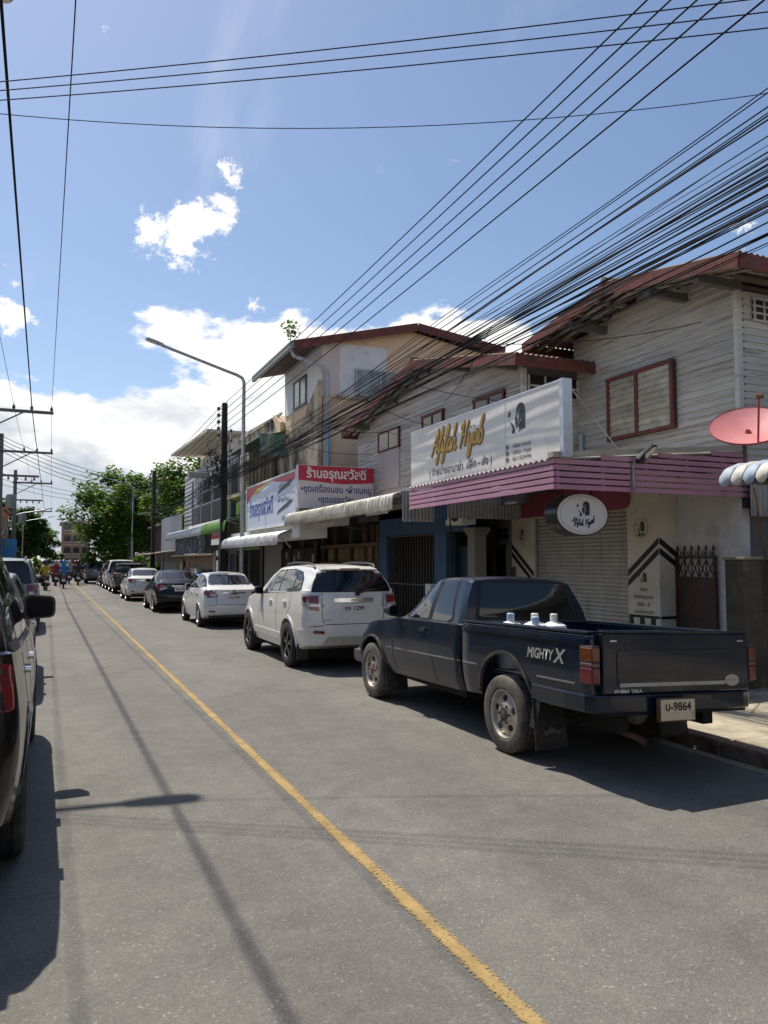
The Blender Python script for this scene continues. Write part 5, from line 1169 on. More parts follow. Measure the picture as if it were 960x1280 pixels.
    for z in (1.12, 2.24): MB().box(7.65, 7.685, 14.86, 17.42, z, z + .03).build('grille_rail', grille, h, world=True)
    MB().box(7.45, 7.62, 14.75, 15.0, .12, 1.18).build('gate_post', white_wall, h, world=True)
    stone = mat('grey_green_stone', (.24, .24, .205), .85, 0, .12, 4, .15, 40)
    pst = MB().box(7.60, 7.86, 13.12, 13.40, .12, 2.25).build('porch_pillar', stone, h, world=True)
    MB().box(7.54, 7.92, 13.06, 13.46, 2.25, 2.33).build('capital', stone, pst, world=True); MB().box(7.57, 7.89, 13.09, 13.43, 2.19, 2.25).build('capital', stone, pst, world=True)
    MB().box(8.55, 8.75, 13.2, 14.5, 2.02, 2.95).build('wall_over_door', stone, h, world=True)
    MB().box(8.50, 8.75, 13.2, 13.42, .12, 2.02).build('door_jamb', stone, h, world=True); MB().box(8.50, 8.75, 14.18, 14.5, .12, 2.02).build('door_jamb', stone, h, world=True)
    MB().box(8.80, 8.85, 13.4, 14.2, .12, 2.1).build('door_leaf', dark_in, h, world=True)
    for i in range(5):
        for j in range(2): MB().box(8.54, 8.56, 13.40 + i * .2, 13.55 + i * .2, 2.12 + j * .13, 2.22 + j * .13).build('vent_block', ink, h, world=True)
    MB().box(8.30, 8.50, 13.55, 13.80, .12, 1.20).build('porch_post', stone, h, world=True)
    MB().tube([(7.0, 13.0, .12), (7.0, 13.0, 2.75)], .02, 8).build('awning_post', dark_metal, h, world=True)
    # timber front to the left, under the pale awning
    timber = mat('brown_timber', (.13, .085, .05), .8, 0, .2, 5, stretch=(1, 4, .4), rnd=.15)
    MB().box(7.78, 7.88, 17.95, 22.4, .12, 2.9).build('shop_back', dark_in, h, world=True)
    for y in (17.98, 18.35, 18.9, 19.9, 21.2, 22.3): MB().box(7.58, 7.68, y, y + .07, .12, 2.6).build('post', timber, h, world=True)
    for z in (1.55, 2.05): MB().box(7.56, 7.66, 17.95, 22.4, z, z + .10).build('rail', timber, h, world=True)
    for i in range(20): MB().box(7.69, 7.715, 18.02 + i * .205, 18.20 + i * .205, 1.66, 2.04).build('panel', mat('pale_ply', (.26, .19, .12), .8, 0, .2, 4, rnd=.2), h, world=True)
    for i in range(15): MB().box(7.70, 7.73, 18.05 + i * .27, 18.29 + i * .27, .2, 1.54).build('folding_panel', mat('charcoal_slats', (.05, .048, .045), .6, .2, .2, 6, rnd=.2), h, world=True)
house_b()
scallop_awning('awning', 'pale weathered corrugated awning with scalloped edge over the barred blue shop front', 12.25, 19.05, 5.45, 2.86, 7.58, 3.10, pale_aw, drop=.24, pw=.15)
def side_sheet():
    t = thing('side_panel', 'grey corrugated sheet closing the end of the pale awning beside the mauve slats', 'panel', (6.9, 12.2, 2.3))
    greys = mat('grey_corrugated', (.34, .34, .335), .6, .2, .12, 4, col2=(.24, .23, .22), c2=(.5, .7)); blues = mat('blue_corrugated', (.07, .12, .24), .6, .2, .12, 4)
    corrugated(t, 'sheet', greys, (5.62, 12.2, 2.36), (.62, 0, 0), (0, 0, .52), 9, .012)
    corrugated(t, 'sheet', blues, (6.245, 12.2, 2.40), (.26, 0, 0), (0, 0, .48), 4, .012)
    corrugated(t, 'sheet', greys, (6.51, 12.2, 2.44), (1.55, 0, 0), (0, 0, .44), 20, .012)
    MB().box(5.6, 8.1, 12.21, 12.24, 2.86, 2.90).build('top_rail', steel, t, world=True)
    ac = thing('condenser_unit', 'white air-conditioner condenser hung under the awning by the corrugated end sheet', 'air conditioner', (7.3, 12.9, 2.35))
    MB().box(7.0, 7.30, 12.55, 13.2, 2.36, 2.82).build('casing', white_wall, ac, world=True, bevel=.01)
    MB().lathe([(.18, 0), (.18, .012), (.02, .016)], 20, 'x', (6.985, 12.8, 2.59)).build('fan_grille', dark_metal, ac, world=True)
    MB().lathe([(.15, -.012), (.15, .0), (.02, .0)], 20, 'y', (7.15, 12.548, 2.59)).build('side_grille', steel, ac, world=True)
    # wall fluorescent tubes under the pale awning
    for i, (x, y, z) in enumerate(((6.4, 15.2, 2.70), (6.2, 18.0, 2.56))):
        f = thing('tube_lamp', 'white fluorescent batten fixed under the pale corrugated awning', 'lamp', (x, y, z), group='battens under the pale awning')
        MB().box(x - .03, x + .03, y - .6, y + .6, z, z + .05).build('batten', white_wall, f, world=True); MB().tube([(x, y - .58, z - .02), (x, y + .58, z - .02)], .014, 8).build('tube', mat('tube_glass', (.7, .7, .7), .3), f, world=True)
side_sheet()

# ---------------------------------------------------------------- bedding shop: corner sign boxes, low awning, dark front
def bedding_shop():
    red = mat('sign_red', (.46, .025, .055), .45, 0, .04, 3); navy_t = mat('navy_print', (.035, .05, .20), .5, 0, 0); wh = mat('white_lettering', (.75, .75, .75), .5, 0, 0)
    pale = mat('sign_pale_lilac', (.60, .56, .60), .45, 0, .05, 2); skyb = mat('sign_pale_blue', (.56, .61, .72), .45, 0, .05, 1.5)
    s = thing('shop_sign', 'red and lilac box sign with white and navy Thai lettering, side-on to the street', 'sign', (6.6, 18.3, 3.0))
    MB().box(5.55, 7.58, 18.22, 18.38, 2.98, 4.06).build('sign_box', pale, s, world=True, bevel=.006)
    hd = MB().prism([(5.565, 3.68), (6.0, 3.66), (6.7, 3.61), (7.2, 3.64), (7.565, 3.67), (7.565, 4.05), (5.565, 4.05)], 'y', 18.210, 18.218).build('red_header', red, s, world=True)
    text(s, 'ร้านอรุณสวัสดิ์', .32, (6.57, 18.206, 3.85), 'cam', wh, fit=1.6, bold=.008)
    text(s, '•ชุดเครื่องนอน •ผ้าขนหนู', .235, (6.57, 18.214, 3.46), 'cam', navy_t, fit=1.88, bold=.004)
    text(s, '•ชุดของขวัญ', .235, (6.55, 18.214, 3.20), 'cam', navy_t, fit=.95, bold=.004)
    t = thing('shop_sign', 'long pale blue street sign with red corners and blue Thai lettering', 'sign', (5.6, 21, 2.5))
    MB().box(5.57, 5.65, 18.40, 23.70, 2.64, 3.93).build('sign_panel', skyb, t, world=True, bevel=.006)
    for y0_, y1_ in ((18.39, 18.44), (23.66, 23.74)): MB().box(5.545, 5.66, y0_, y1_, 2.62, 3.95).build('rim', white_wall, t, world=True)
    for z in (2.60, 3.92): MB().box(5.545, 5.66, 18.39, 23.74, z, z + .05).build('rim', white_wall, t, world=True)
    for k, p in enumerate(([(23.65, 3.91), (23.65, 3.45), (23.2, 3.62), (22.4, 3.80), (21.4, 3.91)], [(18.45, 3.91), (18.45, 3.74), (19.3, 3.74), (20.3, 3.83), (20.8, 3.91)])): MB().prism(p, 'x', 5.562, 5.569).build('red_corner', red, t, world=True)
    MB().prism([(23.0, 3.68), (22.3, 3.82), (21.3, 3.91), (20.6, 3.91), (21.7, 3.79), (22.5, 3.66)], 'x', 5.563, 5.5685).build('yellow_sweep', mat('sign_yellow', (.55, .42, .08), .5, 0, 0), t, world=True)
    text(t, 'ร้านอรุณสวัสดิ์', .62, (5.564, 21.95, 3.20), 'street', mat('blue_print', (.05, .12, .42), .5, 0, 0), fit=2.7, bold=.012)
    for i, z in enumerate((3.58, 3.06)): MB().prism([(20.2, z - .11), (20.0, z - .02), (18.9, z + .19), (18.7, z + .15), (19.2, z + .02)], 'x', 5.562, 5.568).build('grey_brushmark', ink_grey, t, world=True)
    for s_, y, z in (('เครื่องนอน', 19.5, 3.66), ('ผ้าม่าน', 19.6, 3.30), ('ของขวัญ', 19.3, 2.80)): text(t, s_, .2, (5.564, y, z), 'street', navy_t, fit=1.0 if 'น' in s_ else .8)
    w = thing('bedding_shop', 'low shop with whitewashed fascia and dark roller fronts below the pale blue sign', 'shop', (7, 23, 0))
    MB().box(5.67, 6.4, 18.45, 26.4, 2.26, 2.60).build('fascia', white_wall, w, world=True); MB().box(5.70, 7.0, 18.45, 23.7, 2.60, 3.9).build('upper_box', white_wall, w, world=True)
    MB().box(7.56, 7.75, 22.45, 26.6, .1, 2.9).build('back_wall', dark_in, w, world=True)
    ds = mat('dark_shutter', (.045, .047, .05), .5, .3, .15, 4)
    for j in range(3):
        y0_ = 22.65 + j * 1.35; f = MB().box(7.50, 7.54, y0_, y0_ + 1.2, .12, 2.1).build('roller_front', ds, w, world=True)
        for i in range(16): MB().box(7.485, 7.50, y0_, y0_ + 1.2, .14 + i * .122, .14 + i * .122 + .09).build('shutter_slat', ds, f, world=True)
        MB().box(7.44, 7.50, y0_ - .13, y0_ - .02, .12, 2.3).build('post', red_wood if j == 2 else old_beam, w, world=True)
    for i, (y, z) in enumerate(((22.8, 1.65), (23.3, 1.4), (24.3, 1.75), (24.8, 1.6), (25.7, 1.75))): tag(MB().box(7.47, 7.474, y, y + .18, z, z + .24).build('paper_notice', mat('paper', (.5, .48, .43), .8)), 'small pale paper notice stuck on the dark roller front of the bedding shop', 'notice', 'notices on the roller front')
bedding_shop()
scallop_awning('awning', 'low white awning with rust-stained top under the pale blue street sign', 19.1, 26.2, 5.28, 2.36, 5.66, 2.50, mat('white_awning', (.62, .62, .62), .55, .1, .12, 4, col2=(.40, .28, .20), c2=(.52, .72), c2scale=2.5), ribs=True, drop=.22, pw=.17)

# ---------------------------------------------------------------- three-storey plastered building and the weathered block behind
def tall_house():
    peach = mat('peach_plaster', (.66, .49, .33), .88, 0, .08, 2, .1, 40, col2=(.30, .24, .18), c2=(.55, .75), c2scale=1.2, c2stretch=(1, 1, .35))
    bluew = mat('blue_white_plaster', (.66, .67, .70), .85, 0, .05, 2, col2=(.50, .52, .58), c2=(.5, .7)); pinkw = mat('pinkish_plaster', (.56, .49, .47), .85, 0, .05, 2)
    stain = mat('stained_plaster', (.48, .40, .30), .92, 0, .2, 2, .2, 30, col2=(.055, .05, .045), c2=(.44, .60), c2scale=1.3, c2stretch=(1, 1, .5))
    h = thing('three_storey_house', 'tall narrow plastered house in pale blue and peach with brown gabled roof', 'house', (9.5, 22.6, 0))
    MB().box(7.02, 12.4, 20.72, 24.6, 6.45, 8.0).build('upper_wall', bluew, h, world=True)
    MB().prism([(7.02, 7.98), (12.4, 7.98), (12.4, 8.2), (9.9, 8.62), (7.02, 7.99)], 'y', 20.73, 24.55).build('gable_wall', peach, h, world=True)
    MB().box(9.05, 12.41, 20.705, 20.73, 6.45, 8.05).build('peach_panel', peach, h, world=True); MB().box(7.01, 7.55, 20.708, 20.73, 6.45, 7.95).build('pink_panel', pinkw, h, world=True)
    MB().box(7.05, 12.4, 20.75, 24.6, 2.7, 6.44).build('lower_wall', peach, h, world=True)
    MB().box(7.0, 12.4, 20.66, 20.75, 6.38, 6.47).build('ledge', stain, h, world=True)
    # roof: ridge along Y, brown verge boards, gutter
    rf = mat('brown_roof', (.085, .045, .038), .8, 0, .15, 4, col2=(.06, .04, .035), c2=(.5, .7))
    for (xa, za_, xb, zb_) in ((6.05, 7.72, 9.95, 8.70), (9.95, 8.70, 13.0, 8.30)):
        MB().hexa([(xa, 20.45, za_), (xb, 20.45, zb_), (xb, 24.9, zb_), (xa, 24.9, za_), (xa, 20.45, za_ + .07), (xb, 20.45, zb_ + .07), (xb, 24.9, zb_ + .07), (xa, 24.9, za_ + .07)]).build('roof_slope', rf, h, world=True)
        MB().bar((xa, 20.44, za_ + .0), (xb, 20.44, zb_ + .0), .03, .24).build('verge_board', red_wood, h, world=True)
    MB().box(5.98, 6.08, 20.42, 24.95, 7.62, 7.82).build('gutter', mat('grey_green_gutter', (.20, .23, .22), .6), h, world=True, bevel=.01)
    MB().tube([(6.06, 20.62, 7.6), (6.12, 20.6, 7.45), (6.95, 20.6, 7.22), (7.12, 20.6, 7.12), (7.13, 20.6, 5.6)], .055, 10).build('downpipe', grey_pipe, h, world=True, smooth=40)
    MB().tube([(7.15, 20.58, 5.7), (7.15, 20.58, 3.0)], .065, 10).build('downpipe', mat('blue_pvc', (.16, .30, .38), .5), h, world=True, smooth=40)
    def window(y, x0_, x1_, z0_, z1_, n, fm=steel):
        w = MB().box(x0_, x1_, y - .03, y, z0_, z1_).build('window', mat('curtained_glass', (.16, .20, .22), .2, 0, .2, 3, col2=(.26, .28, .28), c2=(.4, .6), c2scale=3), h, world=True)
        for i in range(n + 1): x = x0_ + (x1_ - x0_ - .04) * i / n; MB().box(x, x + .04, y - .05, y - .028, z0_, z1_).build('window_frame', fm, w, world=True)
        for z in (z0_, z1_ - .04): MB().box(x0_, x1_, y - .052, y - .029, z, z + .04).build('window_frame', fm, w, world=True)
    window(20.705, 8.02, 9.62, 6.50, 7.30, 2)
    w = MB().box(6.985, 7.02, 22.15, 23.45, 6.48, 7.34).build('window', MATS['curtained_glass'], h, world=True)
    for y in (22.15, 22.78, 23.41): MB().box(6.965, 6.99, y, y + .05, 6.46, 7.36).build('window_frame', dark_metal, w, world=True)
    for z in (6.46, 7.31): MB().box(6.963, 6.988, 22.12, 23.48, z, z + .05).build('window_frame', dark_metal, w, world=True)
    # stained street parapet that drops in a slope, then the weathered block
    MB().prism([(20.68, 2.6), (24.7, 2.6), (24.7, 5.55), (22.7, 5.62), (22.2, 5.9), (20.68, 6.86)], 'x', 6.88, 7.0).build('stained_parapet', stain, h, world=True)
    d = thing('weathered_building', 'old two-storey block with black-stained plaster parapet and caged balcony', 'building', (7, 28, 0))
    MB().prism([(24.72, 2.4), (31.2, 2.4), (31.2, 6.82), (25.6, 6.70), (24.72, 6.30)], 'x', 7.0, 12).build('wall', stain, d, world=True)
    MB().prism([(24.72, 5.6), (25.6, 6.55), (25.6, 6.72), (24.72, 6.32)], 'x', 6.9, 7.0).build('peach_return', peach, d, world=True)
    MB().box(6.94, 7.0, 24.8, 31.2, 6.58, 6.66).build('cornice', stain, d, world=True)
    ca = mat('cage_steel', (.09, .085, .08), .6, .4, .2, 9); ylw = mat('yellowed_boards', (.30, .25, .14), .85, 0, .25, 4, rnd=.25)
    for i in range(12): MB().box(6.30, 6.33, 24.3 + i * .55, 24.33 + i * .55, 4.2, 5.6).build('cage_bar', ca, d, world=True)
    for z in (4.2, 4.9, 5.6): MB().box(6.29, 6.34, 24.3, 30.4, z, z + .035).build('cage_rail', ca, d, world=True)
    MB().box(6.28, 7.0, 24.2, 30.5, 4.08, 4.2).build('balcony_slab', stain, d, world=True)
    for i in range(10): MB().box(6.80, 6.86, 25.4 + i * .5, 25.75 + i * .5, 4.2, 5.5).build('board', ylw, d, world=True)
    gtin = mat('green_tin', (.10, .20, .16), .6, .1, .2, 4, col2=(.30, .32, .27), c2=(.48, .66), c2scale=2)
    corrugated(d, 'balcony_roof', gtin, (6.0, 29.6, 5.66), (0, -5.6, 0), (1.0, 0, .28), 30, .014); corrugated(d, 'balcony_end', gtin, (6.05, 24.02, 5.05), (.95, 0, 0), (0, 0, .72), 7, .012)
    MB().box(6.05, 7.0, 24.03, 24.06, 5.02, 5.06).build('frame_rail', ca, d, world=True)
    # sapling rooted in the gutter
    p = thing('sapling', 'small green sapling rooted in the roof gutter of the tall plastered house', 'plant', (6.05, 20.7, 7.8))
    MB().tube([(6.05, 20.7, 7.75), (6.06, 20.68, 8.0), (6.04, 20.7, 8.15)], [.014, .01, .005], 6).build('stem', mat('bark', (.09, .07, .05), .9, 0, .3, 9), p, world=True)
    lv = MB()
    for i in range(150):
        c_ = Vector((6.05 + random.gauss(0, .11), 20.7 + random.gauss(0, .11), 8.22 + random.gauss(0, .13))); leaf(lv, c_, .09)
    o = lv.build('leaves', foliage('leaf_fresh', (.10, .19, .03)), p, world=True); o['kind'] = 'stuff'
def leaf(mb, c, s):
    a, b = random.uniform(0, 6.28), random.uniform(-.7, .7); d = Vector((math.cos(a) * math.cos(b), math.sin(a) * math.cos(b), math.sin(b))); n = d.cross(Vector((random.gauss(0, .4), random.gauss(0, .4), 1))).normalized()
    l, w = s * random.uniform(.8, 1.3), s * random.uniform(.30, .42)
    mb.add([c - d * l * .5, c + n * w, c + d * l * .6 + Vector((0, 0, -s * .15)), c - n * w], [(0, 1, 2, 3)])
def foliage(name, col, var=.35):
    if name in MATS: return MATS[name]
    m = mat(name, col, .55, 0, var, 1.2, rnd=.08); nt = m.node_tree; b = nt.nodes['Principled BSDF']; b.inputs['Specular IOR Level'].default_value = .3
    tr = nt.nodes.new('ShaderNodeBsdfTranslucent'); tr.inputs[0].default_value = (col[0] * 1.3, col[1] * 1.5, col[2] * .8, 1)
    mx = nt.nodes.new('ShaderNodeMixShader'); mx.inputs[0].default_value = .35; out = [n for n in nt.nodes if n.type == 'OUTPUT_MATERIAL'][0]
    nt.links.new(b.outputs[0], mx.inputs[1]); nt.links.new(tr.outputs[0], mx.inputs[2]); nt.links.new(mx.outputs[0], out.inputs[0]); return m
tall_house()

# ---------------------------------------------------------------- grey siding house with flat roof, its awnings and stall
def siding_house():
    gw = mat('grey_vinyl_siding', (.40, .42, .44), .7, 0, .08, 3, rnd=.05)
    h = thing('siding_house', 'grey siding house with flat white roof slab and railed dark balcony', 'house', (7, 38, 0))
    MB().box(7.0, 12, 31.3, 45.0, 0, 6.1).build('wall', white_wall, h, world=True)
    boards_x(h, 6.98, 40.6, 45.0, 3.5, lambda y: 6.35, .23, gw); MB().box(6.93, 7.0, 40.45, 45.0, 6.30, 6.42).build('coping', gw, h, world=True)
    MB().box(6.94, 7.0, 31.3, 40.5, 5.75, 6.45).build('fascia_panel', gw, h, world=True)
    MB().box(7.02 - .03, 7.0, 31.4, 40.4, 3.5, 5.75).build('balcony_shade_sheet', mat('balcony_shade', (.05, .045, .042), .9), h, world=True)  # thin dark sheet on the wall, painting the shade inside the balcony
    for y in (31.4, 35.0, 37.7, 40.4): MB().box(6.60, 6.70, y - .05, y + .05, 3.4, 5.8).build('balcony_post', gw, h, world=True)
    MB().box(6.5, 7.0, 31.3, 40.6, 3.32, 3.46).build('balcony_slab', white_wall, h, world=True)
    for i in range(34): MB().box(6.62, 6.64, 31.5 + i * .265, 31.62 + i * .265, 3.46, 4.35).build('baluster', mat('grey_baluster', (.13, .125, .12), .6), h, world=True)
    for z in (4.35, 4.95): MB().box(6.60, 6.66, 31.4, 40.4, z, z + .05).build('rail', gw, h, world=True)
    sl = MB().hexa([(5.8, 32.0, 7.05), (9, 31.4, 6.95), (9, 42, 7.35), (5.8, 42.6, 7.35), (5.8, 32.0, 7.17), (9, 31.4, 7.07), (9, 42, 7.47), (5.8, 42.6, 7.47)]).build('roof_slab', mat('cream_slab', (.50, .45, .36), .85, 0, .08, 2), h, world=True)
    MB().box(7.2, 9, 32.5, 41.5, 6.1, 7.1).build('penthouse_wall', white_wall, h, world=True)
siding_house()
green_aw = mat('green_awning', (.16, .33, .06), .6, 0, .12, 3, col2=(.12, .24, .05), c2=(.5, .7)); grey_aw = mat('grey_white_awning', (.50, .52, .55), .5, .2, .12, 4)
scallop_awning('awning', 'bright green rounded awning beside the black power pole', 26.9, 31.6, 5.55, 3.12, 6.9, 3.42, green_aw, drop=.32, pw=.3)
scallop_awning('awning', 'grey-white rounded awning over the hanging dark mesh curtains', 31.65, 42.2, 5.55, 3.10, 6.9, 3.42, grey_aw, drop=.30, pw=.3)
def stall():
    mesh_m = mat('dark_mesh_print', (.055, .06, .07), .8, 0, .5, 3, col2=(.17, .17, .18), c2=(.45, .62), c2scale=5)
    for i in range(4):
        o = MB().sheet((5.72, 39.6 - i * 2.15, 2.02), (0, -1.85, 0), (0, 0, .95), 18, 2, .006, lambda a, b: .05 * math.sin(a * 17 + i)).build('mesh_curtain', mesh_m)
        tag(o, 'dark patterned mesh curtain hanging under the grey-white awning', 'curtain', 'mesh curtains under the awning')
    r = thing('banner', 'red and white vertical shop banner hanging beside the black power pole', 'banner', (5.65, 28.9, 2.3))
    MB().box(5.60, 5.63, 28.1, 29.6, 2.28, 3.05).build('banner_cloth', mat('banner_red', (.42, .03, .035), .7, 0, .1, 3), r, world=True)
    MB().box(5.592, 5.60, 28.1, 29.6, 2.28, 2.50).build('white_strip', sign_white, r, world=True); text(r, 'กางเกง', .42, (5.594, 28.85, 2.78), 'street', MATS['white_lettering'], fit=1.2)
    s = thing('market_stall', 'wooden market stall with slatted front and blue tarpaulin under the grey-white awning', 'stall', (6.3, 35, 0))
    wd = mat('stall_wood', (.22, .15, .09), .85, 0, .25, 5, rnd=.2)
    for i in range(30): MB().box(5.98, 6.01, 30.2 + i * .36, 30.45 + i * .36, 1.35, 1.95).build('slat', wd, s, world=True)
    MB().box(5.7, 6.9, 30, 41, 1.92, 1.98).build('canopy', mat('pale_canvas', (.40, .33, .22), .85, 0, .15, 2), s, world=True)
    for y in (30.1, 33.6, 37.2, 40.8): MB().box(5.95, 6.03, y, y + .08, .1, 1.95).build('post', wd, s, world=True)
    MB().box(6.0, 6.9, 30.2, 40.8, .1, 1.0).build('counter', old_beam, s, world=True)
    MB().sheet((5.75, 35.5, 1.05), (1.0, 0, .25), (0, -3.2, 0), 4, 8, .01, lambda a, b: .05 * math.sin(b * 9)).build('tarpaulin', mat('blue_tarp', (.03, .13, .34), .6, 0, .15, 3), s, world=True)
    MB().box(6.95, 7.0, 27, 31.3, .1, 3.3).build('back_board', dark_in, s, world=True)
    p = thing('portrait_board', 'small printed portrait board on the stall front', 'poster', (5.9, 38.6, 1.2)); MB().box(5.88, 5.90, 38.1, 39.3, 1.05, 1.75).build('board', ink, p, world=True)
    MB().prism(ellipse(38.7, 1.42, .3, .26, 18), 'x', 5.872, 5.879).build('print', mat('skin_print', (.45, .30, .2), .7, 0, .15, 6), p, world=True)
    rng = random.Random(3)
    cl = [(.05, .08, .2), (.3, .25, .2), (.25, .04, .05), (.35, .35, .36), (.03, .03, .03), (.12, .2, .3)]
    for i in range(12):
        y = 27.3 + i * .33; c_ = cl[i % 6]
        o = MB().sheet((5.9 + .1 * (i % 3), y, 1.2 + .1 * (i % 2)), (0, .28, 0), (0, 0, .75), 6, 4, .02, lambda a, b: .03 * math.sin(a * 9 + i)).build('hanging_garment', mat('cloth_%d' % (i % 6), c_, .85, 0, .2, 5))
        tag(o, '%s garment hanging on the rail behind the black power pole' % ['navy', 'brown', 'red', 'pale grey', 'black', 'steel blue'][i % 6], 'clothes', 'garments hanging by the pole')
    f = thing('corrugated_fence', 'pale grey corrugated fence rising beyond the grey siding house', 'fence', (6.5, 47, 0))
    for i in range(9): corrugated(f, 'sheet', mat('fence_tin', (.45, .46, .47), .55, .3, .1, 3, rnd=.08), (6.5, 51.3 - i * .93, .0), (0, -.92, 0), (0, 0, 4.35 + .02 * (i % 3)), 7, .02)
    for z in (1.2, 2.6, 4.0): MB().box(6.54, 6.58, 42.9, 51.3, z, z + .06).build('rail', old_beam, f, world=True)
    k = thing('brown_shed', 'dark red-brown shed wall beside the corrugated fence', 'shed', (7, 54, 0)); MB().box(6.6, 9.5, 51.4, 57, 0, 4.0).build('wall', mat('shed_brown', (.07, .03, .025), .8, 0, .15, 3), k, world=True); MB().box(6.3, 9.8, 51.3, 57.2, 4.0, 4.1).build('roof', tin, k, world=True)
    k = thing('roadside_shelter', 'low roadside shelter with thin tin roof beyond the stall', 'shelter', (6, 47, 0))
    MB().hexa([(4.9, 42.5, 2.05), (6.5, 42.5, 2.25), (6.5, 52, 2.25), (4.9, 52, 2.05), (4.9, 42.5, 2.1), (6.5, 42.5, 2.3), (6.5, 52, 2.3), (4.9, 52, 2.1)]).build('roof', tin, k, world=True)
    for y in (42.7, 47, 51.8): MB().box(5.5, 5.58, y, y + .08, .1, 2.15).build('post', old_beam, k, world=True)
stall()

# ---------------------------------------------------------------- right edge: concrete gate pillar, breeze wall, dish, striped awning
def right_edge():
    dk = mat('mossy_concrete', (.075, .066, .052), .95, 0, .3, 4, .4, 30, col2=(.22, .18, .11), c2=(.56, .70), c2scale=2.6, c2stretch=(1, 1, .5))
    p = thing('gate_pillar', 'dark moss-stained concrete gate pillar beside the white wall', 'pillar', (7.95, 6.95, .12))
    MB().box(7.72, 8.02, 6.85, 7.15, .11, 1.68).build('shaft', dk, p, world=True, bevel=.012); MB().box(7.70, 8.04, 6.83, 7.17, 1.68, 1.715).build('cap', mat('pillar_cap', (.22, .19, .12), .9, 0, .2, 5), p, world=True, bevel=.008)
    b = thing('breeze_wall', 'dark stained garden wall with square block openings right of the gate pillar', 'wall', (9, 6.95, .12))
    z = .11
    for r in range(8):
        zz = .11 + r * .19
        for c_ in range(9):
            x = 8.03 + c_ * .2
            if r in (5, 6) and c_ % 2 == 1:
                MB().box(x, x + .20, 6.92, 6.945, zz, zz + .19).build('pierced_block', mat('pierced_block', (.42, .42, .43), .8, 0, .1, 5), b, world=True)
                for q in (0, .17): MB().box(x + q, x + q + .03, 6.88, 6.92, zz, zz + .19).build('block_rim', dk, b, world=True)
            else: MB().box(x + .003, x + .197, 6.90, 7.06, zz + .003, zz + .187).build('block', dk, b, world=True)
    MB().box(8.02, 9.85, 6.89, 7.07, 1.63, 1.68).build('coping', dk, b, world=True)
    # rusty pole with corrugated hood behind the pillar
    h = thing('corrugated_hood', 'grey and blue corrugated hood below the end of the mauve awning', 'awning', (9.4, 7.4, 2.3))
    corrugated(h, 'sheet', MATS['grey_corrugated'], (8.72, 7.6, 2.28), (.45, 0, 0), (0, 0, .45), 5, .012); corrugated(h, 'sheet', MATS['blue_corrugated'], (9.18, 7.6, 2.28), (.25, 0, 0), (0, 0, .45), 3, .012); corrugated(h, 'sheet', MATS['grey_corrugated'], (9.44, 7.6, 2.28), (2.0, 0, 0), (0, 0, .45), 22, .012)
    MB().box(8.68, 11.5, 7.58, 7.62, 2.72, 2.77).build('rail', old_beam, h, world=True)
    MB().tube([(8.36, 7.1, 1.7), (8.44, 7.3, 2.62)], .014, 8).build('rusty_post', rust_m, h, world=True)
    # pink satellite dish
    pk = mat('dish_pink', (.62, .22, .22), .5, 0, .06, 3, col2=(.66, .30, .29), c2=(.45, .65)); pk2 = mat('dish_red', (.36, .035, .04), .5, 0, .1, 5)
    d = thing('satellite_dish', 'pink satellite dish with red rim on a post above the striped awning', 'satellite dish', (7.5, 6.55, 2.7))
    view = Vector((7.5, 6.55, 1.6)).normalized(); nrm = (Vector((-view.x * .80, -view.y * .80, 0)) + Vector((0, 0, .95))).normalized(); q = nrm.to_track_quat('Z', 'Y')
    c0 = Vector((7.53, 6.57, 3.24))
    rim = MB().lathe([(.02, 0), (.12, .006), (.22, .022), (.32, .048), (.40, .078), (.415, .086), (.42, .080), (.405, .066), (.32, .036), (.22, .010), (.10, -.010), (.02, -.014)], 40)
    rim.xf(lambda p_: c0 + q @ (p_ - Vector((0, 0, .05)))); rim.build('reflector', pk, d, world=True, smooth=50)
    rg = MB().lathe([(.412, .080), (.422, .092), (.430, .080), (.420, .068)], 40, closed=True); rg.xf(lambda p_: c0 + q @ (p_ - Vector((0, 0, .05)))); rg.build('rim', pk2, d, world=True, smooth=50)
    side = Vector((view.y, -view.x, 0)).normalized()
    foot = c0 + q @ Vector((0, 0, .02)) + side * .10 - Vector((0, 0, .24)) + Vector((-view.x, -view.y, 0)) * .28; head = foot + Vector((-.05, -.06, .52)) + side * .01
    MB().tube([foot, head], .012, 8).build('feed_arm', pk2, d, world=True); MB().tube([head + side * -.03, head + side * .05], .03, 10).build('feed_horn', rust_m, d, world=True)
    MB().tube([(7.50, 6.60, 2.66), (7.50, 6.60, 3.15)], .022, 8).build('post', old_beam, d, world=True); MB().tube([c0 - nrm * .03, (7.5, 6.6, 3.05)], .03, 8).build('mount', pk2, d, world=True)
    st = [mat('aw_blue', (.34, .42, .52), .6, 0, .15, 6, col2=(.40, .42, .40), c2=(.5, .7)), mat('aw_cream', (.60, .57, .49), .6, 0, .15, 6, col2=(.38, .36, .30), c2=(.5, .7))]
    # striped scalloped awning: one lobe per corrugation
    a = thing('striped_awning', 'small weathered blue and cream scalloped awning under the pink dish', 'awning', (7, 5, 2.5))
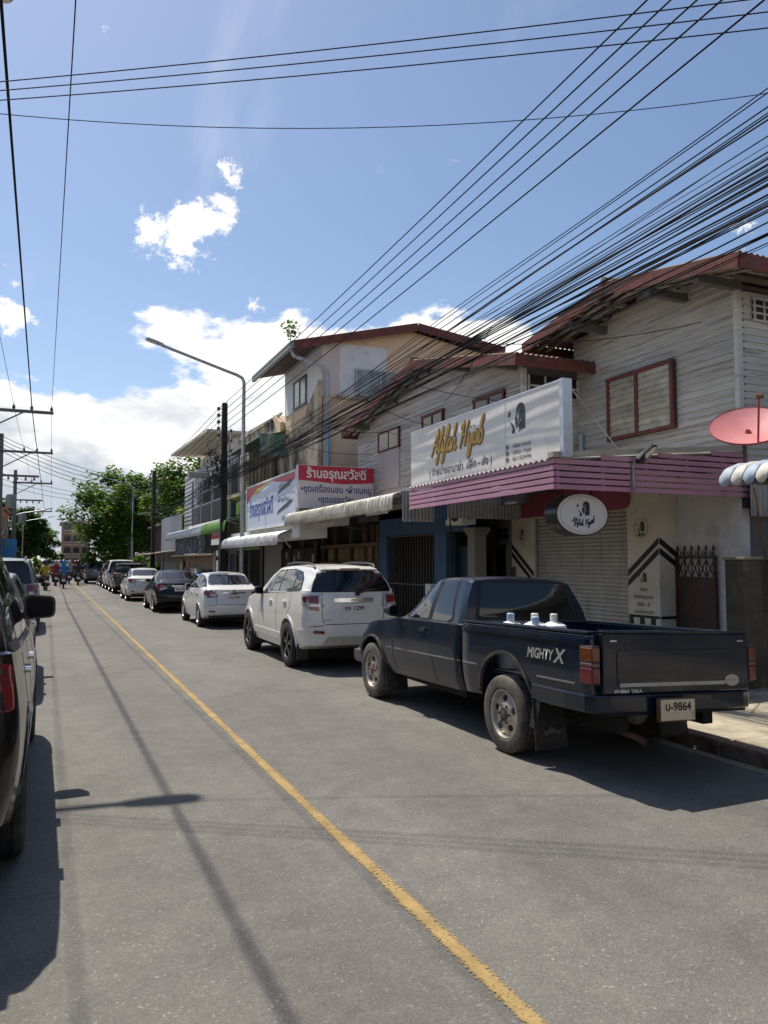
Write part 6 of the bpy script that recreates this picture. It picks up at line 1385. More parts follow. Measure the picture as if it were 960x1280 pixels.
    for i in range(18):
        y1 = 6.06 - i * .155; y0 = y1 - .150; mb = MB(); prof = [(7.6, 2.74), (6.95, 2.715), (6.72, 2.69), (6.58, 2.64), (6.51, 2.56), (6.495, 2.44)]
        for c_ in range(9):
            t = c_ / 8; bul = math.sin(math.pi * t)
            for pi, (x, z) in enumerate(prof): mb.v.append((x - .012 * bul * (1 if pi > 1 else .2), y0 + (y1 - y0) * t, z + .016 * bul * (1 if pi < 4 else .3) + (.07 * (abs(2 * t - 1) ** 2) if pi == 5 else 0)))
        for c_ in range(8):
            for pi in range(5): k = c_ * 6 + pi; mb.f.append((k, k + 1, k + 7, k + 6))
        o = mb.build('awning_sheet', st[i % 2], a, 60, world=True); s_ = o.modifiers.new('solid', 'SOLIDIFY'); s_.thickness = .005
    for x in (6.6, 7.2, 7.55): MB().box(x - .015, x + .015, 3.3, 6.05, 2.60, 2.63).build('purlin', old_beam, a, world=True)
    for y in (3.4, 6.0): MB().tube([(7.58, y, .11), (7.58, y, 2.72)], .022, 8).build('post', old_beam, a, world=True)
    # cloth and teal rail at the frame edge
    o = MB().sheet((8.05, 6.62, 1.30), (.28, -.12, 0), (0, 0, .52), 6, 6, .03, lambda u_, v_: .04 * math.sin(u_ * 8 + v_ * 3)).build('hanging_garment', mat('royal_blue_cloth', (.015, .06, .24), .85, 0, .15, 5)); tag(o, 'royal blue garment hanging in front of the breeze wall', 'clothes')
    o = MB().sheet((8.0, 6.63, 1.62), (.22, -.10, 0), (0, 0, .17), 5, 4, .03, lambda u_, v_: .03 * math.sin(u_ * 7)).build('hanging_garment', mat('pale_pink_cloth', (.50, .36, .34), .85, 0, .2, 9)); tag(o, 'pale pink cloth bundle above the royal blue garment', 'clothes')
    t = thing('pipe_rail', 'low teal pipe rail standing on the pavement by the breeze wall', 'rail', (7.9, 6.3, .12)); teal = mat('teal_paint', (.16, .30, .30), .5, .1, .2, 8)
    MB().tube([(7.55, 6.35, .115), (7.75, 6.38, .30), (7.85, 6.40, .62), (8.3, 6.35, .66), (9.2, 6.1, .66)], .018, 8).build('pipe', teal, t, world=True, smooth=50); MB().tube([(8.3, 6.35, .115), (8.3, 6.35, .66)], .016, 8).build('leg', teal, t, world=True); MB().tube([(9.2, 6.1, .115), (9.2, 6.1, .66)], .016, 8).build('leg', teal, t, world=True)
    n = thing('neighbour_house', 'grey rendered flank beyond the breeze wall', 'house', (12, 5, 0)); MB().box(10.5, 14, -4, 6.2, 0, 4.5).build('wall', MATS['grey_render'], n, world=True); MB().box(10.0, 14.4, -4.4, 6.6, 4.5, 4.6).build('roof', tin, n, world=True)
right_edge()
# ---------------------------------------------------------------- poles, lamps, cables
pole_blk = mat('tarred_pole', (.022, .019, .017), .85, 0, .3, 4, .3, 30); pole_con = mat('pole_concrete', (.24, .23, .21), .9, 0, .15, 4, .2, 30)
porc = mat('insulator', (.07, .03, .022), .3, 0, .1, 9); cable_m = mat('cable_black', (.006, .007, .012), .85, 0, .1, 9, spec=.15)
def street_lamp(label, x, y, top, tip, ztip, m=steel, group='street lamps'):
    l = thing('street_lamp', label, 'street lamp', (x, y, 0), group=group)
    d = -1 if tip < x else 1
    MB().tube([(x, y, 0), (x, y, 1.2), (x, y, 4), (x, y, top - .35)], [.085, .075, .065, .055], 12).build('column', m, l, world=True, smooth=50)
    MB().tube([(x, y, top - .36), (x, y, top - .18), (x + d * .06, y, top - .05), (x + d * .22, y, top + .03), (x + d * .6, y, top + .14), (tip, y, ztip)], [.055, .055, .052, .050, .048, .045], 10).build('arm', m, l, world=True, smooth=50)
    hd = MB().prism(rounded([(0, -.06), (.22, -.11), (.50, -.10), (.56, 0), (.50, .10), (.22, .11), (0, .06)], .05), 'z', -.03, .05)
    a = math.atan2(ztip - top, abs(tip - x)); hd.xf(lambda p: Vector((tip + d * (p.x * math.cos(a) - p.z * math.sin(a)) - d * .04, y + p.y, ztip + p.x * math.sin(a) + p.z * math.cos(a)))); h_ = hd.build('lamp_head', mat('lamp_head_grey', (.30, .30, .29), .5, .4, .1, 6), l, world=True, bevel=.015)
    gl = MB().prism(rounded([(.20, -.08), (.48, -.07), (.52, 0), (.48, .07), (.20, .08)], .04), 'z', -.045, -.028); gl.xf(lambda p: Vector((tip + d * (p.x * math.cos(a) - p.z * math.sin(a)) - d * .04, y + p.y, ztip + p.x * math.sin(a) + p.z * math.cos(a)))); gl.build('lamp_glass', lamp_clear, h_, world=True)
    return l
street_lamp('tall grey street lamp with long curved arm by the pale blue street sign', 5.50, 24.0, 7.55, 2.95, 8.28)
street_lamp('grey street lamp on the left kerb whose arm reaches over the black vehicle', -2.9, 10.08, 8.15, -1.1, 8.48)
for i, (x, y, tp, tx, tz, nm) in enumerate(((5.4, 59, 7.2, 2.9, 7.9, 'grey street lamp reaching out of the big tree'), (5.4, 84, 7.2, 2.9, 7.9, 'street lamp beyond the big tree, arm over the road'), (-2.9, 70, 5.5, -.5, 6.0, 'low street lamp against the left-hand trees'), (-2.9, 92, 6, -.4, 6.5, 'second low street lamp among the left-hand trees'))): street_lamp(nm, x, y, tp, tx, tz)
def insul(parent, x, y, z, r=.05, axis='y', n=1):
    for k in range(n): MB().lathe([(r * .5, -.06), (r, -.045), (r, -.015), (r * .55, 0), (r, .015), (r, .045), (r * .5, .06)], 12, 'z', (x, y, z)).build('insulator', porc, parent, world=True, smooth=40)
def rack_pole(label, x, y, top, tangle=False, m=pole_blk):
    p = thing('power_pole', label, 'power pole', (x, y, 0), group='power poles along the right kerb'); w0, w1 = .125, .09
    MB().hexa([(x - w0, y - w0, 0), (x + w0, y - w0, 0), (x + w0, y + w0, 0), (x - w0, y + w0, 0), (x - w1, y - w1, top), (x + w1, y - w1, top), (x + w1, y + w1, top), (x - w1, y + w1, top)]).build('shaft', m, p, world=True, bevel=.02)
    MB().box(x - .215, x - .20, y - .04, y + .04, top - 1.35, top - .15).build('rack', steel, p, world=True); MB().box(x + .215, x + .235, y - .04, y + .04, top - 1.9, top - .9).build('rack', steel, p, world=True)
    for k in range(5): insul(p, x - .22, y, top - .22 - k * .24, .06); MB().bar((x - .22, y, top - .22 - k * .24), (x - .1, y, top - .22 - k * .24), .03, .03).build('rack_arm', steel, p, world=True)
    for k in range(3): insul(p, x + .24, y, top - 1.0 - k * .36, .05)
    MB().bar((x + .10, y, top - 2.4), (x - .9, y - .02, top - 2.55), .05, .08).build('cable_bracket', steel, p, world=True)
    MB().box(x - .20, x - .175, y - .12, y + .12, 1.3, 1.7).build('number_plate', white_pl, p, world=True); MB().box(x - .205, x - .18, y - .11, y + .11, 1.85, 2.05).build('number_plate', old_pl, p, world=True)
    if tangle:
        rng = random.Random(5); t = MB()
        for k in range(34):
            c_ = Vector((x - .35 + rng.uniform(-.25, .25), y - .2 + rng.uniform(-.3, .3), top - 2.15 + rng.uniform(-.75, .75) * (1 if k % 3 else .4))); r = rng.uniform(.12, .38); ax = Vector((rng.gauss(0, 1), rng.gauss(0, 1), rng.gauss(0, .5))).normalized(); u_ = ax.orthogonal().normalized(); v_ = ax.cross(u_)
            t.tube([c_ + (u_ * math.cos(a) + v_ * math.sin(a) * .7) * r for a in np.linspace(0, rng.uniform(4, 6.2), 14)], .012, 5)
        o = t.build('cable_tangle', cable_m, p, world=True); o['kind'] = 'stuff'
        MB().box(x - 1.25, x - .55, y - .15, y + .1, top - 2.75, top - 2.55).build('splice_box', mat('splice_grey', (.25, .25, .25), .6), p, world=True, bevel=.03)
    return p
rack_pole('black power pole wrapped in a tangle of cables beside the green awning', 5.60, 27.44, 7.36, True)
rack_pole('brown power pole by the roadside shelter, in front of the big tree', 5.40, 46.3, 6.95)
rack_pole('thin grey power pole standing under the big tree', 5.40, 60.6, 7.4, m=pole_con)
rack_pole('power pole beside the road before the breeze wall house', 5.60, -12.0, 7.6)
def arm_pole(label, x, y, z, low):
    p = thing('high_voltage_pole', label, 'power pole', (x, y, 0), group='high voltage poles on the left'); top = z + .9 if low else z + .25
    MB().hexa([(x - .17, y - .17, 0), (x + .17, y - .17, 0), (x + .17, y + .17, 0), (x - .17, y + .17, 0), (x - .11, y - .11, top), (x + .11, y - .11, top), (x + .11, y + .11, top), (x - .11, y + .11, top)]).build('shaft', pole_con if not low else mat('pole_dark_concrete', (.11, .105, .10), .9, 0, .2, 4), p, world=True)
    MB().box(x - .2, x + 2.56, y - .17, y - .09, z - .10, z + .02).build('crossarm', old_beam, p, world=True); MB().bar((x, y - .13, z - .95), (x + 1.5, y - .13, z - .06), .05, .05).build('brace', old_beam, p, world=True)
    for k in range(3): xi = x + (1.12, 1.76, 2.48)[k]; insul(p, xi, y - .13, z + .10, .065); MB().tube([(xi, y - .13, z), (xi, y - .13, z + .22)], .03, 8).build('pin', old_beam, p, world=True)
    if low:
        MB().box(x - 1.4, x + 1.9, y - .17, y - .10, z - 1.40, z - 1.29).build('crossarm', old_beam, p, world=True)
        for k in range(4): insul(p, x + .4 + k * .42, y - .13, z - 1.50, .06); MB().tube([(x + .4 + k * .42, y - .13, z - 1.28), (x + .4 + k * .42, y - .13, z - 1.58)], .035, 8).build('fuse_cutout', mat('cutout_grey', (.35, .33, .31), .5), p, world=True)
        MB().lathe([(.22, z - 3.1), (.26, z - 3.0), (.26, z - 2.45), (.2, z - 2.35)], 16, 'z', (x + .55, y, 0)).build('transformer', mat('transformer_grey', (.20, .21, .21), .6), p, world=True, smooth=40)
for i, (y, low, nm) in enumerate(((33.2, False, 'concrete pole carrying the nearest braced crossarm over the left lane'), (45.6, True, 'tall pole with two crossarms and a transformer on the left kerb'), (63.5, True, 'farther pole with two crossarms before the left-hand trees'), (99, False, 'last crossarm pole among the left-hand trees'))): arm_pole(nm, -2.62, y, 7.6, low)
arm_pole('concrete pole carrying the high-voltage crossarm back along the left kerb', -2.62, -20.0, 7.6, False)
def cable(pts, r, label, group, sides=5):
    o = MB().tube(pts, r, sides, False).build('power_cable', cable_m, None, 60); return tag(o, label, 'cable', group)
def span(a, b, sag, n=14): a, b = Vector(a), Vector(b); return [a.lerp(b, i / n) - Vector((0, 0, 4 * sag * (i / n) * (1 - i / n))) for i in range(n + 1)]
g = thing('slatted_screen', 'bright green slatted screen between the black pole and the pale blue sign', 'screen', (6.1, 25.7, 0))
for k in range(11): MB().box(6.05, 6.09, 24.0, 27.2, 2.05 + k * .115, 2.12 + k * .115).build('slat', green_aw, g, world=True)
MB().box(6.0, 6.12, 24.0, 27.2, 3.32, 3.75).build('header', green_aw, g, world=True)
for y in (24.0, 25.6, 27.14): MB().box(6.10, 6.16, y, y + .06, .1, 3.4).build('post', old_beam, g, world=True)
rng = random.Random(11)
for k in range(5):
    zp = 7.36 - .22 - k * .24; zn = (7.62, 7.40, 7.17, 6.99, 6.62)[k]
    for (a, b, s) in (((5.38, -12, zn + .35), (5.38, 27.44, zp), .28), ((5.38, 27.44, zp), (5.18, 46.3, 6.95 - .22 - k * .24), .12), ((5.18, 46.3, 6.95 - .22 - k * .24), (5.18, 60.6, 7.18 - k * .24), .1)):
        cable(span(a, b, s), .010, 'single black power line on the pole insulators above the shopfronts', 'insulated power lines', 6)
low = [(5.72, .010), (5.66, .010), (5.60, .012), (5.53, .013), (5.36, .009), (5.28, .010), (5.18, .008), (5.10, .009), (5.03, .013), (4.97, .018), (4.92, .02), (4.86, .012), (4.80, .010), (4.74, .016), (4.69, .02), (4.64, .009), (4.58, .010), (4.53, .014), (4.47, .009), (4.40, .010), (4.99, .011), (4.88, .013), (5.22, .008), (4.79, .014), (4.61, .008), (5.06, .008)] + [(4.40 + .95 * ((k * .618) % 1), .006 + .004 * (k % 3)) for k in range(14)]
for k, (zn, r) in enumerate(low):
    zp = 4.35 + (zn - 4.4) * .42 + rng.uniform(-.06, .06); dx0, dx1 = rng.uniform(-.22, .22), rng.uniform(-.14, .07); pts = []; ph = rng.uniform(0, 6)
    for Y in list(np.linspace(-12, -1, 6)) + list(np.linspace(0, 27.44, 22)):
        q = (27.44 - Y) / 22.84; z = zp + (zn - zp) * (max(q, 0) ** 1.55 if Y > -1 else 1.35 + (Y + 1) * -.01)
        if Y <= -1: z = zp + (zn - zp) * (28.44 / 22.84) ** 1.55 + (-1 - Y) * .03
        pts.append((5.48 + dx1 + (dx0 - dx1) * q + .02 * math.sin(Y * .7 + ph), Y, z + (.018 + .03 * (k % 4 == 0)) * math.sin(Y * (.5 + .1 * (k % 5)) + ph) * min(1, q + .2)))
    cable(pts, r * .58, 'black telecom cable in the sagging bundle along the shopfronts', 'telecom cable bundle')
for k in range(9):
    z = 4.2 + k * .08; cable(span((5.45, 27.44, z + .1), (5.25, 46.3, z + rng.uniform(-.1, .2)), .35 + .1 * rng.random()), .012 + .006 * (k % 2), 'black telecom cable sagging from the tangled pole towards the brown pole', 'cables beyond the tangled pole')
for k, (a, b) in enumerate((((5.5, 14, 4.95), (7.7, 14.8, 4.6)), ((5.5, 17, 4.9), (7.6, 17.4, 4.9)), ((5.5, 19, 4.75), (7.6, 18.7, 4.5)), ((5.5, 12.5, 4.95), (8.7, 11.4, 4.5)), ((5.5, 9.5, 4.8), (8.75, 8.4, 5.2)), ((5.5, 20.5, 4.8), (7.1, 21.2, 5.6)), ((5.5, 9.0, 4.9), (7.5, 14.2, 5.0)))): cable(span(a, b, .12), .006, 'thin service wire dropping from the cable bundle to a house wall', 'house service wires')
# cables crossing the street above, high-voltage lines on the left
for k, (dz, dy) in enumerate(((0, 0), (-.06, .05), (.05, -.05))): cable(span((-2.9, 10.08 + dy, 6.62 + dz), (8.6, 2.42 + dy * 2.4, 6.40 + dz * 1.6), .13), .006, 'black cable of the trio crossing the street overhead', 'cables crossing overhead')
cable([tuple(Vector((-2.9, 9.7, 6.66)) * (1 - t) ** 2 + Vector((2.4, 8.35, 6.22)) * 2 * t * (1 - t) + Vector((7.0, 5.35, 6.56)) * t * t) for t in np.linspace(0, 1, 22)], .005, 'thin single wire crossing the street below the trio of cables', 'cables crossing overhead')
for k, (x, xn) in enumerate(((-1.50, -1.17), (-.86, -.42), (-.14, .36))):
    for (ya, yb, s) in ((-20, 33.2, .0), (33.2, 45.6, .1), (45.6, 63.5, .16), (63.5, 99, .3)):
        cable(span((xn if ya < 0 else x, ya - .13, 7.78), (x, yb - .13, 7.78), s), .020 if k == 1 else .008, 'high voltage line on the left-hand crossarms', 'high voltage lines', 6)
for k in range(5): cable(span((-2.62, 33.2 + k * .1, 6.9 - k * .12), (5.4, 46.3, 6.4 - k * .1), .5 + .08 * k), .012, 'black cable crossing the far street from the left poles to the brown pole', 'cables crossing the far street')
for k in range(3): cable(span((-2.62, 45.6, 6.4 - k * .3), (5.4, 60.6, 6.6 - k * .2), .4), .012, 'black cable crossing the street by the big tree', 'cables crossing by the tree')

# ---------------------------------------------------------------- trees
bark = MATS['bark']
def tree(label, x, y, h, r, zc, m, seed, n=70, per=150, ls=.26, name='broadleaf_tree', squash=.85, trunk=.2):
    rg = random.Random(seed); t = thing(name, label, 'tree', (x, y, 0)); tr = MB()
    base = Vector((x, y, 0)); fork = Vector((x + rg.uniform(-.3, .3), y, zc - r * squash * .55)); tr.tube([base, base.lerp(fork, .5) + Vector((rg.uniform(-.15, .15), 0, 0)), fork], [trunk * 1.25, trunk, trunk * .85], 10)
    clumps = []
    for i in range(n):
        while True:
            p = Vector((rg.uniform(-1, 1), rg.uniform(-1, 1), rg.uniform(-.9, 1)))
            if .35 < p.length < 1: break
        p = p * (1 + .14 * math.sin(3 * p.x + seed) + .12 * rg.uniform(-1, 1)); clumps.append(Vector((x + p.x * r, y + p.y * r, zc + p.z * r * squash)))
    for c_ in clumps[::5]: tr.tube([fork, fork.lerp(c_, .55) + Vector((0, 0, .25)), c_], [trunk * .5, trunk * .25, .02], 6)
    tr.build('trunk', bark, t, world=True, smooth=60)
    lv = MB()
    for c_ in clumps:
        cr = r * rg.uniform(.16, .30)
        for k in range(per):
            d = Vector((rg.gauss(0, 1), rg.gauss(0, 1), rg.gauss(0, .7))); d = d / max(d.length, .01) * cr * rg.uniform(.35, 1.05); leaf(lv, c_ + d, ls)
    o = lv.build('crown', m, t, world=True, fix=False); o['kind'] = 'stuff'; return t
g1 = foliage('leaf_mid_green', (.088, .150, .024)); g2 = foliage('leaf_dark_green', (.048, .088, .020)); g3 = foliage('leaf_light_green', (.10, .18, .022))
tree('large spreading green tree beyond the corrugated fence on the right', 6.0, 63, 9, 4.15, 5.2, g1, 4, 115, 190, .30, squash=.86)
tree('taller tree behind the grey siding house', 9.8, 55, 10, 3.6, 6.3, g1, 9, 85, 150, .28)
tree('yellow-green bushy tree behind the corrugated fence', 8.4, 49, 5, 1.5, 4.2, foliage('leaf_yellow_green', (.22, .26, .02)), 12, 30, 90, .2)
tree('round shrub beside the roadside shelter', 5.9, 53, 3, 1.0, 1.3, g3, 15, 26, 90, .16, 'shrub', trunk=.06)
tree('dense dark tree in the left-hand row', -3.6, 96, 9, 3.3, 5.2, g2, 21, 80, 130, .34, squash=1.05)
tree('paler tree behind the dense dark one on the left', -2.2, 112, 8, 3.2, 4.8, g1, 23, 70, 120, .36)
tree('low bright green bush at the foot of the left-hand trees', -1.6, 88, 3, 1.1, 1.3, g3, 27, 24, 80, .22, 'shrub', trunk=.06)
tree('second low bush at the foot of the left-hand trees', .1, 112, 3, 1.6, 1.9, g1, 29, 26, 80, .26, 'shrub', trunk=.06)
tree('far tree behind the right-hand shops', 9.5, 92, 9, 4.2, 5.5, g2, 31, 60, 110, .4)

# ---------------------------------------------------------------- left-hand shophouses and the far end of the street
def shophouse(label, x, face, y0, y1, h, m, floors=2, roof=tin, detail=True):
    """plain terrace house; face = +1 looks towards +X, -1 towards -X"""
    t = thing('shophouse', label, 'house', (x, (y0 + y1) / 2, 0)); b = x - face * 8
    MB().box(min(x, b), max(x, b), y0, y1, 0, h).build('wall', m, t, world=True)
    MB().box(min(x + face * .25, b), max(x + face * .25, b), y0 - .05, y1 + .05, h, h + .18).build('parapet', m, t, world=True)
    fh = h / floors; n = max(2, int((y1 - y0) / 2.2))
    for f in range(floors):
        for i in range(n):
            ya = y0 + (i + .18) * (y1 - y0) / n; yb = y0 + (i + .82) * (y1 - y0) / n; za, zb_ = (.12, fh * .78) if f == 0 else (f * fh + fh * .3, f * fh + fh * .78)
            w = MB().box(min(x, x + face * .03), max(x, x + face * .03), ya, yb, za, zb_).build('window' if f else 'shop_front', glass_grey if f else MATS['dark_shutter'], t, world=True)
            MB().box(min(x, x + face * .06), max(x, x + face * .06), ya - .06, yb + .06, zb_, zb_ + .08).build('lintel', m, w, world=True)
            if f: MB().box(min(x, x + face * .055), max(x, x + face * .055), (ya + yb) / 2 - .03, (ya + yb) / 2 + .03, za, zb_).build('mullion', white_wall, w, world=True); MB().box(min(x, x + face * .10), max(x, x + face * .10), ya - .06, yb + .06, za - .08, za).build('sill', m, w, world=True)
    MB().hexa([(x, y0, fh * .95), (x + face * 1.2, y0, fh * .82), (x + face * 1.2, y1, fh * .82), (x, y1, fh * .95), (x, y0, fh * .95 + .05), (x + face * 1.2, y0, fh * .82 + .05), (x + face * 1.2, y1, fh * .82 + .05), (x, y1, fh * .95 + .05)]).build('awning', roof, t, world=True)
    return t
tan_ = mat('tan_plaster', (.50, .42, .31), .9, 0, .12, 2, col2=(.22, .18, .14), c2=(.5, .7)); greyp = mat('grey_plaster', (.46, .44, .41), .9, 0, .12, 2, col2=(.18, .17, .16), c2=(.5, .7))
brick = mat('orange_brick', (.33, .13, .07), .9, 0, .15, 6); brownp = mat('brown_plaster', (.26, .16, .115), .9, 0, .12, 1.5)
for (y0, y1, h, m, nm) in ((-45, -14, 3.7, greyp, 'unseen long grey single-storey terrace back along the left kerb'), (-14, -2, 3.5, tan_, 'unseen tan single-storey terrace house on the left behind the black vehicle'), (-2, 9.5, 3.7, greyp, 'unseen grey single-storey terrace house beside the black vehicle'), (9.5, 21, 3.4, tan_, 'unseen tan single-storey terrace house beside the silver vehicle'), (21, 36, 3.7, white_wall, 'unseen white single-storey terrace house on the left kerb'), (36, 58, 3.6, greyp, 'unseen long grey single-storey terrace on the left kerb'), (58, 80, 4.2, tan_, 'unseen tan single-storey terrace house behind the transformer pole')): shophouse(nm, -4.45, 1, y0, y1, h, m, 1)  # row out of view, added for reflections; kept low to let sky fill through
shophouse('orange brick house beside the left-hand trees', -4.3, 1, 80.5, 91, 6.6, brick)
for (y0, y1, h, m, nm) in ((-45, -22, 6.8, tan_, 'unseen long tan terrace back along the right kerb'), (-22, -5, 6.2, white_wall, 'unseen white terrace before the breeze wall house'), (66, 78, 5.2, greyp, 'grey shop on the right beneath the big tree'), (78, 92, 6.0, white_wall, 'white shop house beyond the big tree on the right'), (92, 110, 5.6, tan_, 'tan shop house far up the right side'), (110, 134, 6.4, greyp, 'grey shop house at the far right end of the street')): shophouse(nm, 7.4, -1, y0, y1, h, m)  # first two stand out of view, added for what rear faces reflect
shophouse('pale shop house past the left-hand trees', -3.2, 1, 118, 140, 5.0, white_wall)
e = thing('apartment_building', 'brown four-storey building closing the end of the street', 'building', (4, 146, 0))
MB().box(1.6, 6.2, 145, 156, 0, 8.6).build('wall', brownp, e, world=True); MB().prism([(1.2, 8.5), (4.2, 9.0), (6.6, 8.6), (6.6, 8.4), (1.2, 8.3)], 'y', 144.6, 156).build('roof', tin, e, world=True)
for f in range(4):
    MB().box(1.55, 6.25, 144.9, 145.0, .4 + f * 2.05, .55 + f * 2.05).build('floor_band', tan_, e, world=True)
    for i in range(3):
        w = MB().box(2.0 + i * 1.45, 3.0 + i * 1.45, 144.95, 145.02, 1.0 + f * 2.05, 2.1 + f * 2.05).build('window', glass_grey, e, world=True); MB().box(1.95 + i * 1.45, 3.05 + i * 1.45, 144.85, 144.96, .92 + f * 2.05, 1.0 + f * 2.05).build('sill', white_wall, w, world=True)
b = thing('billboard', 'bright blue billboard with a green emblem on the left kerb', 'billboard', (-3, 62, 0)); MB().box(-5.2, -2.35, 62, 62.12, 1.98, 3.30).build('panel', mat('billboard_blue', (.04, .22, .50), .5, 0, .1, 2), b, world=True)
MB().prism(ellipse(-3.0, 2.95, .22, .16, 20), 'y', 61.985, 61.995).build('emblem', mat('emblem_green', (.08, .28, .12), .5), b, world=True)
for x in (-5, -2.6): MB().box(x - .05, x + .05, 62.12, 62.22, 0, 3.2).build('post', old_beam, b, world=True)

# ---------------------------------------------------------------- motorcycles and riders
def skin_body():
    V = [(0, 0, .82), (0, .03, 1.04), (0, .08, 1.26), (0, .10, 1.42), (0, .13, 1.55), (0, .14, 1.66)]
    E = [(0, 1), (1, 2), (2, 3), (3, 4), (4, 5)]; r = [.145, .14, .15, .065, .095, .07]
    for s in (-1, 1):
        k = len(V); V += [(s * .18, .08, 1.36), (s * .26, .20, 1.13), (s * .29, .44, 1.05), (s * .29, .53, 1.04), (s * .11, .02, .80), (s * .19, .40, .74), (s * .17, .20, .36), (s * .17, .33, .30)]
        r += [.075, .055, .042, .045, .105, .075, .05, .045]; E += [(2, k), (k, k + 1), (k + 1, k + 2), (k + 2, k + 3), (0, k + 4), (k + 4, k + 5), (k + 5, k + 6), (k + 6, k + 7)]
    me = bpy.data.meshes.new('rider'); me.from_pydata(V, E, []); o = bpy.data.objects.new('rider', me); COL.objects.link(o)
    o.modifiers.new('skin', 'SKIN'); sv_ = me.skin_vertices[0].data
    for i, q in enumerate(r): sv_[i].radius = (q, q * (.8 if i in (1, 2) else 1)); sv_[i].use_root = (i == 0)
    sb = o.modifiers.new('sub', 'SUBSURF'); sb.levels = 1; sb.render_levels = 1
    dg = bpy.context.evaluated_depsgraph_get(); out = bpy.data.meshes.new_from_object(o.evaluated_get(dg), depsgraph=dg); bpy.data.objects.remove(o)
    for p in out.polygons: p.use_smooth = True
    return out
skin_tone = mat('skin', (.30, .17, .11), .6); trouser = mat('dark_trousers', (.03, .032, .045), .85, 0, .2, 9); jacket0 = mat('jacket_base', (.3, .3, .3), .7)
body_me = skin_body(); body_me.materials.clear()
for m_ in (jacket0, trouser, skin_tone): body_me.materials.append(m_)
for p in body_me.polygons:
    c_ = p.center; p.material_index = 2 if (c_.z > 1.45 or c_.y > .47) else (1 if c_.z < .86 else 0)
hel_me = MB().lathe([(.02, .30), (.08, .295), (.125, .25), (.145, .17), (.14, .08), (.125, .02), (.11, .0), (.02, .0)], 18).mesh('helmet', jacket0, 50)
def bike_proto():
    t = thing('motorcycle', 'x', 'motorcycle')
    for y, nm in ((-.62, 'rear'), (.62, 'front')):
        w = MB().lathe([(.23, -.035), (.285, -.045), (.30, -.02), (.30, .02), (.285, .045), (.23, .035)], 24, 'x', (0, y, .30), closed=True).build('wheel', black_rub, t, 40); MB().lathe([(.235, -.02), (.235, .02), (.03, .04), (.03, -.04)], 16, 'x', (0, y, .30), closed=True).build('rim', alloy_silver, w, 40)
    fair = MB(); secs = [(-.85, .07, .72, .84), (-.55, .12, .58, .82), (-.2, .14, .45, .74), (.10, .10, .36, .56), (.30, .16, .32, .80), (.42, .17, .55, 1.02), (.52, .09, .75, 1.05)]
    for y, w_, za, zb_ in secs: fair.v += [(-w_ * .7, y, za), (w_ * .7, y, za), (w_, y, (za + zb_) / 2), (w_ * .6, y, zb_), (-w_ * .6, y, zb_), (-w_, y, (za + zb_) / 2)]
    for i in range(len(secs) - 1):
        for j in range(6): fair.f.append((i * 6 + j, i * 6 + (j + 1) % 6, i * 6 + 6 + (j + 1) % 6, i * 6 + 6 + j))
    fair.f += [tuple(range(5, -1, -1)), tuple(range((len(secs) - 1) * 6, len(secs) * 6))]; fair.build('fairing', mat('bike_black', (.012, .012, .014), .25, coat=.4, var=0), t, 50)
    MB().prism(rounded([(-.72, .80), (-.70, .87), (-.2, .80), (.12, .74), (.10, .68), (-.3, .74)], .04), 'x', -.12, .12).build('seat', plastic_black, t, 0, .02)
    MB().box(-.09, .09, -.90, -.84, .70, .78).build('tail_lamp', lamp_red, t, 0, .01); MB().prism([(-.86, .68), (-.97, .40), (-.94, .39), (-.83, .66)], 'x', -.07, .07).build('rear_mudguard', plastic_black, t)
    MB().box(-.10, .10, -.955, -.945, .45, .60).build('number_plate', white_pl, t)
    MB().tube([(-.34, .42, 1.05), (-.16, .52, 1.03), (.16, .52, 1.03), (.34, .42, 1.05)], .018, 8).build('handlebar', dark_metal, t); MB().tube([(0, .48, .95), (0, .62, .30)], .035, 8).build('fork', dark_metal, t); MB().box(-.2, .2, -.25, .2, .25, .45).build('engine', under, t, 0, .03)
    MB().tube([(.16, -.1, .30), (.17, -.75, .38)], [.03, .05], 10).build('exhaust', steel, t)
    for s in (-1, 1): MB().lathe([(.05, -.01), (.05, .01)], 12, 'y', (s * .30, .45, 1.25)).tube([(s * .25, .46, 1.06), (s * .30, .45, 1.22)], .008, 6).build('mirror', dark_metal, t)
    return t
bp_ = bike_proto(); first = [True]
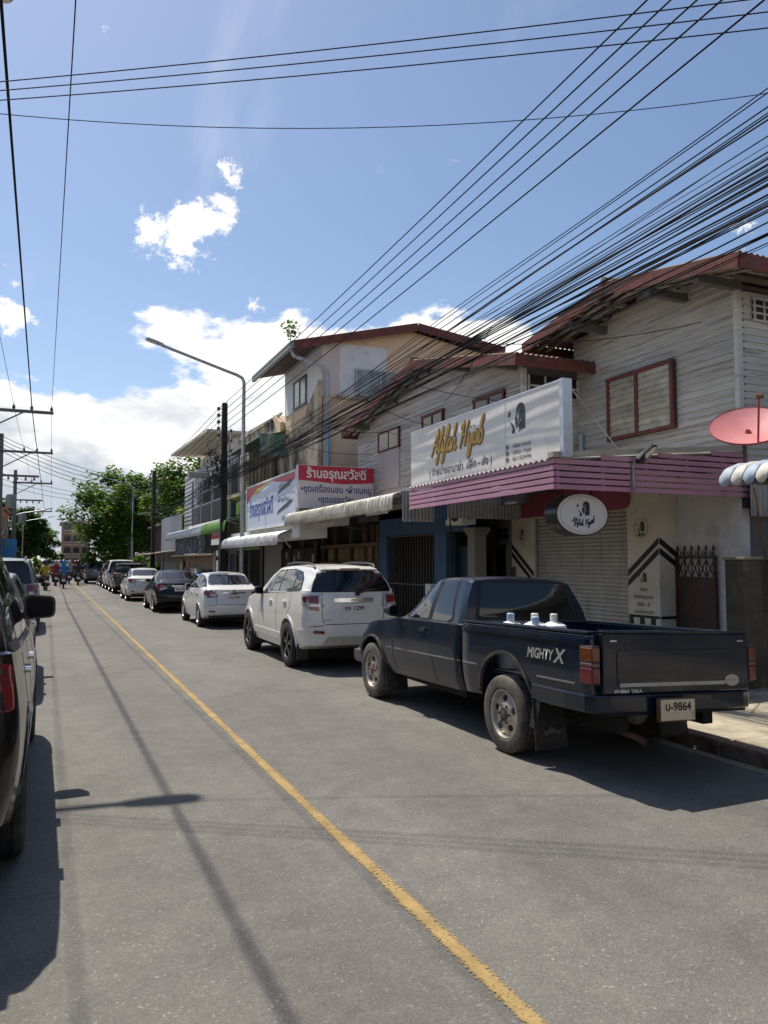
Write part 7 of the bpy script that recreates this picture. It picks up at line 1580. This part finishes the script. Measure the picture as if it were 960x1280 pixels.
def rider(x, y, jc, jn, hc, hn, rz=0, bikecol=None, bn='black'):
    if first[0]: b_ = bp_; first[0] = False
    else: b_ = copy_tree(bp_)
    b_.location = (x, y, 0); b_.rotation_euler = (0, 0, rz); tag(b_, '%s motorcycle ridden by the person in the %s' % (bn, jn), 'motorcycle', 'motorcycles coming along the street')
    if bikecol: recolour(b_, MATS['bike_black'], mat('bike_' + bn, bikecol, .3, coat=.4, var=0))
    p = link('person', body_me); p.location = (x, y - .12 * math.cos(rz), 0); p.rotation_euler = (0, 0, rz); tag(p, 'person in %s and %s helmet riding a %s motorcycle' % (jn, hn, bn), 'person', 'motorcycle riders')
    p.material_slots[0].link = 'OBJECT'; p.material_slots[0].material = mat('cloth_' + jn.replace(' ', '_'), jc, .7, 0, .15, 8)
    h_ = link('helmet', hel_me, p); h_.location = (0, .13, 1.47); h_.material_slots[0].link = 'OBJECT'; h_.material_slots[0].material = mat('helmet_' + hn.replace(' ', '_'), hc, .3, coat=.4, var=0)
RI = [(.72, 51.5, (.03, .17, .40), 'bright blue rain jacket', (.05, .2, .45), 'blue', 0, None, 'black'), (-.28, 48.6, (.50, .36, .03), 'yellow patterned shirt', (.03, .02, .02), 'dark', .1, (.3, .02, .02), 'dark red'), (.30, 57.5, (.34, .02, .03), 'crimson jacket', (.4, .4, .4), 'grey', .05, (.33, .02, .025), 'crimson'),
      (1.75, 58, (.03, .03, .035), 'black jacket', (.03, .03, .03), 'black', 0, None, 'glossy black'), (1.25, 62, (.45, .45, .46), 'pale grey shirt', (.6, .6, .6), 'white', 0, (.02, .05, .2), 'navy'), (-.35, 63, (.50, .48, .46), 'white shirt', (.55, .3, .35), 'pink', 0, None, 'plain black'),
      (.55, 70, (.35, .30, .25), 'beige shirt', (.6, .6, .58), 'cream', 0, (.3, .3, .3), 'silver'), (1.9, 71, (.25, .03, .05), 'maroon shirt', (.35, .03, .04), 'red', 0, None, 'dull black'), (-.6, 74, (.06, .10, .2), 'navy shirt', (.5, .5, .5), 'silver', 0, (.25, .02, .02), 'red'), (1.2, 79, (.4, .36, .36), 'pinkish shirt', (.6, .6, .62), 'pale', 0, None, 'small black'),
      (.1, 84, (.5, .5, .5), 'light shirt', (.04, .04, .05), 'matt black', 0, (.1, .1, .12), 'charcoal'), (2.3, 84, (.1, .12, .14), 'slate jacket', (.3, .3, .32), 'dull grey', 0, None, 'far black'), (-.9, 90, (.38, .2, .2), 'rose shirt', (.55, .55, .55), 'off-white', 0, None, 'distant black'), (1.6, 93, (.42, .42, .40), 'stone coloured shirt', (.3, .05, .05), 'dark red', 0, (.02, .04, .15), 'dark blue')]
for a in RI: rider(*a)
